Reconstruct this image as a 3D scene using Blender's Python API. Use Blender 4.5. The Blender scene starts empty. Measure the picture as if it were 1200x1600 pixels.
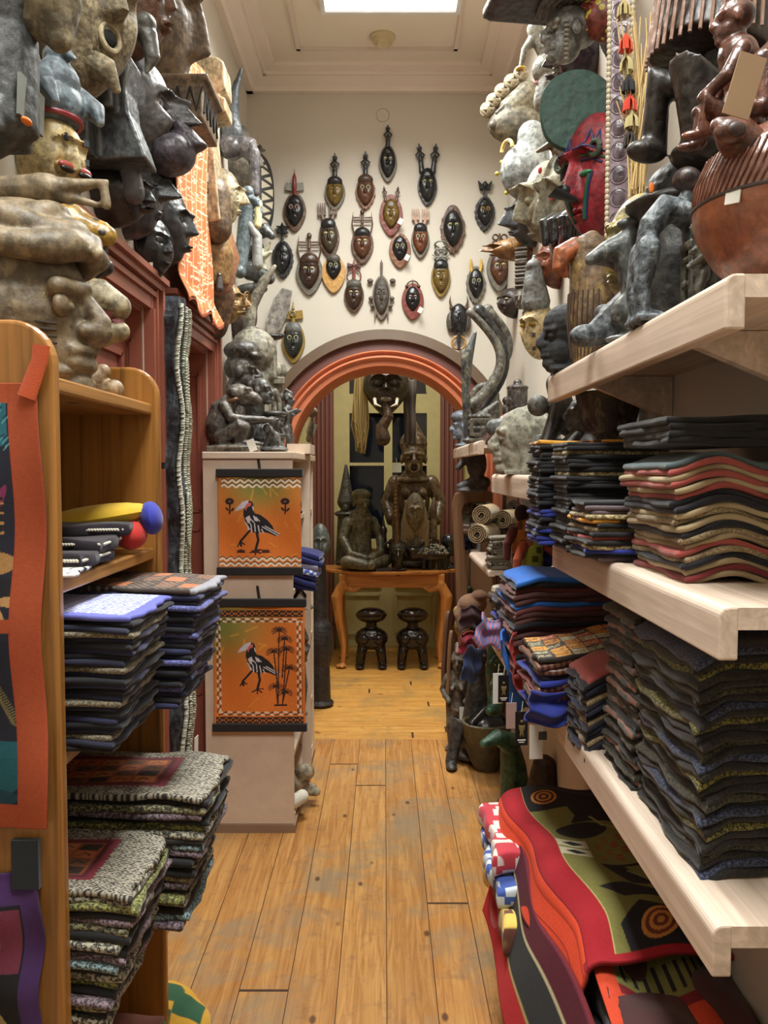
import bpy, math, random
import numpy as np
from mathutils import Vector, Matrix, Euler, noise as mnoise

SC = bpy.context.scene
COL = SC.collection
PI = math.pi
# ------------------------------------------------------------------ camera
F = 1300.0
PITCH = math.atan(65 / F)
cam_d = bpy.data.cameras.new('camera')
cam = bpy.data.objects.new('camera', cam_d)
COL.objects.link(cam)
cam.location = (0, 0, 1.5)
cam.rotation_euler = (PI / 2 - PITCH, 0, 0)
cam_d.sensor_fit = 'VERTICAL'
cam_d.sensor_height = 36
cam_d.lens = F / 1600 * 36
cam_d.clip_start = 0.05
SC.camera = cam
# ------------------------------------------------------------------ world, exposure, lights
SC.view_settings.view_transform = 'Standard'
SC.view_settings.look = 'None'
SC.view_settings.gamma = 1
SC.view_settings.use_curve_mapping = False
SC.view_settings.exposure = 0.0
W = bpy.data.worlds.new('world')
SC.world = W
W.use_nodes = True
W.node_tree.nodes['Background'].inputs[0].default_value = (0.9, 0.93, 1, 1)
W.node_tree.nodes['Background'].inputs[1].default_value = 0.15
SC.cycles.max_bounces = 6
SC.cycles.diffuse_bounces = 4

PANEL_Z = 3.62
LIGHTS = [  # centre x, y, size x, size y, z, power, colour
    ('near', 0.03, 0.75, 0.60, 1.20, PANEL_Z, 60, (0.975, 1.0, 0.96)),
    ('middle', 0.03, 3.33, 0.60, 1.20, PANEL_Z, 62, (0.975, 1.0, 0.96)),
    ('far', 0.0, 5.7, 0.60, 0.60, 3.3, 46, (1.0, 0.92, 0.78)),
]
def area_light(name, x, y, sx, sy, z, p, c, spread=138):
    l = bpy.data.lights.new(name, 'AREA')
    l.shape = 'RECTANGLE'; l.size = sx; l.size_y = sy; l.energy = p; l.color = c
    l.spread = math.radians(spread)   # louvred panels throw their light downwards
    o = bpy.data.objects.new(name, l); COL.objects.link(o)
    o.location = (x, y, z - 0.03)
    return o
for (n_, x_, y_, sx_, sy_, z_, p_, c_) in LIGHTS:
    area_light('lamp_light', x_, y_, sx_ * .95, sy_ * .95, z_, p_, c_)

# ------------------------------------------------------------------ pixel helpers (photo frame 1200x1600)
SP, CP = math.sin(PITCH), math.cos(PITCH)
def at(px, py, D):
    a = (px - 600) / F; b = (800 - py) / F
    dx, dy, dz = a, CP + b * SP, -SP + b * CP
    k = D / dy
    return Vector((dx * k, D, 1.5 + dz * k))
def m(px, D):
    return px * D / F
# ------------------------------------------------------------------ colour / materials
def lin(c):
    r = []
    for v in c[:3]:
        v = v / 255.0
        r.append(v / 12.92 if v <= 0.04045 else ((v + 0.055) / 1.055) ** 2.4)
    return (r[0], r[1], r[2], 1.0)
class NT:
    def __init__(s, name):
        s.m = bpy.data.materials.new(name); s.m.use_nodes = True
        s.t = s.m.node_tree; s.b = s.t.nodes['Principled BSDF']
    def n(s, typ, **kw):
        nd = s.t.nodes.new(typ)
        for k, v in kw.items():
            setattr(nd, k, v)
        return nd
    def l(s, a, b): s.t.links.new(a, b)
    def noise(s, vec, scale, detail=4, rough=.55, dist=0):
        nd = s.n('ShaderNodeTexNoise'); nd.inputs['Scale'].default_value = scale
        nd.inputs['Detail'].default_value = detail; nd.inputs['Roughness'].default_value = rough
        nd.inputs['Distortion'].default_value = dist
        s.l(vec, nd.inputs['Vector']); return nd.outputs['Fac']
    def ramp(s, fac, stops):
        nd = s.n('ShaderNodeValToRGB'); e = nd.color_ramp.elements
        while len(e) < len(stops): e.new(0.5)
        for i, (p, c) in enumerate(stops):
            e[i].position = p; e[i].color = c
        s.l(fac, nd.inputs[0]); return nd.outputs[0]
    def mix(s, fac, a, b, typ='MIX'):
        nd = s.n('ShaderNodeMix', data_type='RGBA', blend_type=typ)
        for i, v in ((0, fac), (6, a), (7, b)):
            if hasattr(v, 'is_linked') or hasattr(v, 'links'): s.l(v, nd.inputs[i])
            else: nd.inputs[i].default_value = v
        return nd.outputs[2]
    def math(s, op, a, b=None, c=None):
        nd = s.n('ShaderNodeMath', operation=op)
        for i, v in enumerate((a, b, c)):
            if v is None: continue
            if hasattr(v, 'links'): s.l(v, nd.inputs[i])
            else: nd.inputs[i].default_value = v
        return nd.outputs[0]
    def mapping(s, vec, scale):
        nd = s.n('ShaderNodeMapping'); nd.inputs['Scale'].default_value = scale
        s.l(vec, nd.inputs['Vector']); return nd.outputs[0]
    def obj(s): return s.n('ShaderNodeTexCoord').outputs['Object']
    def bump(s, h, strength, dist=.002, nrm=None):
        nd = s.n('ShaderNodeBump'); nd.inputs['Strength'].default_value = strength
        nd.inputs['Distance'].default_value = dist; s.l(h, nd.inputs['Height'])
        if nrm is not None: s.l(nrm, nd.inputs['Normal'])
        return nd.outputs[0]
MC = {}
def carved(c, c2=None, rough=.5, grain=1.0, worn=None, spot=None, sc=1.0):
    """carved wood or stone: two tones, streaky grain, worn patches"""
    key = ('carved', c, c2, rough, grain, worn, spot, sc)
    if key in MC: return MC[key]
    t = NT('carved'); v = t.obj()
    c2 = c2 or tuple(int(x * .55) for x in c)
    a = t.noise(v, 9 * sc, 5, .6, .6)
    g = t.noise(t.mapping(v, (30 * sc, 30 * sc, 4 * sc)), 3, 4, .6)
    col = t.mix(t.ramp(a, [(.32, (0, 0, 0, 1)), (.68, (1, 1, 1, 1))]), lin(c2), lin(c))
    gg = t.ramp(g, [(.35, (.62, .62, .62, 1)), (.6, (1, 1, 1, 1))])
    col = t.mix(.75 * min(1, grain), col, gg, 'MULTIPLY')
    dt = t.noise(v, 34 * sc, 6, .7)
    col = t.mix(t.ramp(dt, [(.42, (.7, .7, .7, 1)), (.56, (0, 0, 0, 1))]), col, lin(tuple(x * .55 for x in c2)))
    ge = t.n('ShaderNodeNewGeometry').outputs['Pointiness']
    col = t.mix(t.ramp(ge, [(.52, (0, 0, 0, 1)), (.6, (.5, .5, .5, 1))]), col, lin(tuple(min(255, x * 1.25 + 22) for x in c)))
    if worn:
        w = t.noise(t.mapping(v, (34 * sc, 34 * sc, 16 * sc)), 1.0, 8, .75, .6)
        col = t.mix(t.ramp(w, [(.50, (0, 0, 0, 1)), (.70, (.8, .8, .8, 1))]), col, lin(worn))
    if spot:
        vo = t.n('ShaderNodeTexVoronoi'); vo.inputs['Scale'].default_value = 38 * sc; t.l(v, vo.inputs['Vector'])
        col = t.mix(t.ramp(vo.outputs['Distance'], [(.28, (1, 1, 1, 1)), (.36, (0, 0, 0, 1))]), col, lin(spot))
    t.l(col, t.b.inputs['Base Color'])
    t.b.inputs['Roughness'].default_value = rough
    f = t.noise(v, 70 * sc, 5, .65)
    vf = t.n('ShaderNodeTexVoronoi', feature='SMOOTH_F1'); vf.inputs['Scale'].default_value = 55 * sc; t.l(v, vf.inputs['Vector'])
    n0 = t.bump(vf.outputs['Distance'], .55, .004)
    n1 = t.bump(a, .45, .008, n0); n2 = t.bump(f, .5, .003, n1); n3 = t.bump(g, .4 * grain, .002, n2)
    t.l(n3, t.b.inputs['Normal'])
    MC[key] = t.m; return t.m
def plain(c, rough=.6, bump=0, bs=120, metal=0, emis=0, spec=None):
    key = ('plain', c, rough, bump, bs, metal, emis, spec)
    if key in MC: return MC[key]
    t = NT('painted'); v = t.obj()
    a = t.noise(v, 14, 4)
    dk = tuple(x * .86 for x in c)
    t.l(t.mix(a, lin(dk), lin(c)), t.b.inputs['Base Color'])
    t.b.inputs['Roughness'].default_value = rough; t.b.inputs['Metallic'].default_value = metal
    if spec is not None: t.b.inputs['Specular IOR Level'].default_value = spec
    if bump: t.l(t.bump(t.noise(v, bs, 3), bump, .001), t.b.inputs['Normal'])
    if emis:
        t.b.inputs['Emission Color'].default_value = lin(c); t.b.inputs['Emission Strength'].default_value = emis
    MC[key] = t.m; return t.m
def wall_mat(c):
    key = ('wall', c)
    if key in MC: return MC[key]
    t = NT('wall_paint'); v = t.obj()
    a = t.noise(v, 1.3, 5); b = t.noise(v, 260, 2)
    t.l(t.mix(t.ramp(a, [(.3, (0, 0, 0, 1)), (.7, (1, 1, 1, 1))]), lin(tuple(x * .95 for x in c)), lin(c)), t.b.inputs['Base Color'])
    t.b.inputs['Roughness'].default_value = .62
    t.l(t.bump(b, .25, .001), t.b.inputs['Normal'])
    MC[key] = t.m; return t.m
def pine(c1, c2, axis='z', rough=.38, sc=1.0):
    """straight grained timber"""
    key = ('pine', c1, c2, axis, rough, sc)
    if key in MC: return MC[key]
    t = NT('pine'); v = t.obj()
    s = {'z': (55, 55, 1.6), 'y': (55, 1.6, 55), 'x': (1.6, 55, 55)}[axis]
    s = tuple(q * sc for q in s)
    g = t.noise(t.mapping(v, s), 1.0, 4, .6, .8)
    b = t.noise(v, 6, 3)
    col = t.ramp(g, [(.3, lin(c2)), (.5, lin(c1)), (.72, lin(tuple(min(255, q * 1.12) for q in c1)))])
    col = t.mix(.25, col, t.ramp(b, [(.3, (.6, .6, .6, 1)), (.7, (1, 1, 1, 1))]), 'MULTIPLY')
    t.l(col, t.b.inputs['Base Color']); t.b.inputs['Roughness'].default_value = rough
    t.l(t.bump(g, .15, .001), t.b.inputs['Normal'])
    MC[key] = t.m; return t.m
def boards(axis, width, c1, c2, c3, stain=(112, 104, 92), off=0.0):
    t = NT('floorboards')
    sep = t.n('ShaderNodeSeparateXYZ'); v = t.n('ShaderNodeNewGeometry').outputs['Position']
    t.l(v, sep.inputs[0])
    across = sep.outputs['X' if axis == 'y' else 'Y']; along = sep.outputs['Y' if axis == 'y' else 'X']
    q = t.math('DIVIDE', t.math('ADD', across, off), width)
    fl = t.math('FLOOR', q); fr = t.math('FRACT', q)
    gap = t.math('LESS_THAN', t.math('MINIMUM', fr, t.math('SUBTRACT', 1.0, fr)), .009)
    wn = t.n('ShaderNodeTexWhiteNoise', noise_dimensions='1D'); t.l(fl, wn.inputs['W'])
    rnd = wn.outputs['Value']
    # end joints
    al = t.math('ADD', t.math('DIVIDE', along, 5.2), t.math('MULTIPLY', rnd, 7.3))
    af = t.math('FRACT', al)
    gap2 = t.math('LESS_THAN', af, .0022)
    cmb = t.n('ShaderNodeCombineXYZ')
    t.l(t.math('MULTIPLY', across, 30), cmb.inputs[0]); t.l(t.math('MULTIPLY', along, 1.6), cmb.inputs[1])
    t.l(t.math('MULTIPLY', t.math('ADD', rnd, t.math('MULTIPLY', t.math('FLOOR', al), .37)), 40), cmb.inputs[2])
    g = t.noise(cmb.outputs[0], 1.6, 5, .62, 1.3)
    col = t.ramp(g, [(.22, lin(c3)), (.42, lin(c2)), (.62, lin(c1)), (.85, lin(tuple(min(255, x * 1.06) for x in c1)))])
    tint = t.ramp(rnd, [(0, (.86, .8, .76, 1)), (.5, (1, 1, 1, 1)), (1, (1, .9, .8, 1))])
    col = t.mix(.8, col, tint, 'MULTIPLY')
    big = t.noise(v, 2.3, 6, .65, .5)
    col = t.mix(t.ramp(big, [(.5, (0, 0, 0, 1)), (.64, (.7, .7, .7, 1))]), col, lin(stain))
    sm = t.noise(v, 11, 6, .7, .4)
    col = t.mix(t.ramp(sm, [(.55, (0, 0, 0, 1)), (.7, (.4, .4, .4, 1))]), col, lin((96, 70, 46)))
    # knots
    vo = t.n('ShaderNodeTexVoronoi'); vo.inputs['Scale'].default_value = 1.0
    c2b = t.n('ShaderNodeCombineXYZ'); t.l(t.math('MULTIPLY', across, 8), c2b.inputs[0]); t.l(t.math('MULTIPLY', along, 4.2), c2b.inputs[1])
    t.l(c2b.outputs[0], vo.inputs['Vector'])
    kn = t.ramp(vo.outputs['Distance'], [(.05, (.85, .85, .85, 1)), (.1, (0, 0, 0, 1))])
    col = t.mix(kn, col, lin((70, 40, 20)))
    gg = t.math('MAXIMUM', gap, gap2)
    col = t.mix(gg, col, lin((62, 42, 26)))
    t.l(col, t.b.inputs['Base Color'])
    t.l(t.ramp(sm, [(.3, (.33, .33, .33, 1)), (.7, (.55, .55, .55, 1))]), t.b.inputs['Roughness'])
    n1 = t.bump(g, .15, .001); n2 = t.bump(t.math('SUBTRACT', 1.0, gg), .6, .002, n1)
    t.l(n2, t.b.inputs['Normal'])
    return t.m
def vcol(rough=.85, weave=600, strength=.35, gloss=0, metal=0):
    key = ('vcol', rough, weave, strength, gloss, metal)
    if key in MC: return MC[key]
    t = NT('printed'); a = t.n('ShaderNodeVertexColor', layer_name='Col')
    v = t.obj(); f = t.noise(v, weave, 2)
    col = t.mix(.5, a.outputs[0], t.ramp(t.noise(v, weave * .35, 2), [(.3, (.7, .7, .7, 1)), (.7, (1, 1, 1, 1))]), 'MULTIPLY')
    t.l(col, t.b.inputs['Base Color']); t.b.inputs['Roughness'].default_value = rough
    if weave: t.l(t.bump(f, strength, .001), t.b.inputs['Normal'])
    MC[key] = t.m; return t.m
def fabric(c, c2=None, pat='plain', sc=1.0, rough=.88):
    """woven cloth; pat: plain, speckle, diamonds, stripes, sheen"""
    key = ('fabric', c, c2, pat, sc, rough)
    if key in MC: return MC[key]
    t = NT('fabric'); v = t.obj(); c2 = c2 or tuple(x * .7 for x in c)
    if pat == 'speckle': f = t.ramp(t.noise(v, 300 * sc, 3, .7), [(.45, (0, 0, 0, 1)), (.58, (1, 1, 1, 1))])
    elif pat == 'stripes':
        w = t.n('ShaderNodeTexWave'); w.inputs['Scale'].default_value = 22 * sc; w.inputs['Distortion'].default_value = 1.5
        t.l(v, w.inputs['Vector']); f = w.outputs['Fac']
    elif pat == 'blocks':
        k = t.n('ShaderNodeTexVoronoi', distance='CHEBYCHEV'); k.inputs['Scale'].default_value = 26 * sc
        t.l(v, k.inputs['Vector']); f = t.ramp(k.outputs['Distance'], [(.38, (0, 0, 0, 1)), (.42, (1, 1, 1, 1))])
    elif pat == 'diamonds':
        k = t.n('ShaderNodeTexVoronoi', distance='MANHATTAN'); k.inputs['Scale'].default_value = 40 * sc
        k.inputs['Randomness'].default_value = .15
        t.l(v, k.inputs['Vector'])
        s = t.math('SINE', t.math('MULTIPLY', k.outputs['Distance'], 26)); f = t.ramp(s, [(.4, (0, 0, 0, 1)), (.6, (1, 1, 1, 1))])
    else: f = t.noise(v, 10 * sc, 4)
    t.l(t.mix(f, lin(c2), lin(c)), t.b.inputs['Base Color'])
    t.b.inputs['Roughness'].default_value = rough
    t.b.inputs['Sheen Weight'].default_value = .15
    t.l(t.bump(t.noise(v, 500, 2), .4, .001), t.b.inputs['Normal'])
    MC[key] = t.m; return t.m

# ------------------------------------------------------------------ mesh builder
def Tm(x=0, y=0, z=0): return np.array(Matrix.Translation((x, y, z)))
def Rm(rx=0, ry=0, rz=0): return np.array(Euler((rx, ry, rz)).to_matrix().to_4x4())
def Sm(s, sy=None, sz=None): return np.diag([s, sy if sy is not None else s, sz if sz is not None else s, 1.0])
class MB:
    def __init__(s, M=None):
        s.v = []; s.f = []; s.n = 0; s.M = np.eye(4) if M is None else M; s.st = []
    def push(s, M): s.st.append(s.M); s.M = s.M @ M; return s
    def pop(s): s.M = s.st.pop(); return s
    def add(s, V, Fc):
        V = np.asarray(V, float); V = V @ s.M[:3, :3].T + s.M[:3, 3]
        s.v.append(V); o = s.n; s.n += len(V)
        s.f.extend([tuple(i + o for i in f) for f in Fc])
    def ell(s, c, r, rot=None, seg=16, rings=10):
        th = np.linspace(0, PI, rings + 1)[1:-1]; ph = np.linspace(0, 2 * PI, seg, endpoint=False)
        V = [(0, 0, 1)] + [(math.sin(a) * math.cos(b), math.sin(a) * math.sin(b), math.cos(a)) for a in th for b in ph] + [(0, 0, -1)]
        V = np.array(V) * np.array(r if hasattr(r, '__len__') else (r, r, r))
        if rot is not None: V = V @ Rm(*rot)[:3, :3].T
        V = V + np.array(c)
        Fc = [(0, 1 + j, 1 + (j + 1) % seg) for j in range(seg)]
        for i in range(rings - 2):
            for j in range(seg):
                a = 1 + i * seg + j; b = 1 + i * seg + (j + 1) % seg
                Fc.append((a, a + seg, b + seg, b))
        e = len(V) - 1; o = 1 + (rings - 2) * seg
        Fc += [(e, o + (j + 1) % seg, o + j) for j in range(seg)]
        s.add(V, Fc); return s
    def tube(s, pts, rad, seg=12, ball=True, flat=1.0, up=(0, 0, 1)):
        pts = [np.array(p, float) for p in pts]
        if not hasattr(rad, '__len__'): rad = [rad] * len(pts)
        n = len(pts); V = []; 
        prev = None
        for i in range(n):
            d = pts[min(i + 1, n - 1)] - pts[max(i - 1, 0)]; d = d / (np.linalg.norm(d) + 1e-9)
            if prev is None:
                u = np.array(up, float)
                if abs(u @ d) > .93: u = np.array((1., 0, 0))
            else: u = prev
            a = u - d * (u @ d); a /= np.linalg.norm(a) + 1e-9; prev = a
            b = np.cross(d, a)
            for k in range(seg):
                t = 2 * PI * k / seg
                V.append(pts[i] + rad[i] * (a * math.cos(t) * flat + b * math.sin(t)))
        Fc = [(i * seg + k, i * seg + (k + 1) % seg, (i + 1) * seg + (k + 1) % seg, (i + 1) * seg + k) for i in range(n - 1) for k in range(seg)]
        Fc.append(tuple(reversed(range(seg)))); Fc.append(tuple((n - 1) * seg + k for k in range(seg)))
        s.add(V, Fc)
        if ball:
            for i in ((0, n - 1) if n > 2 else (0, n - 1)):
                if rad[i] > 1e-4: s.ell(pts[i], rad[i] * .99, seg=seg, rings=8)
        return s
    def box(s, c, sz, rot=None):
        x, y, z = [q / 2 for q in sz]
        V = np.array([(-x, -y, -z), (x, -y, -z), (x, y, -z), (-x, y, -z), (-x, -y, z), (x, -y, z), (x, y, z), (-x, y, z)], float)
        if rot is not None: V = V @ Rm(*rot)[:3, :3].T
        s.add(V + np.array(c), [(3, 2, 1, 0), (4, 5, 6, 7), (0, 1, 5, 4), (1, 2, 6, 5), (2, 3, 7, 6), (3, 0, 4, 7)]); return s
    def prism(s, pts, y0, y1):
        """outline in x,z extruded along y"""
        n = len(pts)
        V = [(p[0], y0, p[1]) for p in pts] + [(p[0], y1, p[1]) for p in pts]
        Fc = [tuple(range(n)), tuple(reversed(range(n, 2 * n)))] + [(i, i + n, (i + 1) % n + n, (i + 1) % n) for i in range(n)]
        s.add(V, Fc); return s
    def lathe(s, prof, seg=32, c=(0, 0, 0)):
        V = []; n = len(prof)
        for r, z in prof:
            for k in range(seg):
                t = 2 * PI * k / seg; V.append((c[0] + r * math.cos(t), c[1] + r * math.sin(t), c[2] + z))
        Fc = [(i * seg + k, i * seg + (k + 1) % seg, (i + 1) * seg + (k + 1) % seg, (i + 1) * seg + k) for i in range(n - 1) for k in range(seg)]
        Fc.append(tuple(reversed(range(seg)))); Fc.append(tuple((n - 1) * seg + k for k in range(seg)))
        s.add(V, Fc); return s
    def torus(s, c, R, r, rot=None, seg=28, sg=8, a0=0, a1=2 * PI):
        pts = []
        Q = Rm(*(rot or (0, 0, 0)))[:3, :3]
        n = seg
        for i in range(n + 1):
            t = a0 + (a1 - a0) * i / n
            p = np.array((R * math.cos(t), 0, R * math.sin(t)))
            pts.append(Q @ p + np.array(c))
        s.tube(pts, r, seg=sg, ball=False, up=tuple(Q @ np.array((0., 1., 0.)))); return s
    def head(s, c=(0, 0, 0), h=1, yaw=0, neck=True, nose=1, lips=1, ears=1, hair=0, rx=0):
        s.push(Tm(*c) @ Rm(rx, 0, yaw) @ Sm(h))
        s.ell((0, .06, .14), (.31, .40, .36)); s.ell((0, -.06, -.18), (.24, .30, .30))
        s.tube([(-.22, -.27, .13), (0, -.335, .15), (.22, -.27, .13)], .055)
        s.tube([(0, -.32, .14), (0, -.40 - .05 * nose, -.04), (0, -.38 - .05 * nose, -.09)], [.04, .065, .085])
        s.ell((-.06, -.36, -.09), .05); s.ell((.06, -.36, -.09), .05)
        s.tube([(-.11, -.31, -.205), (0, -.375 - .02 * lips, -.2), (.11, -.31, -.205)], .04)
        s.tube([(-.10, -.31, -.275), (0, -.365 - .02 * lips, -.285), (.10, -.31, -.275)], .045)
        s.ell((0, -.27, -.40), (.13, .12, .10))
        for q in (-1, 1):
            s.ell((q * .135, -.275, .03), (.085, .06, .045))
            if ears: s.ell((q * .31, .04, .0), (.05, .09, .13))
        if neck: s.tube([(0, .08, -.25), (0, .1, -.75)], [.2, .19])
        s.pop(); return s
    def mesh(s, vox=None, smooth=True, sm_it=2, dec=None):
        me = bpy.data.meshes.new('mesh')
        V = np.concatenate(s.v) if s.v else np.zeros((0, 3))
        me.from_pydata(V.tolist(), [], s.f)
        if vox:
            me.validate()
            o = bpy.data.objects.new('tmp', me); COL.objects.link(o)
            r = o.modifiers.new('r', 'REMESH'); r.mode = 'VOXEL'; r.voxel_size = vox; r.use_smooth_shade = True
            if sm_it:
                q = o.modifiers.new('s', 'SMOOTH'); q.iterations = sm_it; q.factor = .5
            dg = bpy.context.evaluated_depsgraph_get(); dg.update()
            me2 = bpy.data.meshes.new_from_object(o.evaluated_get(dg))
            bpy.data.objects.remove(o); bpy.data.meshes.remove(me); me = me2
            me.shade_smooth()
        else:
            if smooth:
                me.shade_smooth()
                try: me.set_sharp_from_angle(angle=math.radians(38))
                except Exception: pass
        return me
# ------------------------------------------------------------------ object helpers
def tag(o, label=None, cat=None, group=None, kind=None):
    if label: o['label'] = label
    if cat: o['category'] = cat
    if group: o['group'] = group
    if kind: o['kind'] = kind
    return o
def ob(name, me, mat, parent=None, loc=None, rot=None):
    if isinstance(me, MB): me = me.mesh()
    me.materials.clear()
    for q in (mat if isinstance(mat, (list, tuple)) else [mat]): me.materials.append(q)
    me.name = name
    o = bpy.data.objects.new(name, me); COL.objects.link(o)
    if parent is not None: o.parent = parent
    if loc is not None: o.location = loc
    if rot is not None: o.rotation_euler = rot
    return o
def struct(name, me, mat, parent=None):
    o = ob(name, me, mat, parent)
    if parent is None: o['kind'] = 'structure'
    return o
def thing(name, label, cat, loc=(0, 0, 0), rz=0, group=None, rx=0, ry=0):
    o = bpy.data.objects.new(name, None); COL.objects.link(o)
    o.empty_display_size = .05
    o.location = loc; o.rotation_euler = (rx, ry, rz)
    return tag(o, label, cat, group)
def boxes(lst):
    b = MB()
    for (x0, x1, y0, y1, z0, z1) in lst: b.box(((x0 + x1) / 2, (y0 + y1) / 2, (z0 + z1) / 2), (x1 - x0, y1 - y0, z1 - z0))
    return b.mesh(smooth=False)
def bevel(o, w=.003, seg=2):
    b = o.modifiers.new('bevel', 'BEVEL'); b.width = w; b.segments = seg; b.limit_method = 'ANGLE'; return o
def sst(a, b, x):
    t = np.clip((x - a) / (b - a), 0, 1); return t * t * (3 - 2 * t)
# ------------------------------------------------------------------ carved face (front -Y, hangs on plane y=0)
def face_height(nx, nz, o):
    g = lambda x, s: np.exp(-(x / s) ** 2)
    nx = np.asarray(nx, float); nz = np.asarray(nz, float); H = np.zeros_like(nx)
    nl = o.get('nose_b', -.2); nt = .34
    t = np.clip((nt - nz) / (nt - nl), 0, 1)
    H += o.get('nose', .42) * g(nx, .07 + .09 * t * o.get('nose_w', 1)) * (.25 + .75 * t) * sst(nl - .09, nl + .01, nz) * sst(nt + .12, nt - .02, nz)
    bz = .34 - 1.0 * (np.abs(nx) - .3) ** 2
    H += o.get('brow', .16) * g(nz - bz, .055) * sst(.72, .5, np.abs(nx))
    ex, ez = .33, o.get('eye_z', .14)
    H -= o.get('sock', .16) * g(np.abs(nx) - ex, .2) * g(nz - ez, .13)
    e = 1 - ((np.abs(nx) - ex) / .19) ** 2 - ((nz - ez) / .09) ** 2
    H += o.get('lid', .13) * np.sqrt(np.clip(e, 0, 1))
    mz = o.get('mouth_z', -.5); mw = o.get('mouth_w', .24)
    e = 1 - (nx / mw) ** 2 - ((nz - mz) / o.get('mouth_h', .10)) ** 2
    H += o.get('lip', .18) * np.clip(e, 0, 1) ** .5
    H -= o.get('slit', .14) * g(nz - mz, .022 + o.get('open', 0)) * sst(mw, mw * .6, np.abs(nx))
    H += .08 * g(nx, .25) * g(nz + .82, .12)
    H += o.get('cheek', .06) * g(np.abs(nx) - .48, .16) * g(nz + .2, .2)
    if o.get('scar'):
        H += .035 * np.sin(nz * 60) * g(np.abs(nx) - .5, .12) * g(nz + .15, .16)
    if o.get('ridge'): H += .14 * g(nx, .05) * sst(.25, .4, nz)
    return H
def face_xyz(nx, nz, w, h, d, o):
    r2 = np.clip(nx ** 2 + nz ** 2, 0, 1)
    ch = o.get('chin', .35); tp = o.get('top', .08)
    Wd = np.where(nz < 0, 1 - ch * np.abs(nz) ** 1.6, 1 - tp * np.abs(nz) ** 2)
    sq = o.get('sq', 0)
    x = nx * w / 2 * Wd * (1 + sq * (nx ** 2) * (nz ** 2)); z = nz * h / 2
    base = d * np.sqrt(1 - r2 ** o.get('pow', 1.3) + 1e-6)
    ed = 1 - r2 ** 4
    y = -(base + d * face_height(nx, nz, o) * ed) 
    return x, y, z
def face_mesh(w, h, d, o=None, NR=34, NTh=60, back=.012):
    o = o or {}
    r = np.linspace(0, 1, NR + 1)[1:] ** .85; th = np.linspace(0, 2 * PI, NTh, endpoint=False)
    R, T = np.meshgrid(r, th, indexing='ij')
    nx = np.concatenate([[0.], (R * np.cos(T)).ravel()]); nz = np.concatenate([[0.], (R * np.sin(T)).ravel()])
    x, y, z = face_xyz(nx, nz, w, h, d, o)
    V = np.stack([x, y, z], 1)
    last = V[1 + (NR - 1) * NTh:].copy(); b1 = last.copy(); b1[:, 1] = back
    V = np.concatenate([V, b1, [[0, back, 0]]])
    Fc = [(0, 1 + (j + 1) % NTh, 1 + j) for j in range(NTh)]
    for i in range(NR):
        for j in range(NTh):
            a = 1 + i * NTh + j; b = 1 + i * NTh + (j + 1) % NTh
            Fc.append((a, b, b + NTh, a + NTh))
    e = len(V) - 1; q = 1 + NR * NTh
    Fc += [(q + j, q + (j + 1) % NTh, e) for j in range(NTh)]
    b = MB(); b.add(V, Fc)
    return b
def eyes(parent, w, h, d, o, mat, pup=None, rx=.15, rz=.07, style='almond', ez=None):
    ez = o.get('eye_z', .14) if ez is None else ez
    for q in (-1, 1):
        x, y, z = face_xyz(np.array([q * .33]), np.array([ez]), w, h, d, o)
        b = MB()
        if style == 'ring': b.torus((x[0], y[0] - d * .03, z[0]), rx * w / 2, rz * h / 7, seg=20, sg=6)
        else: b.ell((x[0], y[0] + d * .03, z[0]), (rx * w / 2, d * .13, rz * h / 2), seg=16)
        e = ob('eye', b, mat, parent)
        if pup is not None:
            p = MB(); p.ell((x[0], y[0] - d * .065, z[0] - .01 * h), (rx * w / 2 * .55, d * .06, rz * h / 2 * (.4 if style != 'ring' else 1.1)), seg=12)
            ob('pupil', p, pup, e)
# ------------------------------------------------------------------ raster painting for printed cloth
class Ras:
    def __init__(s, nx, ny, bg, asp=1.0):
        s.nx, s.ny = nx, ny; s.a = np.zeros((ny, nx, 3)); s.a[:] = bg
        s.X, s.Y = np.meshgrid((np.arange(nx)) / (nx - 1), (np.arange(ny)) / (ny - 1)); s.asp = asp  # y up
    def mask(s, k, c): s.a[k] = c; return s
    def poly(s, pts, c):
        n = len(pts); ins = np.zeros(s.X.shape, bool)
        for i in range(n):
            x0, y0 = pts[i]; x1, y1 = pts[(i + 1) % n]
            if y0 == y1: continue
            cnd = ((y0 > s.Y) != (y1 > s.Y)) & (s.X < (x1 - x0) * (s.Y - y0) / (y1 - y0) + x0)
            ins ^= cnd
        return s.mask(ins, c)
    def rect(s, x0, y0, x1, y1, c): return s.mask((s.X >= x0) & (s.X <= x1) & (s.Y >= y0) & (s.Y <= y1), c)
    def ell(s, cx, cy, rx, ry, c, rot=0):
        dx, dy = s.X - cx, (s.Y - cy); u = dx * math.cos(rot) + dy * math.sin(rot); v = -dx * math.sin(rot) + dy * math.cos(rot)
        return s.mask((u / rx) ** 2 + (v / ry) ** 2 <= 1, c)
    def line(s, pts, wd, c):
        for (x0, y0), (x1, y1) in zip(pts[:-1], pts[1:]):
            dx, dy = x1 - x0, y1 - y0; L = dx * dx + dy * dy + 1e-12
            t = np.clip(((s.X - x0) * dx + (s.Y - y0) * dy) / L, 0, 1)
            d = np.hypot(s.X - x0 - t * dx, (s.Y - y0 - t * dy) * s.asp)
            s.mask(d < wd, c)
        return s
    def colours(s):
        c = s.a / 255.0
        c = np.where(c <= .04045, c / 12.92, ((c + .055) / 1.055) ** 2.4)
        return np.concatenate([c.reshape(-1, 3), np.ones((s.nx * s.ny, 1))], 1)
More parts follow.
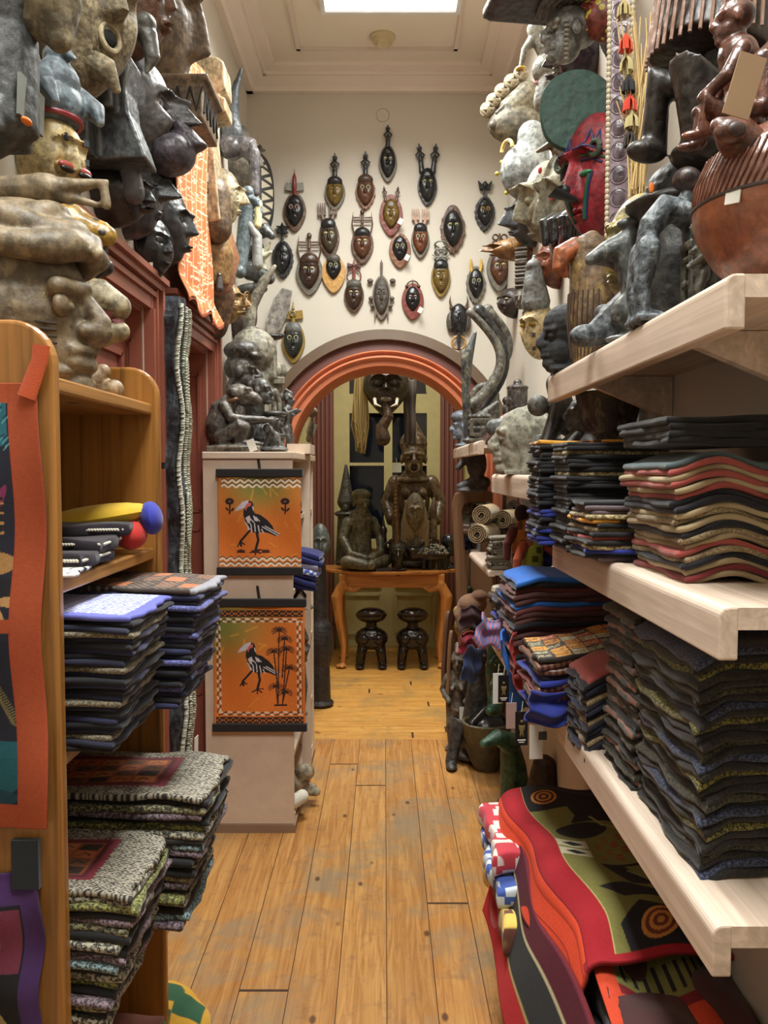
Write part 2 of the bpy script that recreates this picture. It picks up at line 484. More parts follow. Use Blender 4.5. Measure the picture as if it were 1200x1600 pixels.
def sheet(ras, posfn, thick=.003, backc=(60, 50, 45)):
    """cloth with a printed front; posfn(u,v)->(x,y,z) arrays; the back is offset along the normal"""
    nx, ny = ras.nx, ras.ny
    P = np.stack(posfn(ras.X, ras.Y), -1)
    du = np.gradient(P, axis=1); dv = np.gradient(P, axis=0); N = np.cross(du, dv); N /= np.linalg.norm(N, axis=-1, keepdims=True) + 1e-12
    B = P - N * thick
    V = np.concatenate([P.reshape(-1, 3), B.reshape(-1, 3)]); o = nx * ny
    idx = np.arange(nx * ny).reshape(ny, nx)
    f1 = np.stack([idx[:-1, :-1], idx[:-1, 1:], idx[1:, 1:], idx[1:, :-1]], -1).reshape(-1, 4)
    f2 = f1[:, ::-1] + o
    def rim(e, flip):
        q = np.stack([e[:-1], e[1:], e[1:] + o, e[:-1] + o], -1); return q if not flip else q[:, ::-1]
    FF = np.concatenate([f1, f2, rim(idx[0], True), rim(idx[-1], False), rim(idx[:, 0], False), rim(idx[:, -1], True)])
    me = bpy.data.meshes.new('sheet'); me.from_pydata(V.tolist(), [], FF.tolist())
    ca = me.color_attributes.new('Col', 'FLOAT_COLOR', 'POINT')
    bc = np.array(lin(backc)); C = np.concatenate([ras.colours(), np.tile(bc, (o, 1))])
    ca.data.foreach_set('color', C.astype(np.float32).ravel())
    me.shade_smooth()
    return me
# ================================================================== SETTING
XL, XR, YB = -.74, .67, 4.6
CEIL = 3.62
WALLC = (203, 195, 181)
M_wall = wall_mat(WALLC)
M_terra = plain((158, 92, 74), .38, .15, 60)
M_terra_hi = plain((216, 128, 92), .3, .1, 60)
M_terra_dk = plain((112, 66, 58), .45, .15, 60)
M_shaded_band = plain((104, 82, 62), .55, .2, 60)  # outer arch band: terracotta with its shade put into the brown colour
M_cream = plain((176, 166, 118), .45, .1, 60)
M_shelf = pine((214, 194, 176), (196, 172, 152), 'y', .42, .8)

M_floor = boards('y', .142, (186, 140, 80), (166, 116, 60), (134, 90, 44), off=.134, stain=(128, 116, 94))
M_floor2 = boards('x', .105, (204, 158, 84), (184, 134, 66), (146, 100, 48), stain=(150, 122, 76), off=.02)
struct('floor', boxes([(-.95, .9, -1.7, 4.58, -.05, 0)]), M_floor)
struct('floor_far', boxes([(-1.5, 1.5, 4.58, 7.2, -.05, .0)]), M_floor2)
struct('ceiling', boxes([(-.95, .9, -1.7, 4.7, CEIL, CEIL + .1)]), wall_mat((224, 212, 194)))
# left wall with two door openings
D1a, D1b, D2a, D2b, DH = 1.86, 2.59, 2.88, 3.52, 2.0
struct('wall_left', boxes([(XL - .2, XL, -1.7, D1a, 0, CEIL), (XL - .2, XL, D1b, D2a, 0, CEIL), (XL - .2, XL, D2b, 4.7, 0, CEIL),
                           (XL - .2, XL, D1a, D1b, DH, CEIL), (XL - .2, XL, D2a, D2b, DH, CEIL)]), M_wall)
struct('wall_right', boxes([(XR, XR + .2, -1.7, 4.7, 0, CEIL)]), M_wall)
struct('wall_rear', boxes([(-.95, .9, -1.8, -1.7, 0, CEIL)]), M_wall)
# end wall with an arched opening
AR, AZ = .53, 1.55
bm_ = MB(); n_ = 40
arc = [(AR * math.cos(PI - PI * i / n_), AZ + AR * math.sin(PI - PI * i / n_)) for i in range(n_ + 1)]
xl, xr = XL - .02, XR + .02
def quadwall(b, y0, y1):
    top = CEIL
    for i in range(n_):
        (xa, za), (xb, zb) = arc[i], arc[i + 1]
        b.add([(xa, y0, za), (xb, y0, zb), (xb, y0, top), (xa, y0, top), (xa, y1, za), (xb, y1, zb), (xb, y1, top), (xa, y1, top)],
              [(0, 1, 2, 3), (7, 6, 5, 4), (0, 4, 5, 1), (3, 2, 6, 7)])
    for (a, c) in ((xl, -AR), (AR, xr)):
        b.box(((a + c) / 2, (y0 + y1) / 2, top / 2), (c - a, y1 - y0, top))
quadwall(bm_, YB, YB + .28)
struct('wall_back', bm_.mesh(smooth=False), M_wall)
# archivolt bands swept round the arch and down the jambs
def arch_band(name, prof, mat, zb=0.0):
    """prof: list of (radius, y); swept along jamb-arc-jamb"""
    path = [(-1, None, zb)] + [(0, PI - PI * i / 48, 0) for i in range(49)] + [(1, None, zb)]
    V = []; k = len(prof)
    for kind, t, z in path:
        for r, y in prof:
            if kind == 0: V.append((r * math.cos(t), y, AZ + r * math.sin(t)))
            else: V.append((kind * r, y, z))
    Fc = [(i * k + j, i * k + (j + 1) % k, (i + 1) * k + (j + 1) % k, (i + 1) * k + j) for i in range(len(path) - 1) for j in range(k)]
    b = MB(); b.add(V, Fc); struct(name, b.mesh(), mat)
arch_band('trim_1', [(.715, YB + .01), (.715, YB - .045), (.66, YB - .055), (.655, YB - .02), (.655, YB + .01)], M_shaded_band)
arch_band('trim_2', [(.656, YB + .01), (.656, YB - .022), (.60, YB - .03), (.60, YB + .01)], M_terra_dk)
arch_band('trim_3', [(.601, YB + .01), (.601, YB - .05), (.594, YB - .058), (.586, YB - .05), (.583, YB - .035), (.575, YB - .036), (.572, YB - .052), (.562, YB - .06), (.552, YB - .05),
                     (.548, YB - .036), (.52, YB - .034), (.514, YB - .02), (.514, YB + .3), (.53, YB + .3)], M_terra_hi)
# cornice
cp = [(0, 0), (.035, 0), (.045, .02), (.075, .035), (.10, .05), (.115, .05), (.12, .065), (.165, .072), (.17, .09), (0, .09)]
b = MB()
for side in (-1, 1):
    xw = XL if side < 0 else XR
    V = [(xw - side * p, y, CEIL - .09 + q) for y in (-1.7, YB) for p, q in cp]; k = len(cp)
    b.add(V, [(j, (j + 1) % k, (j + 1) % k + k, j + k) for j in range(k)])
V = [(x, YB - p, CEIL - .09 + q) for x in (XL, XR) for p, q in cp]
b.add(V, [(j, (j + 1) % k, (j + 1) % k + k, j + k) for j in range(k)])
struct('trim_4', b.mesh(smooth=False), wall_mat((226, 212, 198)))
struct('trim_5', boxes([(XL + .30, XL + .32, -1.7, YB - .30, CEIL - .012, CEIL + .01), (XR - .32, XR - .30, -1.7, YB - .30, CEIL - .012, CEIL + .01), (XL + .30, XR - .30, YB - .32, YB - .30, CEIL - .012, CEIL + .01)]), wall_mat((214, 198, 184)))
# ceiling lamps
M_alu = plain((225, 225, 225), .4)
for i, (n_, x_, y_, sx_, sy_, z_, p_, c_) in enumerate(LIGHTS):
    t = thing('ceiling_light', ['white recessed ceiling light panel over the near end of the corridor', 'bright rectangular ceiling light panel near the cornice above the aisle', 'ceiling light of the back room beyond the arch'][i], 'ceiling light', (x_, y_, z_))
    ob('frame', boxes([(-sx_ / 2 - .02, -sx_ / 2, -sy_ / 2 - .02, sy_ / 2 + .02, -.02, 0), (sx_ / 2, sx_ / 2 + .02, -sy_ / 2 - .02, sy_ / 2 + .02, -.02, 0), (-sx_ / 2, sx_ / 2, -sy_ / 2 - .02, -sy_ / 2, -.02, 0), (-sx_ / 2, sx_ / 2, sy_ / 2, sy_ / 2 + .02, -.02, 0)]), M_alu, t)
    ob('diffuser', boxes([(-sx_ / 2, sx_ / 2, -sy_ / 2, sy_ / 2, -.012, -.002)]), plain((255, 252, 246), .5, emis=1.6), t)
b = MB(); b.lathe([(.001, -.045), (.03, -.045), (.034, -.03), (.05, -.03), (.054, -.012), (.062, -.010), (.062, 0), (.001, 0)], 28)
q = at(598, 78, 4.18); tag(ob('smoke_detector', b, plain((205, 188, 150), .5), loc=(q.x, q.y, CEIL)), 'small round cream smoke detector on the ceiling near the end wall', 'smoke detector')
# door frames on the left wall
def door(n, y0, y1, h, deep, leafy):
    w = .085
    b = MB()
    for (ya, yb) in ((y0 - w, y0), (y1, y1 + w)):
        s = -1 if ya < y0 else 1
        b.box((XL + .012, (ya + yb) / 2, (h + w) / 2), (.024, w, h + w))
        e = yb if s > 0 else ya
        b.box((XL + .022, e - s * .009, (h + w) / 2 + .001), (.044, .022, h + w + .002))
        b.box((XL + .017, e - s * .045, (h + w) / 2), (.034, .016, h + w))
        b.box((XL + .016, e - s * .079, h / 2), (.032, .014, h - .004))
    b.box((XL + .0115, (y0 + y1) / 2, h + w / 2 - .001), (.023, y1 - y0 + 2 * w - .006, w))
    b.box((XL + .0215, (y0 + y1) / 2, h + w - .011), (.043, y1 - y0 + 2 * w - .008, .022))
    b.box((XL + .0165, (y0 + y1) / 2, h + .045), (.033, y1 - y0 + w - .004, .016))
    b.box((XL + .028, (y0 + y1) / 2, h + w + .008), (.056, y1 - y0 + 2 * w + .03, .018))
    # reveal linings
    b.box((XL - .1, y0 + .007, h / 2), (.19, .014, h - .002)); b.box((XL - .1, y1 - .007, h / 2), (.19, .014, h - .002)); b.box((XL - .1, (y0 + y1) / 2, h - .008), (.188, y1 - y0 - .002, .012))
    for (za, zb) in ((.12, .55), (.65, 1.25), (1.33, 1.9)):   # sunk panels of the far reveal
        for zz in (za, zb): b.box((XL - .1, y1 - .016, zz), (.13, .01, .012))
        for xx in (XL - .165, XL - .035): b.box((xx, y1 - .016, (za + zb) / 2), (.012, .01, zb - za))
    f = struct('door_%d' % n, b.mesh(smooth=False), M_terra)
    lf = MB(); xx = XL - deep
    lf.box((xx - .02, (y0 + y1) / 2, h / 2), (.04, y1 - y0 - .02, h - .01))
    for (za, zb) in ((.15, .85), (1.0, 1.85)):
        for ya, yb in ((y0 + .09, (y0 + y1) / 2 - .03), ((y0 + y1) / 2 + .03, y1 - .09)):
            lf.box((xx + .004, (ya + yb) / 2, za), (.016, yb - ya, .02)); lf.box((xx + .004, (ya + yb) / 2, zb), (.016, yb - ya, .02))
            lf.box((xx + .004, ya, (za + zb) / 2), (.016, .02, zb - za)); lf.box((xx + .004, yb, (za + zb) / 2), (.016, .02, zb - za))
    ob('door_leaf', lf.mesh(smooth=False), plain((142, 80, 66), .4, .15, 60), f)
door(1, D1a, D1b, DH, .05, True)
door(2, D2a, D2b, DH, .16, True)

# ------------------------------------------------------------------ back room beyond the arch
YF = 7.0
struct('wall_far_left', boxes([(-1.3, -1.2, 4.88, YF, 0, 3.4)]), M_cream)
struct('wall_far_right', boxes([(1.2, 1.3, 4.88, YF, 0, 3.4)]), M_cream)
struct('wall_far_front', boxes([(-1.3, XL - .02, 4.7, 4.88, 0, 3.4), (XR + .02, 1.3, 4.7, 4.88, 0, 3.4)]), M_cream)
struct('ceiling_far', boxes([(-1.3, 1.3, 4.88, YF + .1, 3.3, 3.4)]), wall_mat((190, 175, 150)))
struct('wall_far', boxes([(-1.3, -.42, YF, YF + .1, 0, 3.4), (.47, 1.3, YF, YF + .1, 0, 3.4), (-.42, .47, YF, YF + .1, 2.75, 3.4)]), M_cream)
# fluted red pilasters either side of the glazed door
b = MB()
for x0, x1 in ((-.60, -.42), (.47, .66)):
    b.box(((x0 + x1) / 2, YF - .02, 1.4), (x1 - x0, .04, 2.8))
    for k in range(5):
        xx = x0 + .02 + k * (x1 - x0 - .04) / 4
        b.box((xx, YF - .05, 1.45), (.018, .03, 2.6))
    b.box(((x0 + x1) / 2, YF - .04, .1), (x1 - x0 + .02, .09, .2))
struct('trim_6', b.mesh(smooth=False), M_terra_dk)
# glazed double door with fanlight
b = MB(); yd = YF + .03; T_ = .05
def bar(x0, x1, z0, z1, dy=0, t=T_): b.box(((x0 + x1) / 2, yd + dy, (z0 + z1) / 2), (x1 - x0, t, z1 - z0))
xa, xb = -.42, .47
for x0, x1 in ((xa, xa + .13), (xb - .11, xb)): bar(x0, x1, 0, 2.75)
bar(xa + .01, xb - .01, .003, .92, 0, .046); bar(xa + .01, xb - .01, 1.98, 2.14, 0, .046); bar(.0, .07, .9, 2.0, 0, .04)
bar(xa, xb, 1.54, 1.565, 0, .03)
bar(xa + .01, xb - .01, 2.66, 2.748, 0, .046)
for i in range(18):   # arched head of the fanlight
    t0, t1 = PI * i / 18, PI * (i + 1) / 18; cx, cz, r = .025, 2.14, .33
    b.prism([(cx + r * math.cos(t0), cz + r * 1.15 * math.sin(t0)), (cx + r * math.cos(t1), cz + r * 1.15 * math.sin(t1)), (cx + .5 * math.cos(t1), 2.7), (cx + .5 * math.cos(t0), 2.7)], yd - .015, yd + .015)
for (x0, x1) in ((xa + .05, -.03), (.10, xb - .05)):
    for z0, z1 in ((.12, .45), (.52, .85)):
        for zz in (z0, z1): b.box(((x0 + x1) / 2, yd - .03, zz), (x1 - x0, .02, .02))
        for xx in (x0, x1): b.box((xx, yd - .03, (z0 + z1) / 2), (.02, .02, z1 - z0))
dr = struct('door_3', b.mesh(smooth=False), M_cream)
t = NT('dark_glass'); t.b.inputs['Base Color'].default_value = (.004, .006, .010, 1); t.b.inputs['Roughness'].default_value = .06
ob('glass_pane', boxes([(xa + .1, xb - .1, yd + .01, yd + .02, .9, 2.7)]), t.m, dr)
struct('wall_far_outside', boxes([(-.6, .6, YF + .3, YF + .35, 0, 3.3)]), plain((12, 14, 24), .9))
b = MB(); b.box((-.62, 4.52, 1.0), (.05, .06, 2.0)); b.box((-.62, 4.52, 2.02), (.09, .1, .05))
tag(ob('wooden_post', b.mesh(smooth=False), pine((120, 66, 34), (84, 44, 22), 'z')), 'dark brown wooden post beside the left foot of the arch', 'post')
# ================================================================== MASKS ON THE END WALL
BLK = carved((34, 32, 34), (16, 15, 16), .28, .3)
GREY = carved((92, 86, 74), (50, 46, 40), .5)
BRN = carved((112, 70, 44), (66, 38, 24), .35, .5)
DBR = carved((78, 52, 36), (40, 26, 18), .35, .5)
OLV = carved((128, 102, 40), (84, 62, 24), .35, .5)
TAN = carved((168, 126, 66), (128, 88, 40), .4, .5)
REDB = carved((106, 44, 34), (60, 24, 20), .4, .4)
EYEW = plain((176, 168, 128), .5); EYEG = plain((140, 140, 80), .5); PUP = plain((16, 14, 12), .4)
SILV = carved((120, 120, 112), (66, 66, 64), .45)
TAGW = plain((225, 222, 212), .7)
def rim_shape(w, h, d, teeth=0, chin=.35, jag=.06, point=0):
    n = 96; P = []
    for i in range(n):
        t = 2 * PI * i / n; nx, nz = math.cos(t), math.sin(t)
        Wd = 1 - chin * abs(nz) ** 1.6 if nz < 0 else 1 - .08 * nz * nz
        k = 1 + (jag * (1 if (i * teeth // n * 2 + (i * teeth * 2 // n)) % 2 else 0) if teeth and nz < .5 else 0)
        if point and nz > .7: k *= 1 + point * (nz - .7) / .3
        P.append((nx * w / 2 * Wd * k, nz * h / 2 * k))
    b = MB()
    V = [(x, 0.0, z) for x, z in P] + [(x * .97, -d, z * .97) for x, z in P] + [(0, 0, 0), (0, -d * 1.3, 0)]
    Fc = [(i, (i + 1) % n, (i + 1) % n + n, i + n) for i in range(n)] + [((i + 1) % n, i, 2 * n) for i in range(n)] + [(n + i, n + (i + 1) % n, 2 * n + 1) for i in range(n)]
    b.add(V, Fc); return b
def crest(kind, s, z0):
    """s = face width in metres; z0 = top of face"""
    b = MB()
    if kind in ('figure', 'figures2', 'smallhorns'):
        for q in ((0,) if kind == 'figure' else (-.33, .33)):
            k = 1.0 if kind != 'smallhorns' else .55; lean = q * .35
            P = lambda x, y, z: (s * (q + x * k + lean * z * k), -.012 + y, z0 + s * z * k)
            b.tube([P(0, 0, -.15), P(0, 0, .35)], [s * .17 * k, s * .13 * k]); b.box(P(0, 0, .42), (s * .3 * k, .016, s * .07 * k))
            b.tube([P(0, 0, .45), P(0, 0, .75)], [s * .15 * k, s * .09 * k])
            for e in (-1, 1): b.tube([P(.06 * e, 0, .95), P(.24 * e, 0, .8), P(.1 * e, -.004, .58)], s * .055 * k, seg=8)
            b.ell(P(0, 0, 1.1), (s * .13 * k, s * .12 * k, s * .16 * k)); b.box(P(0, 0, 1.18), (s * .22 * k, s * .16 * k, s * .22 * k), rot=(0, PI / 4, 0))
            b.tube([P(0, 0, 1.25), P(0, 0, 1.42)], [s * .08 * k, s * .02])
    elif kind == 'bowspike':
        b.box((-s * .28, -.008, z0 + s * .5), (s * .42, .012, s * .42), rot=(0, .1, 0)); b.box((s * .28, -.008, z0 + s * .5), (s * .42, .012, s * .42), rot=(0, -.1, 0))
        b.tube([(0, -.012, z0), (0, -.012, z0 + s * .3)], s * .1)
    elif kind == 'forks':
        for q in (-.32, .32):
            b.tube([(q * s * .6, -.012, z0 - s * .1), (q * s, -.012, z0 + s * .3)], [s * .13, s * .1]); b.box((q * s, -.012, z0 + s * .42), (s * .44, .014, s * .2))
            for k in range(4): b.tube([(q * s + (k - 1.5) * s * .125, -.012, z0 + s * .45), (q * s + (k - 1.5) * s * .13, -.012, z0 + s * 1.0)], [s * .045, s * .03], seg=6)
    elif kind == 'ladder':
        for q in (-1, 1):
            b.tube([(q * s * .42, -.01, z0 - s * .3), (q * s * .56, -.01, z0 + s * .3), (q * s * .5, -.01, z0 + s * .95)], [s * .07, s * .08, s * .015], flat=.5)
        b.box((0, -.01, z0 + s * .66), (s * 1.0, .01, s * .06)); b.box((0, -.01, z0 + s * .4), (s * .95, .008, s * .04))
        b.ell((0, -.012, z0 + s * .95), (s * .12, s * .1, s * .16)); b.tube([(0, -.012, z0 + s * .8), (0, -.012, z0 + s * .35)], [s * .05, s * .08])
        for q in (-1, 1): b.tube([(0, -.012, z0 + s * .35), (q * s * .12, -.012, z0)], [s * .05, s * .04])
    elif kind == 'star':
        pts = []
        for i in range(12):
            r = s * (.42 if i % 2 == 0 else .22); pts.append((r * math.sin(i * PI / 6), z0 + s * .75 + r * math.cos(i * PI / 6)))
        b.prism(pts, -.022, -.004); b.tube([(0, -.012, z0 - s * .1), (0, -.012, z0 + s * .5)], s * .08)
    elif kind == 'bird':
        b.prism([(-s * .45, z0 + s * 1.15), (-s * .2, z0 + s * .9), (0, z0 + s * 1.12), (s * .2, z0 + s * .9), (s * .45, z0 + s * 1.15), (s * .34, z0 + s * .55), (0, z0 + s * .62), (-s * .34, z0 + s * .55)], -.022, -.004)
        b.tube([(-s * .08, -.012, z0 - s * .1), (-s * .08, -.012, z0 + s * .6)], s * .05); b.tube([(s * .08, -.012, z0 - s * .1), (s * .08, -.012, z0 + s * .6)], s * .05)
        b.ell((0, -.02, z0 + s * .85), (s * .16, s * .14, s * .22))
    elif kind == 'ringbow':
        b.torus((0, -.01, z0 + s * .3), s * .40, s * .035); b.tube([(0, -.012, z0), (0, -.012, z0 + s * .75)], s * .09)
        b.prism([(-s * .38, z0 + s * 1.05), (0, z0 + s * .92), (s * .38, z0 + s * 1.05), (s * .38, z0 + s * .78), (0, z0 + s * .88), (-s * .38, z0 + s * .78)], -.02, -.004)
        b.tube([(0, -.012, z0 + s * .9), (0, -.012, z0 + s * 1.25)], [s * .1, s * .02])
    elif kind == 'lattice':
        for z in (.1, .55, 1.0): b.torus((0, -.012, z0 + s * z), s * .36, s * .05, rot=(PI / 2 - .35, 0, 0), seg=20, sg=6)
        for q in (-1, 1):
            b.tube([(q * s * .36, -.012, z0), (-q * s * .3, -.012, z0 + s * .55), (q * s * .38, -.012, z0 + s * 1.0)], s * .055, seg=8)
            b.tube([(q * s * .3, -.012, z0 + s * .3), (q * s * .5, -.012, z0 + s * .42)], [s * .06, s * .03], seg=8)
    elif kind == 'arch':
        b.torus((0, -.012, z0 + s * .02), s * .40, s * .05, a0=.1, a1=PI - .1); b.tube([(0, -.012, z0 - s * .1), (0, -.012, z0 + s * .5)], [s * .08, s * .03]); 
        for q in (-1, 1): b.ell((q * s * .4, -.014, z0 + s * .05), s * .12)
    elif kind == 'horns':
        for q in (-1, 1): b.tube([(q * s * .26, -.012, z0 - s * .15), (q * s * .36, -.014, z0 + s * .25), (q * s * .34, -.014, z0 + s * .62)], [s * .11, s * .1, s * .075])
    elif kind == 'point':
        b.tube([(0, -.01, z0 - s * .25), (0, -.012, z0 + s * .12)], [s * .3, s * .05], flat=.5)
    elif kind == 'curls':
        for q in (-1, 1):
            for k in range(3): b.torus((q * s * .22, -.012, z0 + s * (.15 + .3 * k)), s * .14, s * .05, seg=14, sg=6)
        b.tube([(0, -.012, z0 - .1 * s), (0, -.012, z0 + s * .9)], s * .06)
    return b
def wall_mask(px, py, fw, fh, face, label, rim=None, cr=None, crmat=None, rimsc=1.18, teeth=0, eye=EYEW, es='almond', rimdz=0, cap=None, tagp=None, extra=None, rz=0, point=0, o=None, D=4.6, name='carved_mask'):
    q = at(px, py, D - .03); w, h = m(fw, D), m(fh, D); d = w * .34
    oo = dict(nose=.4, brow=.15, lip=.15, chin=.42); oo.update(o or {})
    t = thing(name, label, 'mask', (q.x, D - .005, q.z), 0, 'masks on the end wall above the arch', ry=rz)
    f = ob('face', face_mesh(w, h, d, oo, 22, 44), face, t, loc=(0, -.012, 0))
    if eye: eyes(f, w, h, d, oo, eye, PUP, rx=.2, rz=.09, style=es)
    if rim: ob('surround', rim_shape(w * rimsc, h * rimsc, .014, teeth, point=point), rim, t, loc=(0, 0, -h * .04 + rimdz))
    if cap is not None:
        b = MB(); b.ell((0, -d * .35, h * .33), (w * .44, d * .85, h * .20), seg=20); ob('hair', b, cap, t, loc=(0, -.010, 0))
    if cr: ob('crest', crest(cr, w, h * .46), crmat or face, t)
    if tagp:
        ob('price_tag', boxes([(-.012, .012, -.004, -.002, -.016, .016)]), TAGW, t, loc=(tagp[0] * w, -.04, tagp[1] * h), rot=(0, .5, 0))
    if extra: extra(t, w, h, d)
    return t
def _red_spike(t, w, h, d):
    b = MB(); z = h * .5; b.tube([(0, -.016, z), (0, -.02, z + w * .35), (0, -.018, z + w * .9), (0, -.016, z + w * 1.15)], [w * .08, w * .13, w * .11, w * .03]); b.tube([(0, -.016, z + w * 1.1), (0, -.016, z + w * 1.4)], [w * .03, w * .008])
    ob('spike', b, carved((120, 30, 26), (80, 20, 20), .25), t)
def _olive_loop(t, w, h, d):
    b = MB(); z = h * .5; b.torus((0, -.02, z + w * .45), w * .12, w * .05, seg=16); b.tube([(0, -.02, z + w * .7), (0, -.02, z + w * 1.05)], [w * .08, w * .02])
    ob('spike', b, OLV, t)
def _ears(t, w, h, d):
    for q in (-1, 1):
        for (x, z, r) in ((.72, .40, .2), (.68, -.06, .16), (.58, -.26, .15)):
            b = MB(); b.ell((q * w * x, -.012, h * z), (w * r, .012, w * r * .8)); ob('ear', b, face_grey, t)
        b = MB(); b.tube([(q * w * .38, -.01, -h * .38), (q * w * .42, -.01, -h * .62)], [w * .09, w * .03]); ob('prong', b, face_grey, t)
    b = MB(); b.tube([(0, -.012, h * .4), (0, -.014, h * .7), (0, -.014, h * .86), (0, -.012, h * .93)], [w * .1, w * .12, w * .16, w * .04], flat=.6); ob('crest', b, face_grey, t)
def _bull(t, w, h, d):
    for q in (-1, 1):
        b = MB(); b.tube([(q * w * .36, -.012, h * .36), (q * w * .46, -.012, h * .55), (q * w * .42, -.012, h * .74)], [w * .13, w * .1, w * .01], flat=.5); ob('ear', b, DBR, t)
        b = MB(); b.ell((q * w * .42, -.014, -.05 * h), (w * .22, .02, h * .3)); ob('cheek', b, GREY, t)
    b = MB(); b.torus((0, -.02, -h * .66), w * .34, w * .06, seg=24); ob('ring', b, TAN, t)
    b = MB(); b.tube([(0, -.03, -h * .4), (0, -.03, -h * .85)], [w * .1, w * .07]); ob('muzzle', b, BLK, t)
face_grey = carved((104, 92, 80), (62, 54, 46), .6)
wall_mask(606, 252, 24, 48, BLK, 'black mask with small carved figure crest, topmost on the end wall', GREY, 'figure', BLK)
wall_mask(523, 299, 27, 44, OLV, 'olive gold mask with tall dark figure crest and grey side wings', GREY, 'figure', BLK, cap=BLK, eye=None)
wall_mask(571, 297, 27, 46, BRN, 'reddish brown mask with jagged beard and tall dark figure crest', BRN, 'figure', BLK, teeth=14, rimsc=1.1, es='ring', cap=DBR)
wall_mask(460, 328, 28, 48, BLK, 'black mask topped by a red spike and pale bow, leftmost of the upper row', DBR, 'bowspike', SILV, es='ring', eye=plain((176, 140, 130), .5), rimsc=1.25, extra=_red_spike)
wall_mask(668, 288, 27, 52, BLK, 'glossy black mask with green eyes and two tall figure horns', BLK, 'figures2', BLK, rimsc=1.12, eye=EYEG)
wall_mask(758, 330, 24, 42, BLK, 'small black mask with toothed rim and bird crest, far right of the upper row', BLK, 'bird', BLK, teeth=18, rimsc=1.25, es='ring', eye=TAN)
wall_mask(611, 333, 26, 46, OLV, 'olive mask on a round brown plate with two stubby figure horns', REDB, 'smallhorns', DBR, rimsc=1.4, tagp=(.55, -.3), eye=None)
wall_mask(514, 369, 27, 52, carved((84, 70, 48), (44, 36, 24), .35), 'dark brown mask carrying two hand shaped combs, tilted under the olive gold mask', DBR, 'forks', carved((90, 70, 60), (50, 38, 32), .4), cap=BLK, rz=-.06)
wall_mask(566, 380, 28, 46, BRN, 'brown mask with a man between two blades as crest, centre left of the wall', DBR, 'ladder', DBR, rimsc=1.25, cap=BLK)
wall_mask(657, 373, 24, 46, carved((138, 76, 42), (80, 42, 24), .35), 'chestnut mask with black hair and two pale hand shaped combs', GREY, 'forks', carved((150, 120, 100), (100, 76, 62), .5), cap=BLK, es='ring')
wall_mask(708, 356, 30, 56, BLK, 'large black teardrop mask with olive eyes and a pointed toothed rim', DBR, 'point', BLK, teeth=14, rimsc=1.25, eye=EYEG, point=.12)
wall_mask(625, 387, 24, 38, BLK, 'black faced mask on an oval brown plate with a white price tag', BRN, 'point', BLK, rimsc=1.42, rimdz=-.006, tagp=(.45, -.42), es='ring')
wall_mask(441, 402, 27, 48, BLK, 'black mask with star crest and beaded rim beside the left hand carvings', BLK, 'star', BLK, teeth=20, rimsc=1.2, eye=None)
wall_mask(483, 424, 32, 52, DBR, 'dark brown mask with grey surround and a man between two blades as crest', GREY, 'ladder', DBR, rimsc=1.3, cap=DBR)
wall_mask(521, 417, 24, 38, BLK, 'black face on a tan gourd shaped plate without horns', TAN, None, None, rimsc=1.55, rimdz=-.028, es='ring', cap=GREY)
wall_mask(689, 432, 26, 50, OLV, 'olive gold mask under a silvery lattice crest', OLV, 'lattice', SILV, rimsc=1.16, cap=BLK, eye=None)
wall_mask(744, 442, 23, 46, BLK, 'black mask with two straight yellow horns', GREY, 'horns', carved((190, 150, 60), (150, 110, 40), .4), teeth=16, rimsc=1.25, es='ring')
wall_mask(781, 418, 30, 52, BRN, 'brown mask with curly dark crest, farthest right on the end wall', GREY, 'curls', DBR, rimsc=1.3, D=4.58)
wall_mask(553, 460, 27, 44, DBR, 'dark brown mask with a ring and small red bow as crest', DBR, 'ringbow', REDB, rimsc=1.15, cap=GREY)
wall_mask(596, 462, 24, 58, face_grey, 'grey weathered mask with many side ears, open mouth and tall comb', face_grey, None, None, rimsc=1.2, extra=_ears, o=dict(open=.05, slit=.3, chin=.3), es='ring', eye=GREY)
wall_mask(645, 466, 23, 38, BLK, 'black and pink face on a large oval brown plate with an arch of horns', REDB, 'arch', DBR, rimsc=1.5, rimdz=-.008, eye=plain((170, 130, 116), .5), tagp=(.5, -.5))
wall_mask(458, 532, 30, 54, carved((52, 56, 52), (24, 26, 24), .4), 'grey green mask with pale ringed eyes and olive bow crest, lowest on the left', OLV, 'bowspike', OLV, rimsc=1.2, es='ring', cap=SILV, extra=_olive_loop)
wall_mask(717, 500, 30, 52, BLK, 'black horned bull mask with a tan ring below its nose', None, None, None, eye=None, extra=_bull, o=dict(nose=.7, brow=0, sock=0, lid=0, lip=0, slit=0, chin=.5, nose_b=-.6))
b = MB(); b.torus((0, 0, 0), m(10, 4.6), .0008, seg=28, sg=5)
q = at(598, 180, 4.597); tag(ob('wire_loop', b, plain((120, 104, 92), .6), loc=q), 'thin wire loop hanging on the end wall above the topmost mask', 'wire')
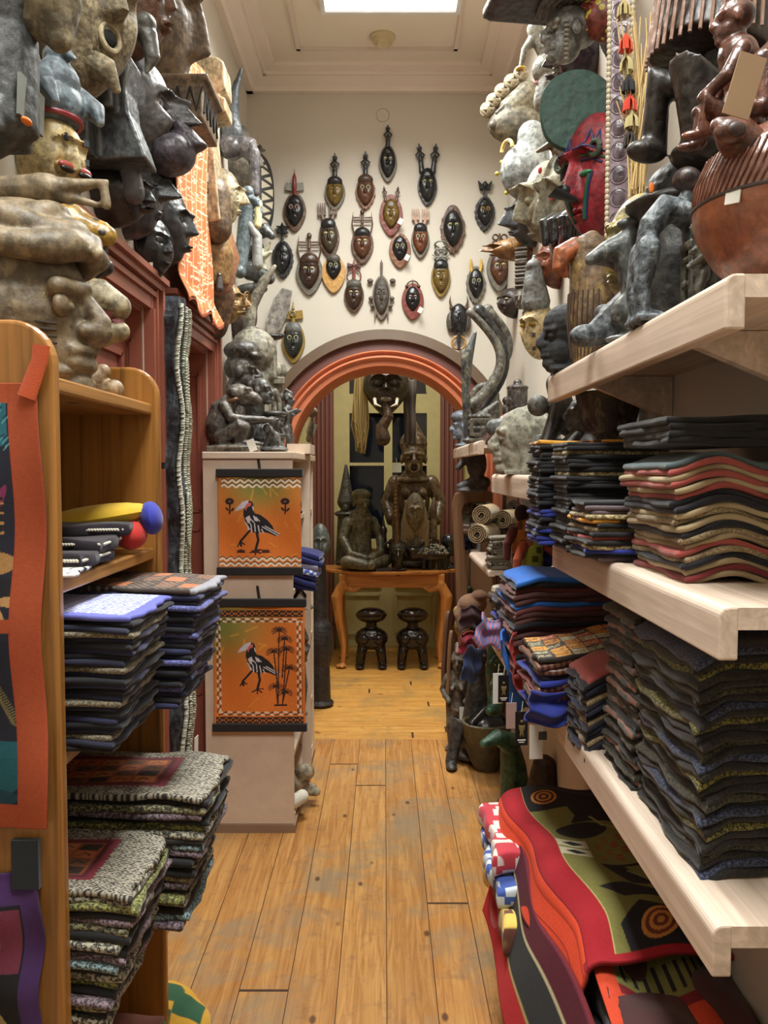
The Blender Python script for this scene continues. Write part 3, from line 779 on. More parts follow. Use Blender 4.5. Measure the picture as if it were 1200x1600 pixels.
# ================================================================== LEFT WALL CARVINGS
# placed on the wall plane XL, facing the aisle (+X)
def lw(D, py, X=XL): 
    q = at(600, py, D); return Vector((X, D, q.z))
def zat(py, D): return at(600, py, D).z
def side_mask(label, D, y0, y1, w, d, mat, o=None, rz=PI / 2, X=None, name='carved_mask', cat='mask', group=None, NR=40, NT_=72, eyem=None, side=-1, tilt=0, back=.012, hcut=0, px=None):
    """mask whose profile the camera sees; y0..y1 its pixel rows"""
    z0, z1 = zat(y1, D), zat(y0, D); h = z1 - z0; d = d / (1 + .5 * (o or {}).get('nose', .42))
    x = X if X is not None else (XL + .014 if side < 0 else XR - .014)
    if px is not None: x = at(px, 0, D).x
    t = thing(name, label, cat, (x, D, (z0 + z1) / 2), rz, group, ry=0)
    t.rotation_euler = Euler((tilt, 0, rz))
    f = ob('face', face_mesh(w, h, d, o or {}, NR, NT_, back=back), mat, t)
    if eyem: eyes(t, w, h, d, o or {}, eyem, None)
    return t, h
PH = PI / 2
S_DK = carved((84, 78, 76), (44, 40, 40), .42, .7, worn=(118, 112, 104))
S_GW = carved((150, 138, 110), (92, 80, 60), .75, .8, worn=(60, 52, 42))
S_TAN = carved((158, 142, 112), (112, 96, 70), .6, .7, worn=(186, 172, 144))
S_BR = carved((132, 108, 80), (90, 70, 50), .5, 1)
S_BLK = carved((52, 48, 48), (26, 24, 24), .35, .5)
S_GREY = carved((112, 112, 108), (64, 64, 62), .5, .5, worn=(150, 150, 142))
S_BROWN = carved((120, 78, 52), (74, 46, 30), .38, .7)
S_STEEL = carved((104, 108, 112), (56, 60, 64), .4, .5)
ORG = plain((236, 120, 30), .5)
CREAMY = carved((206, 186, 138), (176, 152, 104), .45, .5)

# big dark mask with a tan beak, nearest on the left wall
t = thing('beaked_mask', 'large dark wooden mask with broad tan beak, cut off by the top left corner', 'mask', lw(1.5, 110), PH)
b = MB(); b.tube([(0, -.02, .30), (0, -.05, .05), (0, -.07, -.10), (0, -.03, -.14)], [.08, .08, .06, .025]); b.ell((0, -.045, .14), (.11, .095, .13)); b.box((0, -.045, -.10), (.13, .10, .05))
ob('body', b.mesh(.006), carved((96, 98, 98), (34, 36, 38), .5, .6), t)
b = MB(); b.tube([(0, -.0, .30), (0, -.10, .20), (0, -.165, .10), (0, -.17, .055)], [.09, .075, .05, .025]); b.tube([(0, -.02, .16), (0, -.10, .11), (0, -.16, .06)], [.05, .05, .02])
ob('beak', b.mesh(.005), S_GW, t)
b = MB(); b.box((0.0, -.118, -.06), (.10, .006, .07), rot=(.05, 0, 0)); ob('plastic_sleeve', b.mesh(smooth=False), plain((120, 124, 120), .2), t)
b = MB(); b.ell((-.03, -.122, -.10), (.016, .008, .006)); ob('price_sticker', b, ORG, t)
# weathered mask with a hole for the eye
oo = dict(nose=.35, brow=.35, sock=.5, lid=0, mouth_z=-.62, slit=.3, open=.05, chin=.5, cheek=.1)
S_GW2 = carved((172, 158, 126), (112, 98, 74), .75, .8, worn=(64, 56, 46), sc=1.6)
t, h = side_mask('large weathered grey tan mask with a round hollow eye, beside the beaked mask', 1.93, -140, 172, .34, .17, S_GW2, oo, rz=PI / 2 - .45)
dd = .17 / 1.175
for s_ in (1,):
    x, y, z = face_xyz(np.array([s_ * .02]), np.array([-.40]), .34, h, dd, oo)
    e = ob('eye_hole', MB().ell((x[0], y[0] + .004, z[0]), (.026, .010, .019)), plain((14, 12, 10), .9), t)
    ob('eye_rim', MB().torus((x[0], y[0] + .0, z[0]), .027, .006, seg=24), S_GW2, t)
x, y, z = face_xyz(np.array([0.]), np.array([-.72]), .34, h, dd, oo)
b = MB(); b.tube([(-.02, y[0] + .03, z[0] + .03), (0, y[0] - .02, z[0]), (.02, y[0] - .03, z[0] - .035)], [.03, .028, .010]); ob('chin_spike', b.mesh(.004), S_GW2, t)
# cream face with blue-grey bird headdress
t = thing('bird_headdress_mask', 'cream faced mask with dark square marks, red eye and blue-grey bird headdress', 'mask', (-.70, 1.76, zat(252, 1.76)), PH - .45)
hh = zat(180, 1.76) - zat(325, 1.76)
o_ = dict(nose=.35, nose_b=-.35, brow=.2, eye_z=-.28, sock=.22, lid=.3, chin=.3, mouth_z=-.8, lip=.05, slit=.05)
ob('face', face_mesh(.15, hh, .075, o_, 36, 60), CREAMY, t)
for (nx, nz) in ((.35, .32), (-.3, .3), (.55, -.02)):
    x, y, z = face_xyz(np.array([nx]), np.array([nz]), .15, hh, .075, o_); b = MB(); b.box((x[0], y[0] - .001, z[0]), (.011, .006, .013), rot=(0, 0, -nx * 1.2)); ob('square_mark', b.mesh(), plain((30, 34, 44), .5), t)
for q in (-1, 1):
    x, y, z = face_xyz(np.array([q * .33]), np.array([-.3]), .15, hh, .075, o_)
    b = MB(); b.ell((x[0], y[0] - .002, z[0]), (.02, .008, .009)); e = ob('eye', b, plain((172, 70, 64), .4), t)
    b = MB(); b.ell((x[0], y[0] - .005, z[0] - .008), (.018, .007, .007)); ob('pupil', b, PUP, e)
b = MB(); b.torus((0, -.005, hh * .42), .066, .006, rot=(PI / 2, 0, 0), seg=30); ob('headband', b, plain((140, 44, 48), .45), t)
b = MB(); b.ell((0, -.03, hh * .42 + .03), (.07, .05, .05)); b.ell((0, -.035, hh * .42 + .075), (.05, .04, .045)); b.ell((.0, -.035, hh * .42 + .125), (.026, .032, .026)); b.tube([(0, -.06, hh * .42 + .125), (0, -.085, hh * .42 + .11)], [.014, .004])
for q in (-1, 1): b.tube([(q * .05, -.04, hh * .42 + .06), (q * .065, -.075, hh * .42 + .03), (q * .06, -.09, hh * .42 + .005)], [.024, .022, .01])
ob('headdress', b.mesh(.0035), carved((128, 140, 148), (82, 94, 102), .5, .8), t)
# hornbill mask: slab with curved beak on top
D = 2.12
t = thing('hornbill_mask', 'dark grey hornbill mask with long upright slab and curled beak crest', 'mask', lw(D, 265), PH)
Z = lambda y: zat(y, D) - zat(265, D)
b = MB(); b.prism([(-.13, Z(262)), (.13, Z(262)), (.12, Z(90)), (-.12, Z(90))], -.045, .0)
V = []
prof = [(-.03, Z(262)), (-.16, Z(258)), (-.145, Z(230)), (-.12, Z(190)), (-.112, Z(150)), (-.118, Z(118)), (-.122, Z(98)), (-.06, Z(95)), (-.03, Z(110))]
n_ = len(prof); V = [(-.055, y, z) for y, z in prof] + [(.055, y, z) for y, z in prof]
b.add(V, [tuple(reversed(range(n_))), tuple(range(n_, 2 * n_))] + [(i, (i + 1) % n_, (i + 1) % n_ + n_, i + n_) for i in range(n_)])
b.box((-.07, -.06, Z(175)), (.05, .06, .05))
ob('slab', b.mesh(.006, sm_it=1), carved((96, 98, 98), (54, 56, 58), .4, .9), t)
b = MB(); b.tube([(0, -.02, Z(80)), (0, -.07, Z(50)), (0, -.12, Z(40)), (0, -.155, Z(58)), (0, -.165, Z(90)), (0, -.15, Z(112))], [.035, .035, .03, .026, .02, .006])
b.tube([(0, -.06, Z(62)), (0, -.11, Z(30)), (0, -.15, Z(34))], [.03, .026, .016]); b.ell((0, -.15, Z(38)), (.035, .026, .026)); b.tube([(0, -.15, Z(30)), (0, -.155, Z(20))], [.012, .002])
b.torus((0, -.135, Z(75)), .05, .013, rot=(0, 0, PI / 2), a0=-.3, a1=2.2, seg=16)
ob('beak_crest', b.mesh(.004), carved((122, 120, 112), (76, 74, 70), .42, .8), t)
# mask with pointed nose behind the slab
t, h = side_mask('dark brown mask with long wedge nose and round chin behind the hornbill slab', 2.4, 85, 285, .24, .17, carved((94, 88, 84), (54, 50, 48), .4, .6), dict(nose=.75, nose_b=-.1, brow=.2, mouth_z=-.45, lip=.3, slit=.3, cheek=.25, chin=.1))
b = MB(); b.tube([(0, -.10, .03), (0, -.20, -.08), (0, -.12, -.10)], [.02, .03, .03]); b.ell((0, -.12, -h * .28), (.07, .075, .06)); ob('nose', b.mesh(.005), carved((104, 96, 104), (64, 58, 66), .38, .5), t)
# round shaded brown mask above
t, h = side_mask('glossy brown domed mask at the top edge with carved comb lines', 2.28, -90, 100, .22, .16, S_BROWN, dict(nose=.2, scar=1, chin=.2), tilt=-.1)
b = MB(); b.torus((0.05, -.12, 0.02), .045, .01, seg=24); ob('ear_ring', b, S_BROWN, t)
# tall mask with zigzag chin block
D = 2.72
t, h = side_mask('tall grey brown mask with narrow face standing on a zigzag carved chin block', D, -120, 165, .25, .15, S_BR, dict(nose=.55, nose_b=-.45, brow=.4, sock=.3, mouth_z=-.75, lip=.1, chin=.2, top=.3))
b = MB(); b.box((0, -.085, 0), (.24, .17, .115)); b.box((0, -.095, .065), (.25, .19, .02)); bl = ob('chin_block', b.mesh(.006, sm_it=1), S_BR, t, loc=(0, 0, -h / 2 - .03))
b = MB()
for k in range(4):
    x0 = -.10 + k * .05
    b.tube([(x0, -.172, -.035), (x0 + .025, -.172, .035), (x0 + .05, -.172, -.035)], .004, seg=6, ball=False)
    y0 = -.02 - k * .038; b.tube([(-.121, y0, .035), (-.121, y0 - .019, -.035), (-.121, y0 - .038, .035)], .004, seg=6, ball=False)
ob('zigzag_line', b, plain((36, 28, 20), .6), bl)
b = MB(); b.torus((0, -.17, h * .23), .05, .012, rot=(0, 0, PI / 2), seg=24); ob('brow_ring', b, S_BR, t)
# dark lower masks
t, h = side_mask('black rough mask with small open mouth hanging below the hornbill slab', 2.22, 255, 356, .20, .115, S_BLK, dict(nose=.3, mouth_z=-.45, lip=.35, slit=.3, chin=.25))
b = MB(); b.tube([(-.06, -.07, .08), (-.055, -.085, -.01)], [.026, .03]); ob('ear', b.mesh(), carved((84, 82, 86), (44, 42, 46), .35, .5), t)
t, h = side_mask('dark grey mask with sharp pointed nose between two black masks', 2.42, 225, 375, .2, .12, carved((70, 70, 74), (36, 36, 40), .38, .5), dict(nose=.8, nose_b=-.12, brow=.08, chin=.3))
t, h = side_mask('smooth black mask with closed eyes and a white price tag on its cheek', 2.58, 335, 441, .17, .085, carved((44, 38, 40), (22, 20, 22), .3, .3), dict(nose=.36, lip=.28, slit=.16, mouth_z=-.55, brow=.06, sock=.12, lid=.1, chin=.38), rz=PH - .35)
ob('price_tag', boxes([(-.005, .005, -.003, .0, -.01, .01)]), TAGW, t, loc=(-.055, -.055, -.07), rot=(0, 0, -.9))
t, h = side_mask('black profile mask with angular nose and lips, right of the smooth black mask', 2.78, 290, 418, .2, .10, carved((62, 58, 64), (30, 28, 32), .35, .4), dict(nose=.5, lip=.35, slit=.2, mouth_z=-.55, brow=.16, sock=.3, chin=.3))
# long pale mask seen in profile
D = 3.35
t = thing('long_mask', 'long pale wooden mask seen in profile with heavy brow and white price tag', 'mask', lw(D, 230), PH)
Z = lambda y: zat(y, D) - zat(230, D)
prof = [(0, Z(100)), (-.10, Z(103)), (-.125, Z(110)), (-.13, Z(150)), (-.095, Z(162)), (-.13, Z(165)), (-.13, Z(186)), (-.07, Z(188)), (-.085, Z(250)), (-.095, Z(300)), (-.105, Z(352)), (-.05, Z(356)), (0, Z(340))]
n_ = len(prof); b = MB(); V = [(-.075, y, z) for y, z in prof] + [(.075, y, z) for y, z in prof]
b.add(V, [tuple(reversed(range(n_))), tuple(range(n_, 2 * n_))] + [(i, (i + 1) % n_, (i + 1) % n_ + n_, i + n_) for i in range(n_)])
ob('face', b.mesh(.006, sm_it=3), carved((186, 164, 128), (140, 116, 82), .55, 1, worn=(206, 190, 160)), t)
ob('chin', MB().tube([(0, -.055, Z(305)), (0, -.07, Z(355))], [.078, .07]).mesh(.008), carved((122, 96, 66), (84, 64, 44), .5), t)
ob('price_tag', boxes([(-.003, .0, -.012, .012, -.018, .018)]), TAGW, t, loc=(-.078, -.05, Z(288)))
# antelope horns
D = 3.85
t = thing('antelope_crest', 'slender dark antelope crest with two upright horns near the cornice', 'carving', lw(D, 170), PH)
Z = lambda y: zat(y, D) - zat(170, D)
b = MB(); b.tube([(0, -.04, Z(230)), (0, -.05, Z(180)), (-.02, -.07, Z(145)), (-.02, -.10, Z(112))], [.04, .036, .02, .008]); b.tube([(0, -.05, Z(180)), (.03, -.05, Z(150)), (.03, -.06, Z(122))], [.03, .018, .006]); b.ell((0, -.05, Z(205)), (.04, .05, .07))
ob('horn', b.mesh(.004), S_STEEL, t)
b = MB(); b.tube([(0, -.03, Z(222)), (0, -.13, Z(232)), (0, -.16, Z(256))], [.04, .05, .02]); b.ell((0, -.05, Z(232)), (.06, .06, .05)); b.tube([(0, -.15, Z(240)), (0, -.155, Z(300))], [.03, .022])
ob('head', b.mesh(.005), carved((108, 102, 104), (60, 56, 60), .3, .4, worn=(160, 150, 150)), t)
t, h = side_mask('grey brown hooded mask with ridged cap in front of the triangle patterned mask', 4.1, 193, 305, .17, .13, carved((116, 104, 86), (70, 62, 50), .6, .9), dict(nose=.3, brow=.3, sock=.3, chin=.25))
# plank mask with triangles
D = 4.42; ras = Ras(90, 170, (196, 186, 160), 1.9)
DK = (38, 34, 34)
for i in range(-1, 8):
    y = i * .15
    ras.poly([(.0, y), (1, y + .15), (1, y + .19), (.0, y + .04)], DK); ras.poly([(0, y + .15), (1, y), (1, y + .04), (0, y + .19)], DK)
ras.mask(((ras.X - .5) / .5) ** 2 + ((ras.Y - .5) / .5) ** 2 > .82, DK); ras.rect(.46, 0, .54, 1, DK)
def pf(u, v):
    xx = (u - .5) * 2; zz = (v - .5) * 2
    w_ = np.sqrt(np.clip(1 - np.abs(zz) ** 2.6, 0.0009, 1))
    return xx * w_ * .082, -.02 + .02 * xx ** 2, zz * .215
me = sheet(ras, pf, .018, (60, 50, 44)); c = at(405, 305, D)
tag(ob('patterned_mask', me, vcol(.6, 200, .2), loc=(c.x, c.y, c.z), rot=(0, 0, .45)), 'tall oval mask painted with cream triangles on black beside the end wall', 'mask')
b = MB()
# drum-like brown mask
D = 3.45
t = thing('barrel_mask', 'rounded tan wooden mask like half a barrel with a small hanging charm', 'mask', lw(D, 400), PH)
Z = lambda y: zat(y, D) - zat(400, D)
b = MB(); b.tube([(0, .0, Z(357)), (0, .0, Z(400)), (0, 0, Z(446))], [.10, .13, .105], seg=28, ball=False); ob('shell', b.mesh(.007), carved((178, 140, 88), (140, 102, 58), .45, .9), t)
b = MB(); b.tube([(0, 0, Z(362)), (0, 0, Z(400)), (0, 0, Z(442))], [.07, .10, .07]); ob('dark_rim', b.mesh(), S_BROWN, t, loc=(.04, -.045, 0))
b = MB(); b.ell((0, 0, 0), (.012, .01, .012)); b.tube([(0, 0, -.01), (0, 0, -.05)], [.012, .016]); ob('charm', b.mesh(), S_BLK, t, loc=(-.10, -.085, Z(440)))
# pale stripy mask, bluish plank, ivory peg
t, h = side_mask('pale striped narrow mask behind the barrel shaped mask', 3.7, 262, 356, .12, .12, carved((196, 182, 140), (104, 84, 60), .5, 1), dict(nose=.5, chin=.5, scar=1))
D = 3.8
t = thing('bird_plank', 'bluish grey upright bird plank with ivory coloured peg', 'carving', lw(D, 350), PH)
Z = lambda y: zat(y, D) - zat(350, D)
b = MB(); b.tube([(0, -.13, Z(300)), (0, -.12, Z(340)), (0, -.09, Z(425))], [.028, .035, .03], flat=.6); b.tube([(0, -.12, Z(308)), (0, -.17, Z(316)), (0, -.185, Z(330))], [.02, .022, .014]); ob('plank', b.mesh(.004), carved((132, 146, 150), (86, 98, 104), .4, .7), t)
b = MB(); b.tube([(0, -.178, Z(318)), (0, -.172, Z(352))], [.017, .017]); ob('peg', b, carved((214, 196, 138), (190, 168, 108), .45, .5), t)
b = MB(); b.tube([(0, -.13, Z(350)), (0, -.17, Z(370)), (0, -.17, Z(415))], [.02, .022, .025]); ob('stem', b, S_GREY, t)
# horned antelope head with white horns
D = 4.12
t = thing('horned_mask', 'dark animal head mask with open jaws and several pale curved horns', 'mask', lw(D, 395), PH - .35)
Z = lambda y: zat(y, D) - zat(395, D)
b = MB(); b.ell((0, -.09, Z(392)), (.06, .08, .06)); b.tube([(0, -.1, Z(372)), (0, -.19, Z(365)), (0, -.215, Z(375))], [.03, .036, .02]); b.tube([(0, -.1, Z(425)), (0, -.2, Z(440))], [.05, .03]); b.ell((0, -.1, Z(455)), (.05, .09, .03)); ob('head', b.mesh(.005), carved((80, 82, 84), (40, 42, 44), .35, .5, worn=(140, 140, 130)), t)
for (p, r) in (([(.02, -.05, Z(398)), (.03, -.1, Z(408)), (.02, -.16, Z(400)), (.01, -.20, Z(385))], [.028, .03, .022, .006]), ([(-.02, -.14, Z(410)), (-.02, -.18, Z(408)), (-.02, -.22, Z(402))], [.018, .018, .008]), ([(.0, -.15, Z(395)), (0, -.17, Z(420)), (0, -.18, Z(438))], [.02, .016, .006])):
    b = MB(); b.tube(p, r); ob('horn', b, carved((186, 184, 160), (140, 136, 112), .45, .6), t)
# hat-like beaked bits lower
t, h = side_mask('brown mask with pale almond eye partly behind the grey blade', 4.15, 450, 540, .18, .12, carved((96, 78, 70), (60, 48, 44), .5, .5), dict(nose=.35, chin=.4), eyem=plain((196, 176, 140), .5), rz=PH - .7)
c = at(432, 488, 4.55); b = MB()
b.prism([(-.035, -.16), (.03, -.09), (.07, .02), (.078, .13), (.02, .135), (-.02, .07), (-.055, -.06)], -.006, .006)
o = ob('leaf_shaped_carving', b.mesh(.004, sm_it=1), carved((158, 150, 140), (116, 108, 100), .6, .6), loc=c, rot=(0, .08, .35)); tag(o, 'flat grey leaf shaped wooden blade against the end wall', 'carving')
t, h = side_mask('light wood mask with concentric carved rings round the eye', 3.72, 438, 510, .15, .13, carved((196, 162, 106), (140, 104, 58), .45, .8), dict(nose=.55, scar=1, lip=.5, slit=.4, mouth_z=-.5), rz=PH - .3)
for k in range(3):
    b = MB(); b.torus((.02, -.125, .01), .012 + .012 * k, .004, seg=20, sg=6); ob('eye_ring', b, plain((112, 82, 44), .5), t)
t = thing('curved_board', 'dark brown curved board mask beside the concentric ringed mask', 'mask', lw(3.52, 465), PH)
b = MB(); b.tube([(0, -.02, .11), (0, -.04, 0), (0, -.02, -.11)], [.07, .08, .07], flat=1); ob('board', b.mesh(.008), carved((112, 78, 50), (66, 44, 28), .35, .8), t)
t = thing('wide_brim_mask', 'small black mask with wide curling brim beneath the grey blade', 'mask', lw(4.2, 540), PH - .4)
b = MB(); b.ell((0, -.14, .03), (.07, .13, .018)); b.ell((0, -.10, .05), (.05, .06, .035)); b.ell((0, -.09, -.03), (.045, .05, .07)); b.tube([(0, -.13, .02), (0, -.27, .035)], [.03, .008]); ob('head', b.mesh(.004), S_BLK, t)
# mud cloth hanging over the door head
ras = Ras(110, 330, (204, 116, 66), 3.0); rr = random.Random(4)
for k in range(13):
    u = .05 + k * .075
    ras.rect(u - .004, 0, u + .004, 1, (236, 190, 150))
for k in range(850):
    u, v = rr.random(), rr.random()
    if rr.random() < .5: ras.rect(u, v, u + .09, v + .004, (240, 214, 182))
    else: ras.line([(u, v), (u + .03, v + .012)], .006, (240, 214, 182))
ras.rect(0, .0, 1, .014, (150, 70, 40))
def pf(u, v):
    y = 2.79 + u * .54; z = 2.06 + v * (3.0 - 2.06) + .012 * np.sin(u * 26) * (v < .02)
    x = XL + .05 + .012 * np.sin(u * 14 + v * 3) + .006 * np.sin(v * 9)
    x = x + .045 * sst(.12, .0, v)
    return x, y, z
tag(ob('mud_cloth', sheet(ras, pf, .003, (190, 120, 80)), vcol(.9)), 'orange patterned mud cloth hanging on the left wall over the second door head', 'cloth')
# long black beaded strip hanging between the doors
D = 2.74
t = thing('beaded_hanging', 'long black carved strip edged with cowrie shell braid, hanging between the two red doors', 'wall hanging', (XL + .012, D, 1.2), PH)
zt, zb_ = zat(466, D) - 1.2, zat(1230, D) - 1.2
V = []; b = MB()
ns = 90
for i in range(ns):
    f_ = i / (ns - 1); z = zt + (zb_ - zt) * f_
    wd = .07 + .010 * math.sin(f_ * 23) + .006 * math.sin(f_ * 61)
    if i < 4: wd *= .5 + i * .12
    pr = .062 + .008 * math.sin(f_ * 31 + 1)
    V += [(-wd, 0, z), (-wd, -pr, z), (-wd * .4, -pr - .010, z), (wd * .4, -pr - .010, z), (wd, -pr, z), (wd, 0, z)]
b.add(V, [(i * 6 + j, i * 6 + (j + 1) % 6, (i + 1) * 6 + (j + 1) % 6, (i + 1) * 6 + j) for i in range(ns - 1) for j in range(6)] + [tuple(range(6)), tuple(reversed(range((ns - 1) * 6, ns * 6)))])
ob('backing', b.mesh(), carved((50, 54, 62), (24, 26, 30), .42, .5, worn=(96, 104, 116)), t)
COW = plain((176, 176, 158), .4)
b = MB(); rr = random.Random(2)
for i in range(210):
    f_ = i / 210; z = zt - .03 + (zb_ - zt + .03) * f_
    for q in (-1, .25, 1):
        xx = q * (.055 + .012 * math.sin(f_ * 23 + q)) + .004 * rr.uniform(-1, 1)
        b.ell((xx, -.074 - .006 * math.sin(f_ * 31 + 1), z), (.010, .008, .0055), rot=(0, .5 * q, 0), seg=8, rings=6)
cb = ob('shell_braid', b, COW, t); cb['kind'] = 'stuff'
b = MB()
for zc in (.32, -.12, -.45):
    for i in range(46):
        a = 2 * PI * i / 46; b.ell((.017 * math.cos(a), -.084, zc + zt * .3 + .085 * math.sin(a)), (.005, .005, .005), seg=8, rings=6)
    for i in range(16): b.ell((0, -.084, zc + zt * .3 + -.07 + i * .009), (.004, .005, .004), seg=8, rings=6)
cb = ob('shell_loops', b, COW, t); cb['kind'] = 'stuff'
b = MB(); b.box((0, 0, 0), (.05, .002, .09)); tg = ob('paper_tag', b.mesh(smooth=False), TAGW, t, loc=(.0, -.1, zat(1172, D) - 1.2), rot=(0, .1, 0))
# ================================================================== BOOKCASE, NEAR LEFT
BN, BF, BX = 1.16, 1.66, -.448
BTOP = 1.705
P1 = pine((158, 108, 52), (112, 72, 32), 'z', .32, 1.0); P1y = pine((170, 120, 62), (122, 80, 38), 'y', .32, 1.0)
bc = thing('bookcase', 'varnished pine bookcase with rounded side panels and shelves of folded textiles', 'bookcase', (0, 0, 0))
def side_panel(y0, y1, name):
    V = []; R = .06
    prof = [(XL + .003, 0), (BX, 0)] + [(BX - R + R * math.cos(a), BTOP - R + R * math.sin(a)) for a in np.linspace(0, PI / 2, 9)] + [(XL + .003, BTOP)]
    b = MB(); b.prism(prof, y0, y1); o = ob(name, b.mesh(smooth=False), P1, bc); bevel(o, .006, 3); return o
side_panel(BN - .022, BN, 'side_panel'); side_panel(BF, BF + .022, 'side_panel')
SHZ = [1.632, 1.345, 1.094, .70, .36, .08]
for z in SHZ:
    o = ob('shelf', boxes([(XL + .02, BX - .012, BN + .001, BF - .001, z - .022, z)]), P1y, bc); bevel(o, .004, 2)
ob('back_panel', boxes([(XL + .004, XL + .014, BN + .001, BF - .001, .02, BTOP - .07)]), pine((150, 100, 50), (110, 70, 32), 'z', .4), bc)

# ------------------------------------------------------------------ carved heads on the bookcase
W_HEAD = carved((146, 128, 100), (106, 90, 66), .55, 1, sc=.8)
t = thing('helmet_head', 'large pale wooden head with coiled headdress and bird on top of the bookcase', 'carving', (-.580, 1.36, SHZ[0] + .004), PH)
b = MB(); 
b.head((0, 0, .112), .28, 0, neck=False, nose=.7, ears=1, lips=.5); b.ell((0, .03, .11), (.10, .13, .10)); b.ell((0, .0, .02), (.08, .10, .024))
b.tube([(0, -.085, .135), (0, -.128, .082), (0, -.108, .074)], [.010, .014, .014])
hd = ob('head', b.mesh(.0038), W_HEAD, t)
for q in (-1, 1):
    for k in range(4):
        b = MB(); b.tube([(q * .078, -.030, .094 - k * .010), (q * .066, -.074, .090 - k * .010)], .0024, seg=6); ob('scar_line', b, plain((58, 44, 30), .8), hd)
    b = MB(); b.ell((q * .050, -.078, .122), (.024, .012, .020)); ob('eye', b.mesh(), carved((134, 116, 90), (84, 70, 50), .5), hd)
    b = MB(); b.torus((q * .051, -.070, .122), .024, .0030, rot=(0, 0, q * .75), seg=20); ob('eyelid', b, W_HEAD, hd)
b = MB()
def coil(z, rx, ry, r, n=30, ph=0, cy=.02):
    pts = [(rx * math.cos(a + ph), cy + ry * math.sin(a + ph), z + .008 * math.sin(3 * a)) for a in np.linspace(0, 2 * PI, n)]
    b.tube(pts, [r * (1 + .12 * math.sin(5 * a)) for a in np.linspace(0, 2 * PI, n)], seg=14, ball=False)
coil(.212, .095, .118, .024); coil(.240, .078, .10, .025, ph=.5); b.ell((0, .02, .225), (.09, .11, .04)); coil(.266, .050, .075, .022); b.ell((0, .01, .268), (.06, .08, .03))
b.tube([(-.02, -.06, .262), (.03, -.09, .235), (.06, -.10, .215), (.09, -.07, .20)], [.016, .02, .02, .01]); b.tube([(.07, .05, .262), (.06, -.04, .262), (.03, -.10, .235), (-.03, -.128, .205)], [.014, .018, .018, .01]); b.tube([(.085, .06, .24), (.09, -.02, .235), (.07, -.08, .21)], [.014, .018, .010])
ob('coiled_headdress', b.mesh(.0045), W_HEAD, t)
b = MB(); b.tube([(0, .12, .305), (0, .03, .311), (0, -.04, .314)], [.014, .024, .026]); b.ell((0, -.03, .316), (.026, .034, .024)); b.tube([(0, -.04, .318), (0, -.085, .320), (0, -.135, .326)], [.018, .012, .005]); b.tube([(0, -.04, .306), (0, -.08, .300), (0, -.12, .290)], [.014, .008, .005]); b.tube([(0, -.13, .322), (0, -.134, .290)], [.007, .008]); b.tube([(0, -.02, .30), (0, -.02, .27)], .014)
ob('bird', b.mesh(.0035), W_HEAD, t)
t = thing('tongue_head', 'pale carved animal head with open jaws and pink tongue, behind the large coiled head', 'carving', (-.63, 1.58, SHZ[0] + .004), PH)
b = MB(); b.ell((0, .0, .19), (.06, .085, .05)); b.tube([(0, -.03, .185), (0, -.10, .185), (0, -.13, .17)], [.045, .038, .026]); b.tube([(0, .03, .16), (0, -.07, .115), (0, -.135, .125)], [.055, .035, .018]); b.tube([(0, .03, .16), (0, .03, .02)], [.05, .05]); b.ell((0, -.01, .025), (.06, .09, .025))
b.tube([(0, .03, .2), (0, -.0, .26)], [.04, .03])
ob('head', b.mesh(.004), carved((172, 158, 124), (120, 104, 74), .55, .6, worn=(60, 56, 52)), t)
b = MB(); b.tube([(0, -.02, .145), (0, -.09, .150), (0, -.128, .143)], [.03, .026, .014], flat=.4); ob('tongue', b, plain((176, 116, 122), .35), t)
b = MB(); b.tube([(0, -.02, .155), (0, -.11, .158)], [.033, .026], flat=.6); ob('mouth', b.mesh(), plain((104, 40, 46), .4), t)
for q in (-1, 1): ob('tooth', MB().tube([(q * .022, -.10, .125), (q * .02, -.102, .146)], [.007, .002]), plain((214, 204, 170), .4), t)
b = MB(); b.tube([(-.02, -.04, .01), (0, -.07, .022), (0, -.10, .05)], [.02, .03, .015]); b.tube([(.02, -.06, .012), (.0, -.12, .016)], [.02, .02]); ob('base', b.mesh(.003), carved((176, 152, 116), (128, 98, 70), .5, .8), t)
t = thing('leopard_head', 'yellow and black spotted animal head with curling feelers above the pink tongued head', 'carving', (-.635, 1.585, SHZ[0] + .262), PH)
b = MB(); b.ell((0, -.03, .06), (.045, .06, .05)); b.tube([(0, -.06, .06), (0, -.115, .045)], [.035, .02]); b.tube([(0, -.05, .03), (0, -.09, .0), (0, -.10, -.005)], [.03, .026, .018]); b.tube([(0, -.02, .04), (0, 0, -.03)], [.035, .035]); b.tube([(.0, -.11, .06), (0, -.09, .075)], [.012, .006])
ob('head', b.mesh(.0035), carved((190, 152, 66), (160, 122, 52), .3, .3, spot=(40, 32, 28), sc=.9), t)
b = MB(); b.ell((0, -.105, -.012), (.02, .022, .018)); b.tube([(0, -.11, .0), (0, -.115, .03)], [.006, .003]); b.tube([(0, -.1, -.02), (0, -.09, -.05)], [.005, .002]); ob('snout', b.mesh(), BLK, t)

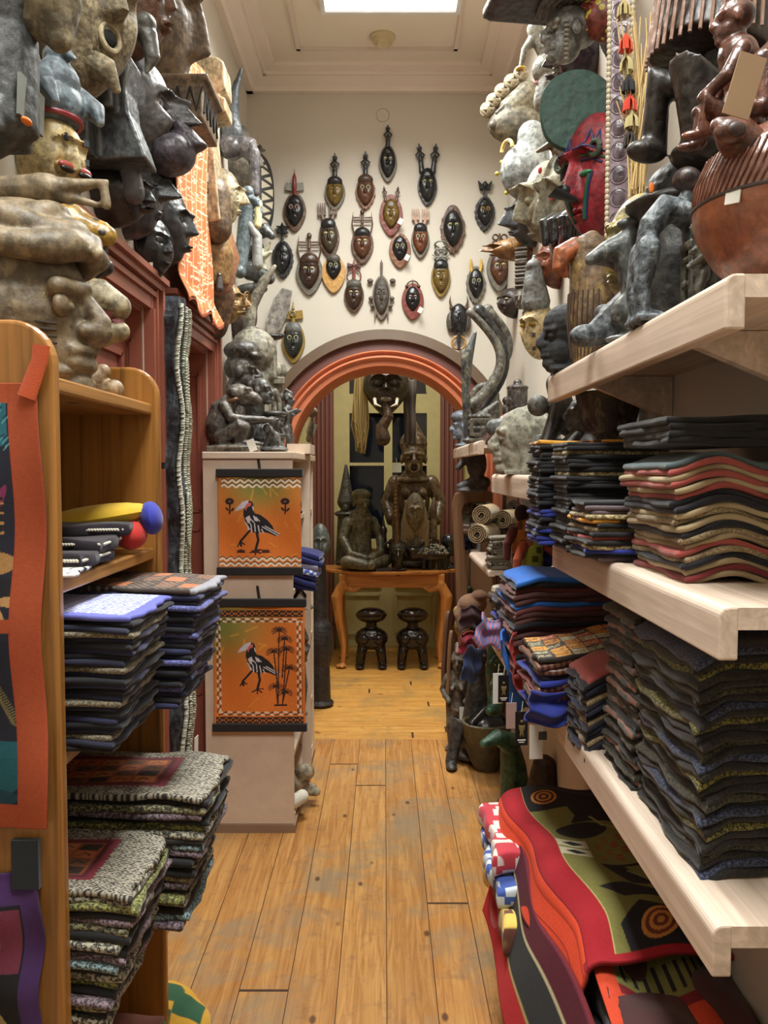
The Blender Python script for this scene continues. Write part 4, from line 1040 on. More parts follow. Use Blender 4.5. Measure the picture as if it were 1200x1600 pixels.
# ------------------------------------------------------------------ folded cloth builder
def slab_mesh(wx, wy, t, seed, sag=None, nu=22, nv=16, wob=.003, fold=True):
    """one folded cloth lying flat: x,y centred, underside on sag(x,y)"""
    r = random.Random(seed); ph = [r.uniform(0, 6) for _ in range(8)]
    def sp(n):
        a = np.linspace(-.965, .965, n - 6); return np.concatenate([[-1, -.997, -.985], a, [.985, .997, 1]])
    U = sp(nu); Vv = sp(nv); UU, VV = np.meshgrid(U, Vv)
    sgn = lambda a: a
    X = sgn(UU) * wx / 2; Y = sgn(VV) * wy / 2
    X = X + wob * np.sin(VV * 4 + ph[0]) * np.abs(UU) + wob * .6 * np.sin(VV * 11 + ph[1]) * np.abs(UU)
    Y = Y + wob * np.sin(UU * 4 + ph[2]) * np.abs(VV) + wob * .6 * np.sin(UU * 9 + ph[3]) * np.abs(VV)
    S = sag(X, Y) if sag else np.zeros_like(X)
    S = S + t * .18 * np.sin(X * 30 + ph[4]) * np.sin(Y * 26 + ph[5])
    E = np.maximum(np.abs(UU), np.abs(VV)); edge = np.sqrt(np.clip(1 - (np.clip((E - .965) / .035, 0, 1)) ** 2, 0.0, 1)) * .9 + .1
    top = S + t / 2 + t / 2 * edge; bot = S + t / 2 - t / 2 * edge
    n = nu * nv
    P = np.concatenate([np.stack([X, Y, top], -1).reshape(-1, 3), np.stack([X, Y, bot], -1).reshape(-1, 3)])
    idx = np.arange(n).reshape(nv, nu)
    f1 = np.stack([idx[:-1, :-1], idx[:-1, 1:], idx[1:, 1:], idx[1:, :-1]], -1).reshape(-1, 4); f2 = f1[:, ::-1] + n
    def rim(e, fl):
        q = np.stack([e[:-1], e[1:], e[1:] + n, e[:-1] + n], -1); return q if not fl else q[:, ::-1]
    FF = np.concatenate([f1, f2, rim(idx[0], True), rim(idx[-1], False), rim(idx[:, 0], False), rim(idx[:, -1], True)])
    me = bpy.data.meshes.new('cloth'); me.from_pydata(P.tolist(), [], FF.tolist()); me.shade_smooth(); return me
def paint(me, wx, wy, ras):
    """colour a cloth mesh from a raster over its plan"""
    co = np.zeros(len(me.vertices) * 3); me.vertices.foreach_get('co', co); co = co.reshape(-1, 3)
    u = np.clip((co[:, 0] / wx + .5), 0, 1); v = np.clip((co[:, 1] / wy + .5), 0, 1)
    a = ras.colours().reshape(ras.ny, ras.nx, 4)
    C = a[(v * (ras.ny - 1)).astype(int), (u * (ras.nx - 1)).astype(int)]
    ca = me.color_attributes.new('Col', 'FLOAT_COLOR', 'POINT'); ca.data.foreach_set('color', C.astype(np.float32).ravel())
ORD = ['topmost', 'second', 'third', 'fourth', 'fifth', 'sixth', 'seventh', 'eighth', 'ninth', 'tenth', 'eleventh', 'twelfth', 'thirteenth', 'fourteenth', 'fifteenth', 'sixteenth', 'seventeenth', 'eighteenth', 'nineteenth', 'twentieth', 'twenty-first', 'twenty-second', 'twenty-third', 'twenty-fourth', 'twenty-fifth', 'twenty-sixth', 'twenty-seventh', 'twenty-eighth', 'twenty-ninth', 'thirtieth']
def stack(x, y, z, n, H, wx, wy, cols, what, where, group, rz=0, sag=None, jit=.006, seed=1, name='folded_cloth', cat='folded cloth', lean=(0, 0), toptex=None, rot_j=.03, over=None):
    """n cloths filling height H; cols: list of (material, word) from the bottom up"""
    if x > 0 and x + wx / 2 > .648: d_ = (x + wx / 2 - .648); wx -= d_; x -= d_ / 2   # keep clear of the wall
    r = random.Random(seed); t = H / n; cache = {}
    for i in range(n):
        mat, word = cols[i % len(cols)] if not callable(cols) else cols(i)
        k = (i % 4)
        top = i == n - 1
        key = (k, id(mat))
        if top and toptex is not None:
            me = slab_mesh(wx, wy, t * 1.06, seed * 31 + 99, sag, nu=110, nv=90, wob=.004); paint(me, wx, wy, toptex); mt = vcol(.8)
        else:
            if key not in cache: cache[key] = slab_mesh(wx, wy, t * 1.06, seed * 31 + k, sag)
            me = cache[key]; mt = mat
        o = ob(name, me, mt) if not me.materials else None
        if o is None:
            o = bpy.data.objects.new(name, me); COL.objects.link(o)
        o.location = (x + r.uniform(-jit, jit) + lean[0] * i / n, y + r.uniform(-jit, jit) + lean[1] * i / n, z + i * t)
        o.rotation_euler = (0, 0, rz + r.uniform(-rot_j, rot_j))
        j = n - 1 - i
        pos = 'topmost' if j == 0 else 'bottommost' if i == 0 else (ORD[j] + ' from the top' if j < len(ORD) else str(j + 1) + ' down')
        tag(o, ('%s %s, %s of %s' % (word, what, pos, where)), cat, group)
def ras_diamond(frame=True, seed=0):
    R = Ras(200, 160, (52, 46, 44)); X, Y = R.X, R.Y
    f = (np.abs(((X * 26) % 2) - 1) + np.abs(((Y * 20) % 2) - 1)); k = np.sin(f * 9) > 0
    R.mask(k, (176, 168, 150))
    if frame:
        R.rect(.0, .16, .74, .84, (122, 44, 56)); R.rect(.0, .20, .70, .80, (92, 36, 44)); R.rect(.0, .23, .67, .77, (150, 80, 50))
        r = random.Random(seed)
        for i in range(5):
            for j in range(4):
                x0, y0 = .0 + i * .135, .24 + j * .13
                R.rect(x0, y0, x0 + .115, y0 + .115, r.choice([(176, 96, 56), (108, 70, 48), (60, 46, 38), (190, 116, 70)]))
                R.line([(x0 + .02, y0 + .03), (x0 + .05, y0 + .08), (x0 + .09, y0 + .04)], .006, (36, 26, 22))
    return R
NAVY = fabric((34, 38, 66), (16, 18, 34)); NAVY2 = fabric((48, 52, 92), (24, 26, 50)); DKBLU = fabric((20, 20, 30), (10, 10, 16)); LAV = fabric((116, 120, 186), (66, 70, 120), 'speckle'); CRM = fabric((150, 140, 116), (86, 78, 66), 'speckle')
BW = fabric((176, 170, 150), (48, 44, 40), 'speckle', .6); BWG = fabric((150, 146, 110), (46, 44, 34), 'speckle', .6); LIL = fabric((150, 130, 140), (62, 52, 60), 'speckle', .7); OLV_F = fabric((150, 150, 84), (58, 58, 34), 'speckle', .7); ICE = fabric((150, 176, 180), (56, 66, 70), 'speckle', .7); DARKF = fabric((44, 38, 36), (20, 18, 18), 'speckle')
SB = fabric((24, 22, 26), (12, 12, 14))
# stack of blue placemats on shelf 3
rb = Ras(160, 120, (120, 128, 196)); f = np.sin(rb.X * 150) * np.sin((rb.Y + rb.X * .3) * 120); rb.mask(f > .1, (222, 224, 244)); rb.rect(.93, 0, 1, 1, (104, 108, 190)); rb.rect(0, 0, 1, .07, (104, 108, 190)); rb.ell(.25, .3, .22, .2, (60, 58, 96)); 
rb2 = Ras(160, 120, (66, 54, 50))
for i in range(7):
    for j in range(3): rb2.rect(i * .14, .1 + j * .3, i * .14 + .11, .34 + j * .3, [(180, 108, 68), (80, 66, 60), (120, 84, 66)][(i + j) % 3])
f = np.sin(rb2.X * 130) * np.sin(rb2.Y * 70); rb2.mask(f > .55, (150, 136, 120)); rb2.rect(.94, 0, 1, 1, (150, 150, 160))
cyc = lambda mats: (lambda i: mats[i % len(mats)])
stack(-.525, 1.285, SHZ[2], 24, .20, .27, .20, cyc([(DKBLU, 'near black'), (NAVY, 'navy'), (CRM, 'cream edged'), (NAVY, 'navy'), (DKBLU, 'near black'), (NAVY2, 'dark blue')]), 'placemat', 'the nearer blue bookcase stack', 'placemats in the nearer blue stack', sag=lambda X, Y: -.06 * np.clip(X - .06, 0, 1), lean=(.03, 0), seed=3, toptex=rb)
stack(-.50, 1.52, SHZ[2], 22, .205, .30, .21, cyc([(NAVY2, 'dark blue'), (DKBLU, 'near black'), (NAVY, 'navy'), (LAV, 'lavender edged'), (DKBLU, 'near black')]), 'placemat', 'the farther blue bookcase stack', 'placemats in the farther blue stack', sag=lambda X, Y: -.06 * np.clip(X - .06, 0, 1), lean=(.04, 0), seed=4, toptex=rb2)
# black and white stacks below
mixp = [(BW, 'grey diamond patterned'), (SB, 'black'), (BWG, 'olive and black'), (LIL, 'lilac grey'), (SB, 'black'), (OLV_F, 'olive green'), (BW, 'grey diamond patterned'), (DARKF, 'dark speckled'), (ICE, 'pale blue patterned'), (LIL, 'lilac grey'), (SB, 'black')]
stack(-.53, 1.27, SHZ[3], 19, .195, .27, .20, cyc(mixp), 'placemat', 'the nearer patterned bookcase stack', 'placemats in the nearer patterned stack', sag=lambda X, Y: -.10 * np.clip(X - .06, 0, 1), lean=(.04, -.0), seed=7, toptex=ras_diamond(seed=1), jit=.008)
stack(-.505, 1.52, SHZ[3], 22, .245, .31, .22, cyc(mixp[::-1]), 'placemat', 'the farther patterned bookcase stack', 'placemats in the farther patterned stack', sag=lambda X, Y: -.10 * np.clip(X - .06, 0, 1), lean=(.05, 0), seed=8, toptex=ras_diamond(seed=5), jit=.008)
stack(-.55, 1.40, SHZ[4], 6, .10, .26, .30, cyc([(fabric((200, 150, 50), (150, 100, 30)), 'yellow'), (fabric((60, 110, 60), (30, 70, 40)), 'green'), (fabric((120, 60, 40), (80, 40, 30)), 'brown')]), 'cloth', 'the bottom bookcase stack', 'cloths at the bottom of the bookcase', seed=9)
q = at(225, 1592, 1.62)
b = MB(); b.ell((0, 0, 0), (.10, .09, .05)); b.ell((.05, -.02, -.02), (.08, .08, .05)); tag(ob('cushion', b.mesh(.006), fabric((214, 164, 46), (40, 90, 60), 'blocks', .5), loc=(-.50, 1.75, q.z - .075)), 'yellow and green printed cushion at the foot of the bookcase', 'cushion')
# items on shelf 2
ZS = SHZ[1]
zeb = fabric((206, 200, 184), (40, 38, 38), 'stripes', 3)
for i, (yy, lab) in enumerate(((1.30, 'nearest and lowest'), (1.37, 'middle'), (1.44, 'farthest and highest'))):
    t = thing('folded_scarf', 'black scarf with white braided edge on the second shelf, %s of three' % lab, 'scarf', (-.555, yy + .02, ZS + .006 + i * .018), .1 * i, 'black braided scarves on the second shelf')
    ob('cloth', slab_mesh(.20, .13, .02, 50 + i, None, wob=.006), fabric((44, 34, 44), (24, 20, 26)), t)
    b = MB(); 
    for k in range(40): a = k / 39; b.ell((-.09 + .18 * a, -.066, .012), (.0035, .0025, .0025), rot=(0, .6, 0), seg=8, rings=6)
    for k in range(24): a = k / 23; b.ell((.098, -.06 + .12 * a, .012), (.0025, .0035, .0025), seg=8, rings=6)
    e = ob('braid', b, plain((214, 208, 190), .6), t)
t = thing('striped_hat', 'soft cap in yellow, blue, red and green at the far end of the second shelf', 'hat', (-.515, 1.56, ZS + .02), .2)
for (p, r, c, nm) in (((-.03, 0, .045), (.11, .06, .025), (222, 180, 40), 'yellow_panel'), ((.075, .0, .045), (.022, .05, .032), (48, 56, 170), 'blue_panel'), ((.04, -.02, .015), (.03, .04, .028), (204, 50, 44), 'red_panel'), ((0, -.03, .018), (.03, .036, .024), (40, 140, 96), 'green_panel')):
    ob(nm, MB().ell(p, r, rot=(0, -.15, 0)).mesh(), fabric(c, tuple(x * .75 for x in c)), t)
me = slab_mesh(.17, .12, .006, 77, None, nu=80, nv=60); R = Ras(120, 90, (232, 228, 220)); f = np.sin(R.X * 60 + np.sin(R.Y * 20) * 2) * np.sin(R.Y * 26); R.mask(f > .45, (40, 40, 40)); paint(me, .17, .12, R)
tag(ob('napkin', me, vcol(.8), loc=(-.535, 1.225, ZS + .002), rot=(0, 0, .15)), 'white napkin with black print at the near edge of the second shelf', 'napkin')
# textiles hanging on the near side panel
YH = BN - .030
def panel_cloth(x0, x1, y0, y1, ras, nm, label, mt=None):
    a = at(x0, y1, YH); c = at(x1, y0, YH)
    def pf(u, v):
        X = a.x + (c.x - a.x) * u; Z = a.z + (c.z - a.z) * v
        return X + .004 * np.sin(v * 11) * (u > .5), YH - .004 - .004 * np.sin(u * 8 + v * 5) - .003 * np.sin(v * 17), Z
    return tag(ob(nm, sheet(ras, pf, .004), mt or vcol(.85)), label, 'wall hanging')
R = Ras(260, 420, (26, 28, 44), 2.4); OR_ = (166, 74, 38)
# field scenes: teal print, figure in dark and tan, magenta bow, teal pot
R.rect(0, .86, .78, .97, (30, 96, 112))
for i in range(60):
    r_ = random.Random(i); x, y = r_.random() * .78, .86 + r_.random() * .11; R.line([(x, y), (x + .05, y + .012)], .004, (16, 40, 60)); R.line([(x, y - .01), (x + .04, y + .004)], .003, (90, 160, 160))
R.ell(.55, .765, .10, .022, (116, 36, 78), -.5); R.ell(.70, .742, .06, .016, (130, 44, 90), .5); R.ell(.62, .755, .03, .012, (90, 24, 60))
for k in range(8): R.line([(.42, .66 + k * .012), (.72, .668 + k * .011)], .007, (40, 30, 26) if k % 2 else (178, 132, 80))
R.ell(.58, .60, .24, .03, (168, 126, 76)); R.ell(.45, .585, .1, .02, (40, 30, 30)); R.ell(.62, .545, .3, .026, (22, 22, 30)); R.rect(.35, .50, .5, .535, (184, 142, 92)); R.ell(.70, .50, .08, .016, (190, 150, 100), -.5); R.ell(.80, .515, .1, .012, (184, 142, 92))
R.rect(0, .445, .85, .475, OR_)
R.ell(.55, .40, .12, .025, (176, 150, 104)); R.ell(.45, .40, .07, .03, (24, 84, 100))
pts = [(.55 + .25 * (i / 30) ** .9, .39 - .16 * i / 30) for i in range(31)]
for i in range(30):
    R.line([pts[i], (pts[i][0] + .035, pts[i][1] + .006)], .0035, (128, 116, 70)); R.line([pts[i], (pts[i][0] - .035, pts[i][1] + .006)], .0035, (128, 116, 70))
R.ell(.40, .13, .45, .075, (20, 86, 98)); R.rect(0, .16, .8, .2, (26, 92, 104)); R.ell(.6, .07, .2, .02, (16, 60, 76))
R.rect(.80, 0, 1, 1, OR_); R.rect(0, 0, 1, .055, OR_); R.rect(0, .955, 1, 1, OR_)
R.line([(.80, 0), (.80, 1)], .006, (166, 66, 34)); R.line([(0, .055), (.8, .055)], .004, (166, 66, 34)); R.line([(.99, 0), (.99, 1)], .006, (176, 74, 40))
panel_cloth(-150, 62, 598, 1292, R, 'framed_textile', 'appliqued textile with orange border hanging on the bookcase side panel')
a = at(50, 610, YH); c = at(77, 540, YH)
b = MB(); b.tube([(a.x - .006, YH - .004, a.z - .01), (c.x - .012, YH - .004, c.z - .02), (c.x - .009, YH - .004, c.z)], [.013, .011, .012], flat=.2, up=(0, 1, 0), ball=False); tag(ob('hanging_tab', b, fabric((206, 92, 48), (170, 70, 36))), 'orange cloth loop pinned near the top of the bookcase side panel', 'loop')
R = Ras(150, 200, (70, 40, 96), 1.5); R.rect(0, 0, .80, .86, (18, 18, 26)); R.rect(0, .55, .78, .84, (112, 44, 66)); R.ell(.45, .68, .12, .06, (150, 110, 110)); R.ell(.1, -.1, .72, .62, (176, 156, 110)); R.line([(.3, 0), (.25, .5)], .02, (60, 46, 30)); R.line([(.55, 0), (.5, .45)], .02, (60, 46, 30)); 
panel_cloth(-80, 62, 1366, 1700, R, 'purple_textile', 'textile with purple border below the orange bordered one on the bookcase side')
a = at(20, 1366, YH); c = at(61, 1312, YH); tag(ob('cloth_strap', boxes([(a.x, c.x, YH - .004, YH + .006, a.z - .02, c.z)]), fabric((26, 34, 40), (14, 18, 24))), 'short black strap between the two textiles on the bookcase side', 'strap')

# ================================================================== LEFT CABINET WITH THE TWO BATIKS
CX, CN, CF, CZ = -.372, 3.4, 4.34, 1.575
M_pink = plain((224, 202, 180), .5, .15, 90)
cab = thing('display_cabinet', 'tall pale pink shelf cabinet whose blank end carries two hornbill batiks', 'cabinet', (0, 0, 0))
o = ob('end_panel', boxes([(XL + .004, CX, CN - .02, CN, .035, CZ - .03), ]), M_pink, cab); bevel(o, .002, 1)
ob('end_panel', boxes([(XL + .004, CX, CF, CF + .02, .03, CZ - .03)]), M_pink, cab)
ob('plinth', boxes([(XL + .004, CX + .005, CN - .025, CF + .02, 0, .034)]), plain((150, 122, 100), .6), cab)
for z in (.05, .32, .66, 1.0, 1.30):
    o = ob('shelf', boxes([(XL + .006, CX - .005, CN + .001, CF - .001, z - .02, z)]), M_pink, cab)
o = ob('top_board', boxes([(XL + .004, CX + .012, CN - .03, CF + .03, CZ - .028, CZ)]), M_pink, cab); bevel(o, .003, 2)
ob('post', boxes([(CX - .02, CX + .022, CF - .42, CF - .38, .034, CZ - .03)]), M_pink, cab)
c0, c1 = at(440, 694, 3.72), at(477, 708, 3.72)
tag(ob('box', boxes([(-.05, .055, -.12, .14, 0, .045)]), M_pink, loc=(CX - .02, 3.92, CZ + .001)), 'shallow pale pink box standing on the cabinet top at its corner', 'box')
def bird(R, cx, cy, s, asp):
    P = lambda pts: [(cx + x * s, cy + y * s / asp) for x, y in pts]
    K = (26, 22, 26); Wt = (206, 200, 204)
    R.poly(P([(-.30, .55), (-.26, .72), (-.16, .80), (-.06, .74), (-.02, .62), (-.04, .48), (.02, .38), (.16, .34), (.36, .18), (.50, .0), (.56, -.16), (.70, -.30), (.60, -.34), (.38, -.24), (.22, -.20), (.1, -.26), (-.04, -.22), (-.16, -.06), (-.26, .12), (-.32, .34)]), K)
    R.poly(P([(-.16, .80), (-.34, .74), (-.52, .55), (-.56, .44), (-.40, .50), (-.26, .56), (-.18, .64)]), (196, 190, 204))
    R.poly(P([(-.28, .56), (-.22, .68), (-.10, .70), (-.10, .62), (-.20, .58), (-.24, .46)]), (202, 92, 84)); R.ell(cx - .15 * s, cy + .70 * s / asp, .05 * s, .035 * s / asp, (216, 110, 96)); R.ell(cx - .14 * s, cy + .71 * s / asp, .02 * s, .016 * s / asp, K)
    for (p, q) in (((-.22, .22), (-.10, .02)), ((-.18, .28), (-.02, .10)), ((-.26, .10), (-.14, -.12)), ((-.10, .02), (-.08, -.20)), ((.0, .06), (.02, -.20)), ((-.02, .30), (.08, .16)), ((.04, .26), (.14, .14)), ((.1, .0), (.14, -.22)), ((-.2, .0), (-.16, -.2)), ((-.05, .6), (-.03, .5)), ((.2, -.12), (.26, -.24)), ((.22, -.04), (.66, -.32)), ((.3, -.02), (.7, -.27))):
        R.line(P([p, q]), .016 * s, Wt)
    R.poly(P([(-.26, .24), (-.14, .32), (-.10, .18), (-.18, .06)]), Wt); R.poly(P([(-.04, .30), (.06, .24), (.08, .12), (.0, .16)]), Wt)
    R.line(P([(-.14, -.16), (-.30, -.36), (-.42, -.50), (-.40, -.64)]), .034 * s, K); R.line(P([(-.42, -.50), (-.30, -.60)]), .022 * s, K); R.line(P([(-.42, -.5), (-.5, -.66)]), .02 * s, K)
    R.line(P([(.06, -.22), (.10, -.46), (.02, -.78)]), .038 * s, K); R.line(P([(.02, -.78), (-.14, -.86)]), .022 * s, K); R.line(P([(.02, -.78), (.16, -.88)]), .022 * s, K); R.line(P([(.02, -.78), (.02, -.92)]), .022 * s, K); R.line(P([(.02, -.76), (.2, -.76)]), .02 * s, K)
def ground(R, seed, gx, gy):
    r = random.Random(seed); X, Y = R.X, R.Y
    g = np.exp(-((X - gx) / .42) ** 2 - ((Y - gy) / .26) ** 2)[..., None]
    n1 = (np.sin(X * 7 + 3 * np.sin(Y * 5 + seed)) * np.sin(Y * 6 + 2 * np.sin(X * 4)))[..., None] * .5 + .5
    R.a[:] = (np.array((226, 124, 44)) * (1 - n1 * .25) + np.array((200, 96, 30)) * n1 * .25) * (1 - g) + np.array((120, 124, 52)) * g
    for i in range(16):
        x, y = r.random(), r.random() * .85 + .05; a = r.uniform(0, 3.1); L = r.uniform(.06, .16)
        R2 = R.a.copy(); R.line([(x, y), (x + L * math.cos(a), y + L * math.sin(a) / R.asp)], .011, (232, 160, 60)); R.a = R.a * .5 + R2 * .5
def zig(R, y, amp, per, wd, c, x0=.04, x1=.99):
    n = int((x1 - x0) / per * 8); pts = [(x0 + (x1 - x0) * i / n, y + amp * math.sin(2 * PI * (x1 - x0) * i / n / per)) for i in range(n + 1)]; R.line(pts, wd, c)
def batik(px0, px1, py0, py1, R, label):
    D = CN - .035
    a, c = at(px0, py1, D), at(px1, py0, D); w, h = c.x - a.x, c.z - a.z
    t = thing('batik_hanging', label, 'wall hanging', (a.x, D, a.z))
    bh = .030
    def pf(u, v): return u * w, .004 * np.sin(u * 9 + v * 3) + .003 * np.sin(v * 7) - .002 + 0 * u, bh + v * (h - 2 * bh)
    ob('printed_cloth', sheet(R, pf, .002, (150, 90, 40)), vcol(.8, 500, .3), t)
    for z in (0, h - bh): 
        o = ob('rod_sleeve', boxes([(-.008, w + .008, -.008, .010, z, z + bh + .004)]), fabric((34, 30, 30), (18, 16, 16)), t); bevel(o, .004, 2)
    ob('hanging_cord', MB().tube([(w * .5, .012, h), (w * .48, .014, h + .05)], .006, seg=8), fabric((40, 30, 24)), t)
R = Ras(230, 280, (0, 0, 0), 1.2); ground(R, 3, .5, .92)
for yy in (.955, .905): zig(R, yy + .012, .014, .098, .012, (60, 30, 20), .05, 1); zig(R, yy, .014, .098, .013, (232, 214, 186), .05, 1)
for yy in (.095, .04): zig(R, yy + .012, .014, .098, .012, (60, 30, 20), .02, 1); zig(R, yy, .014, .098, .013, (232, 214, 186), .02, 1)
bird(R, .44, .47, .42, 1.2)
for fx in (.13, .80):
    R.line([(fx + .01, .60), (fx + .015, .72)], .010, (44, 22, 22))
    for k in range(8): a = k * PI / 4; R.ell(fx + .01 + .035 * math.cos(a), .735 + .022 * math.sin(a), .022, .017, (44, 22, 22))
    R.ell(fx + .045, .645, .028, .012, (44, 22, 22), .8); R.ell(fx - .02, .65, .028, .012, (44, 22, 22), -.8)
for fx in (.27, .45, .57): 
    for k in range(-3, 4): R.line([(fx, .175), (fx + k * .016, .205 - abs(k) * .004)], .006, (60, 26, 22))
    R.ell(fx, .175, .06, .010, (60, 26, 22))
batik(342, 470, 734, 899, R, 'orange batik of a hornbill between two flowers, upper one on the cabinet end')
R = Ras(240, 340, (0, 0, 0), 1.4); ground(R, 8, .1, .85)
BKR = (52, 26, 20)
def braid_h(y, x0, x1):
    n = 9
    for i in range(n):
        xa = x0 + (x1 - x0) * i / n; w = (x1 - x0) / n
        R.line([(xa, y + .012), (xa + w * .3, y + .01), (xa + w * .7, y - .01), (xa + w, y - .012)], .010, (228, 206, 180)); R.line([(xa, y - .012), (xa + w * .3, y - .01), (xa + w * .7, y + .01), (xa + w, y + .012)], .006, BKR)
def braid_v(x, y0, y1):
    n = 11
    for i in range(n):
        ya = y0 + (y1 - y0) * i / n; w = (y1 - y0) / n
        R.line([(x + .018, ya), (x + .014, ya + w * .3), (x - .014, ya + w * .7), (x - .018, ya + w)], .010, (228, 206, 180)); R.line([(x - .018, ya), (x - .014, ya + w * .3), (x + .014, ya + w * .7), (x + .018, ya + w)], .006, BKR)
for yy in (.945, .035):
    R.rect(.02, yy - .028, .98, yy + .028, (58, 30, 20))
    n = 13
    for i in range(n):
        xx = .02 + .96 * (i + .5) / n
        for (dx, dy) in ((0, .016), (0, -.016), (.024, 0), (-.024, 0)): R.ell(xx + dx, yy + dy, .009 if dx else .012, .005 if not dx else .009, (196, 116, 48))
R.line([(.97, .08), (.97, .9)], .003, BKR)
braid_h(.888, .05, .97); braid_h(.092, .05, .97); braid_v(.055, .1, .88); braid_v(.935, .1, .88)
bird(R, .47, .50, .36, 1.4)
def palm(x0, y0, x1, y1):
    R.line([(x0, y0), (x1, y1)], .007, (50, 26, 20))
    for k in range(11):
        a = -.5 + k * (PI + 1.0) / 10
        R.line([(x1, y1), (x1 + .045 * math.cos(a), y1 + .03 * math.sin(a)), (x1 + .085 * math.cos(a), y1 + .042 * math.sin(a) - .008)], .0052, (50, 26, 20))
for p in ((.70, .16, .72, .80), (.70, .16, .68, .32), (.75, .16, .80, .64), (.70, .3, .66, .62), (.75, .2, .83, .48), (.75, .18, .78, .27), (.75, .4, .78, .73)): palm(*p)
R.rect(.66, .155, .80, .17, (50, 26, 20))
batik(335, 476, 937, 1143, R, 'orange batik of a hornbill beside palms, lower one on the cabinet end')
# goods on the cabinet shelves, seen along its open side
BL1 = fabric((60, 90, 190), (220, 224, 236), 'blocks', 2.5); BL2 = fabric((28, 36, 104), (16, 20, 60)); PIN = fabric((170, 140, 150), (90, 110, 140), 'diamonds', 2)
stack(CX - .06, 3.62, 1.001, 7, .155, .28, .20, cyc([(BL2, 'dark blue'), (BL2, 'dark blue'), (BL2, 'dark blue'), (BL1, 'blue and white'), (PIN, 'pink and blue')]), 'printed cloth', 'the stack beside the batiks', 'printed cloths on the cabinet shelf', seed=12, lean=(.03, 0), sag=lambda X, Y: -.25 * np.clip(X - .05, 0, 1))
def simple_carving(nm, label, cat, loc, fn, vox, mat, rz=0, tilt=(0, 0), group=None, sm=2):
    b = MB(); fn(b); me = b.mesh(vox, sm_it=sm); o = ob(nm, me, mat, loc=loc, rot=(tilt[0], tilt[1], rz)); return tag(o, label, cat, group)
c = at(488, 850, 4.15)
simple_carving('doll', 'small dark blue capped doll leaning out of the cabinet shelf', 'doll', (CX - .02, 3.66, 1.302), lambda b: (b.ell((0, 0, .10), (.026, .03, .03)), b.ell((0, 0, .045), (.03, .03, .045)), b.ell((0, 0, .015), (.035, .035, .015))), .003, carved((44, 50, 88), (28, 22, 30), .5))
def _totem(b):
    b.head((0, 0, .30), .13, neck=True); b.tube([(0, 0, .22), (0, 0, .10), (0, 0, .03)], [.05, .055, .05])
    for q in (-1, 1): b.tube([(q * .05, 0, .2), (q * .06, -.04, .13), (q * .02, -.06, .1)], [.018, .016, .014]); b.tube([(q * .03, -.01, .1), (q * .035, -.06, .06), (q * .03, -.04, .01)], [.024, .02, .02])
    b.ell((0, 0, .01), (.07, .07, .014))
simple_carving('kneeling_figure', 'grey carved figure standing on the low cabinet shelf beside the lower batik', 'figurine', (CX - .03, 3.60, .661), _totem, .0045, S_GREY, rz=PH)
simple_carving('hollow_log_drum', 'grey wooden slit drum leaning on the lowest cabinet shelf', 'drum', (CX - .03, 3.95, .322), lambda b: (b.tube([(0, 0, .03), (0, 0, .15), (0, 0, .28)], [.04, .05, .04]), b.ell((0, 0, .02), (.05, .05, .02))), .005, S_GREY)
simple_carving('pale_animal', 'pale stone animal lying on the bottom cabinet shelf', 'figurine', (CX - .05, 3.66, .051), lambda b: (b.ell((0, 0, .06), (.09, .06, .05)), b.ell((.07, -.02, .11), (.045, .035, .04)), b.tube([(.02, 0, .03), (.12, -.01, .015)], [.03, .02]), b.tube([(-.02, .03, .03), (.1, .04, .015)], [.03, .02])), .005, carved((188, 174, 146), (146, 130, 104), .6))
simple_carving('white_roll', 'white rolled cloth on the bottom cabinet shelf', 'cloth', (CX - .04, 3.50, .051), lambda b: (b.tube([(-.10, 0, .03), (.03, 0, .032), (.06, .01, .05)], [.03, .032, .03]), b.tube([(-.1, .04, .028), (.05, .045, .026)], [.025, .025])), .004, fabric((220, 216, 200), (190, 184, 168)))
simple_carving('stool', 'small grey carved stool on the middle cabinet shelf', 'stool', (CX - .04, 4.05, .661), lambda b: (b.ell((0, 0, .17), (.07, .07, .02)), b.tube([(0, 0, .02), (0, 0, .16)], [.03, .045]), b.ell((0, 0, .015), (.06, .06, .015))), .005, S_GREY)
c = at(550, 1075, 3.62); tag(ob('white_cone', MB().tube([(0, 0, 0), (.07, 0, -.01)], [.05, .004], ball=False), TAGW, loc=(CX - .015, 3.58, .94), rot=(0, .5, 0)), 'white paper cone sticking out of the cabinet beside the lower batik', 'paper')

tag(ob('price_tag', boxes([(-.016, .016, -.001, .001, 0, .05)]), TAGW, loc=(at(393, 0, 3.44).x, 3.41, CZ + .004), rot=(0, -.35, 0)), 'white price tag propped at the feet of the squatting monkey', 'tag')
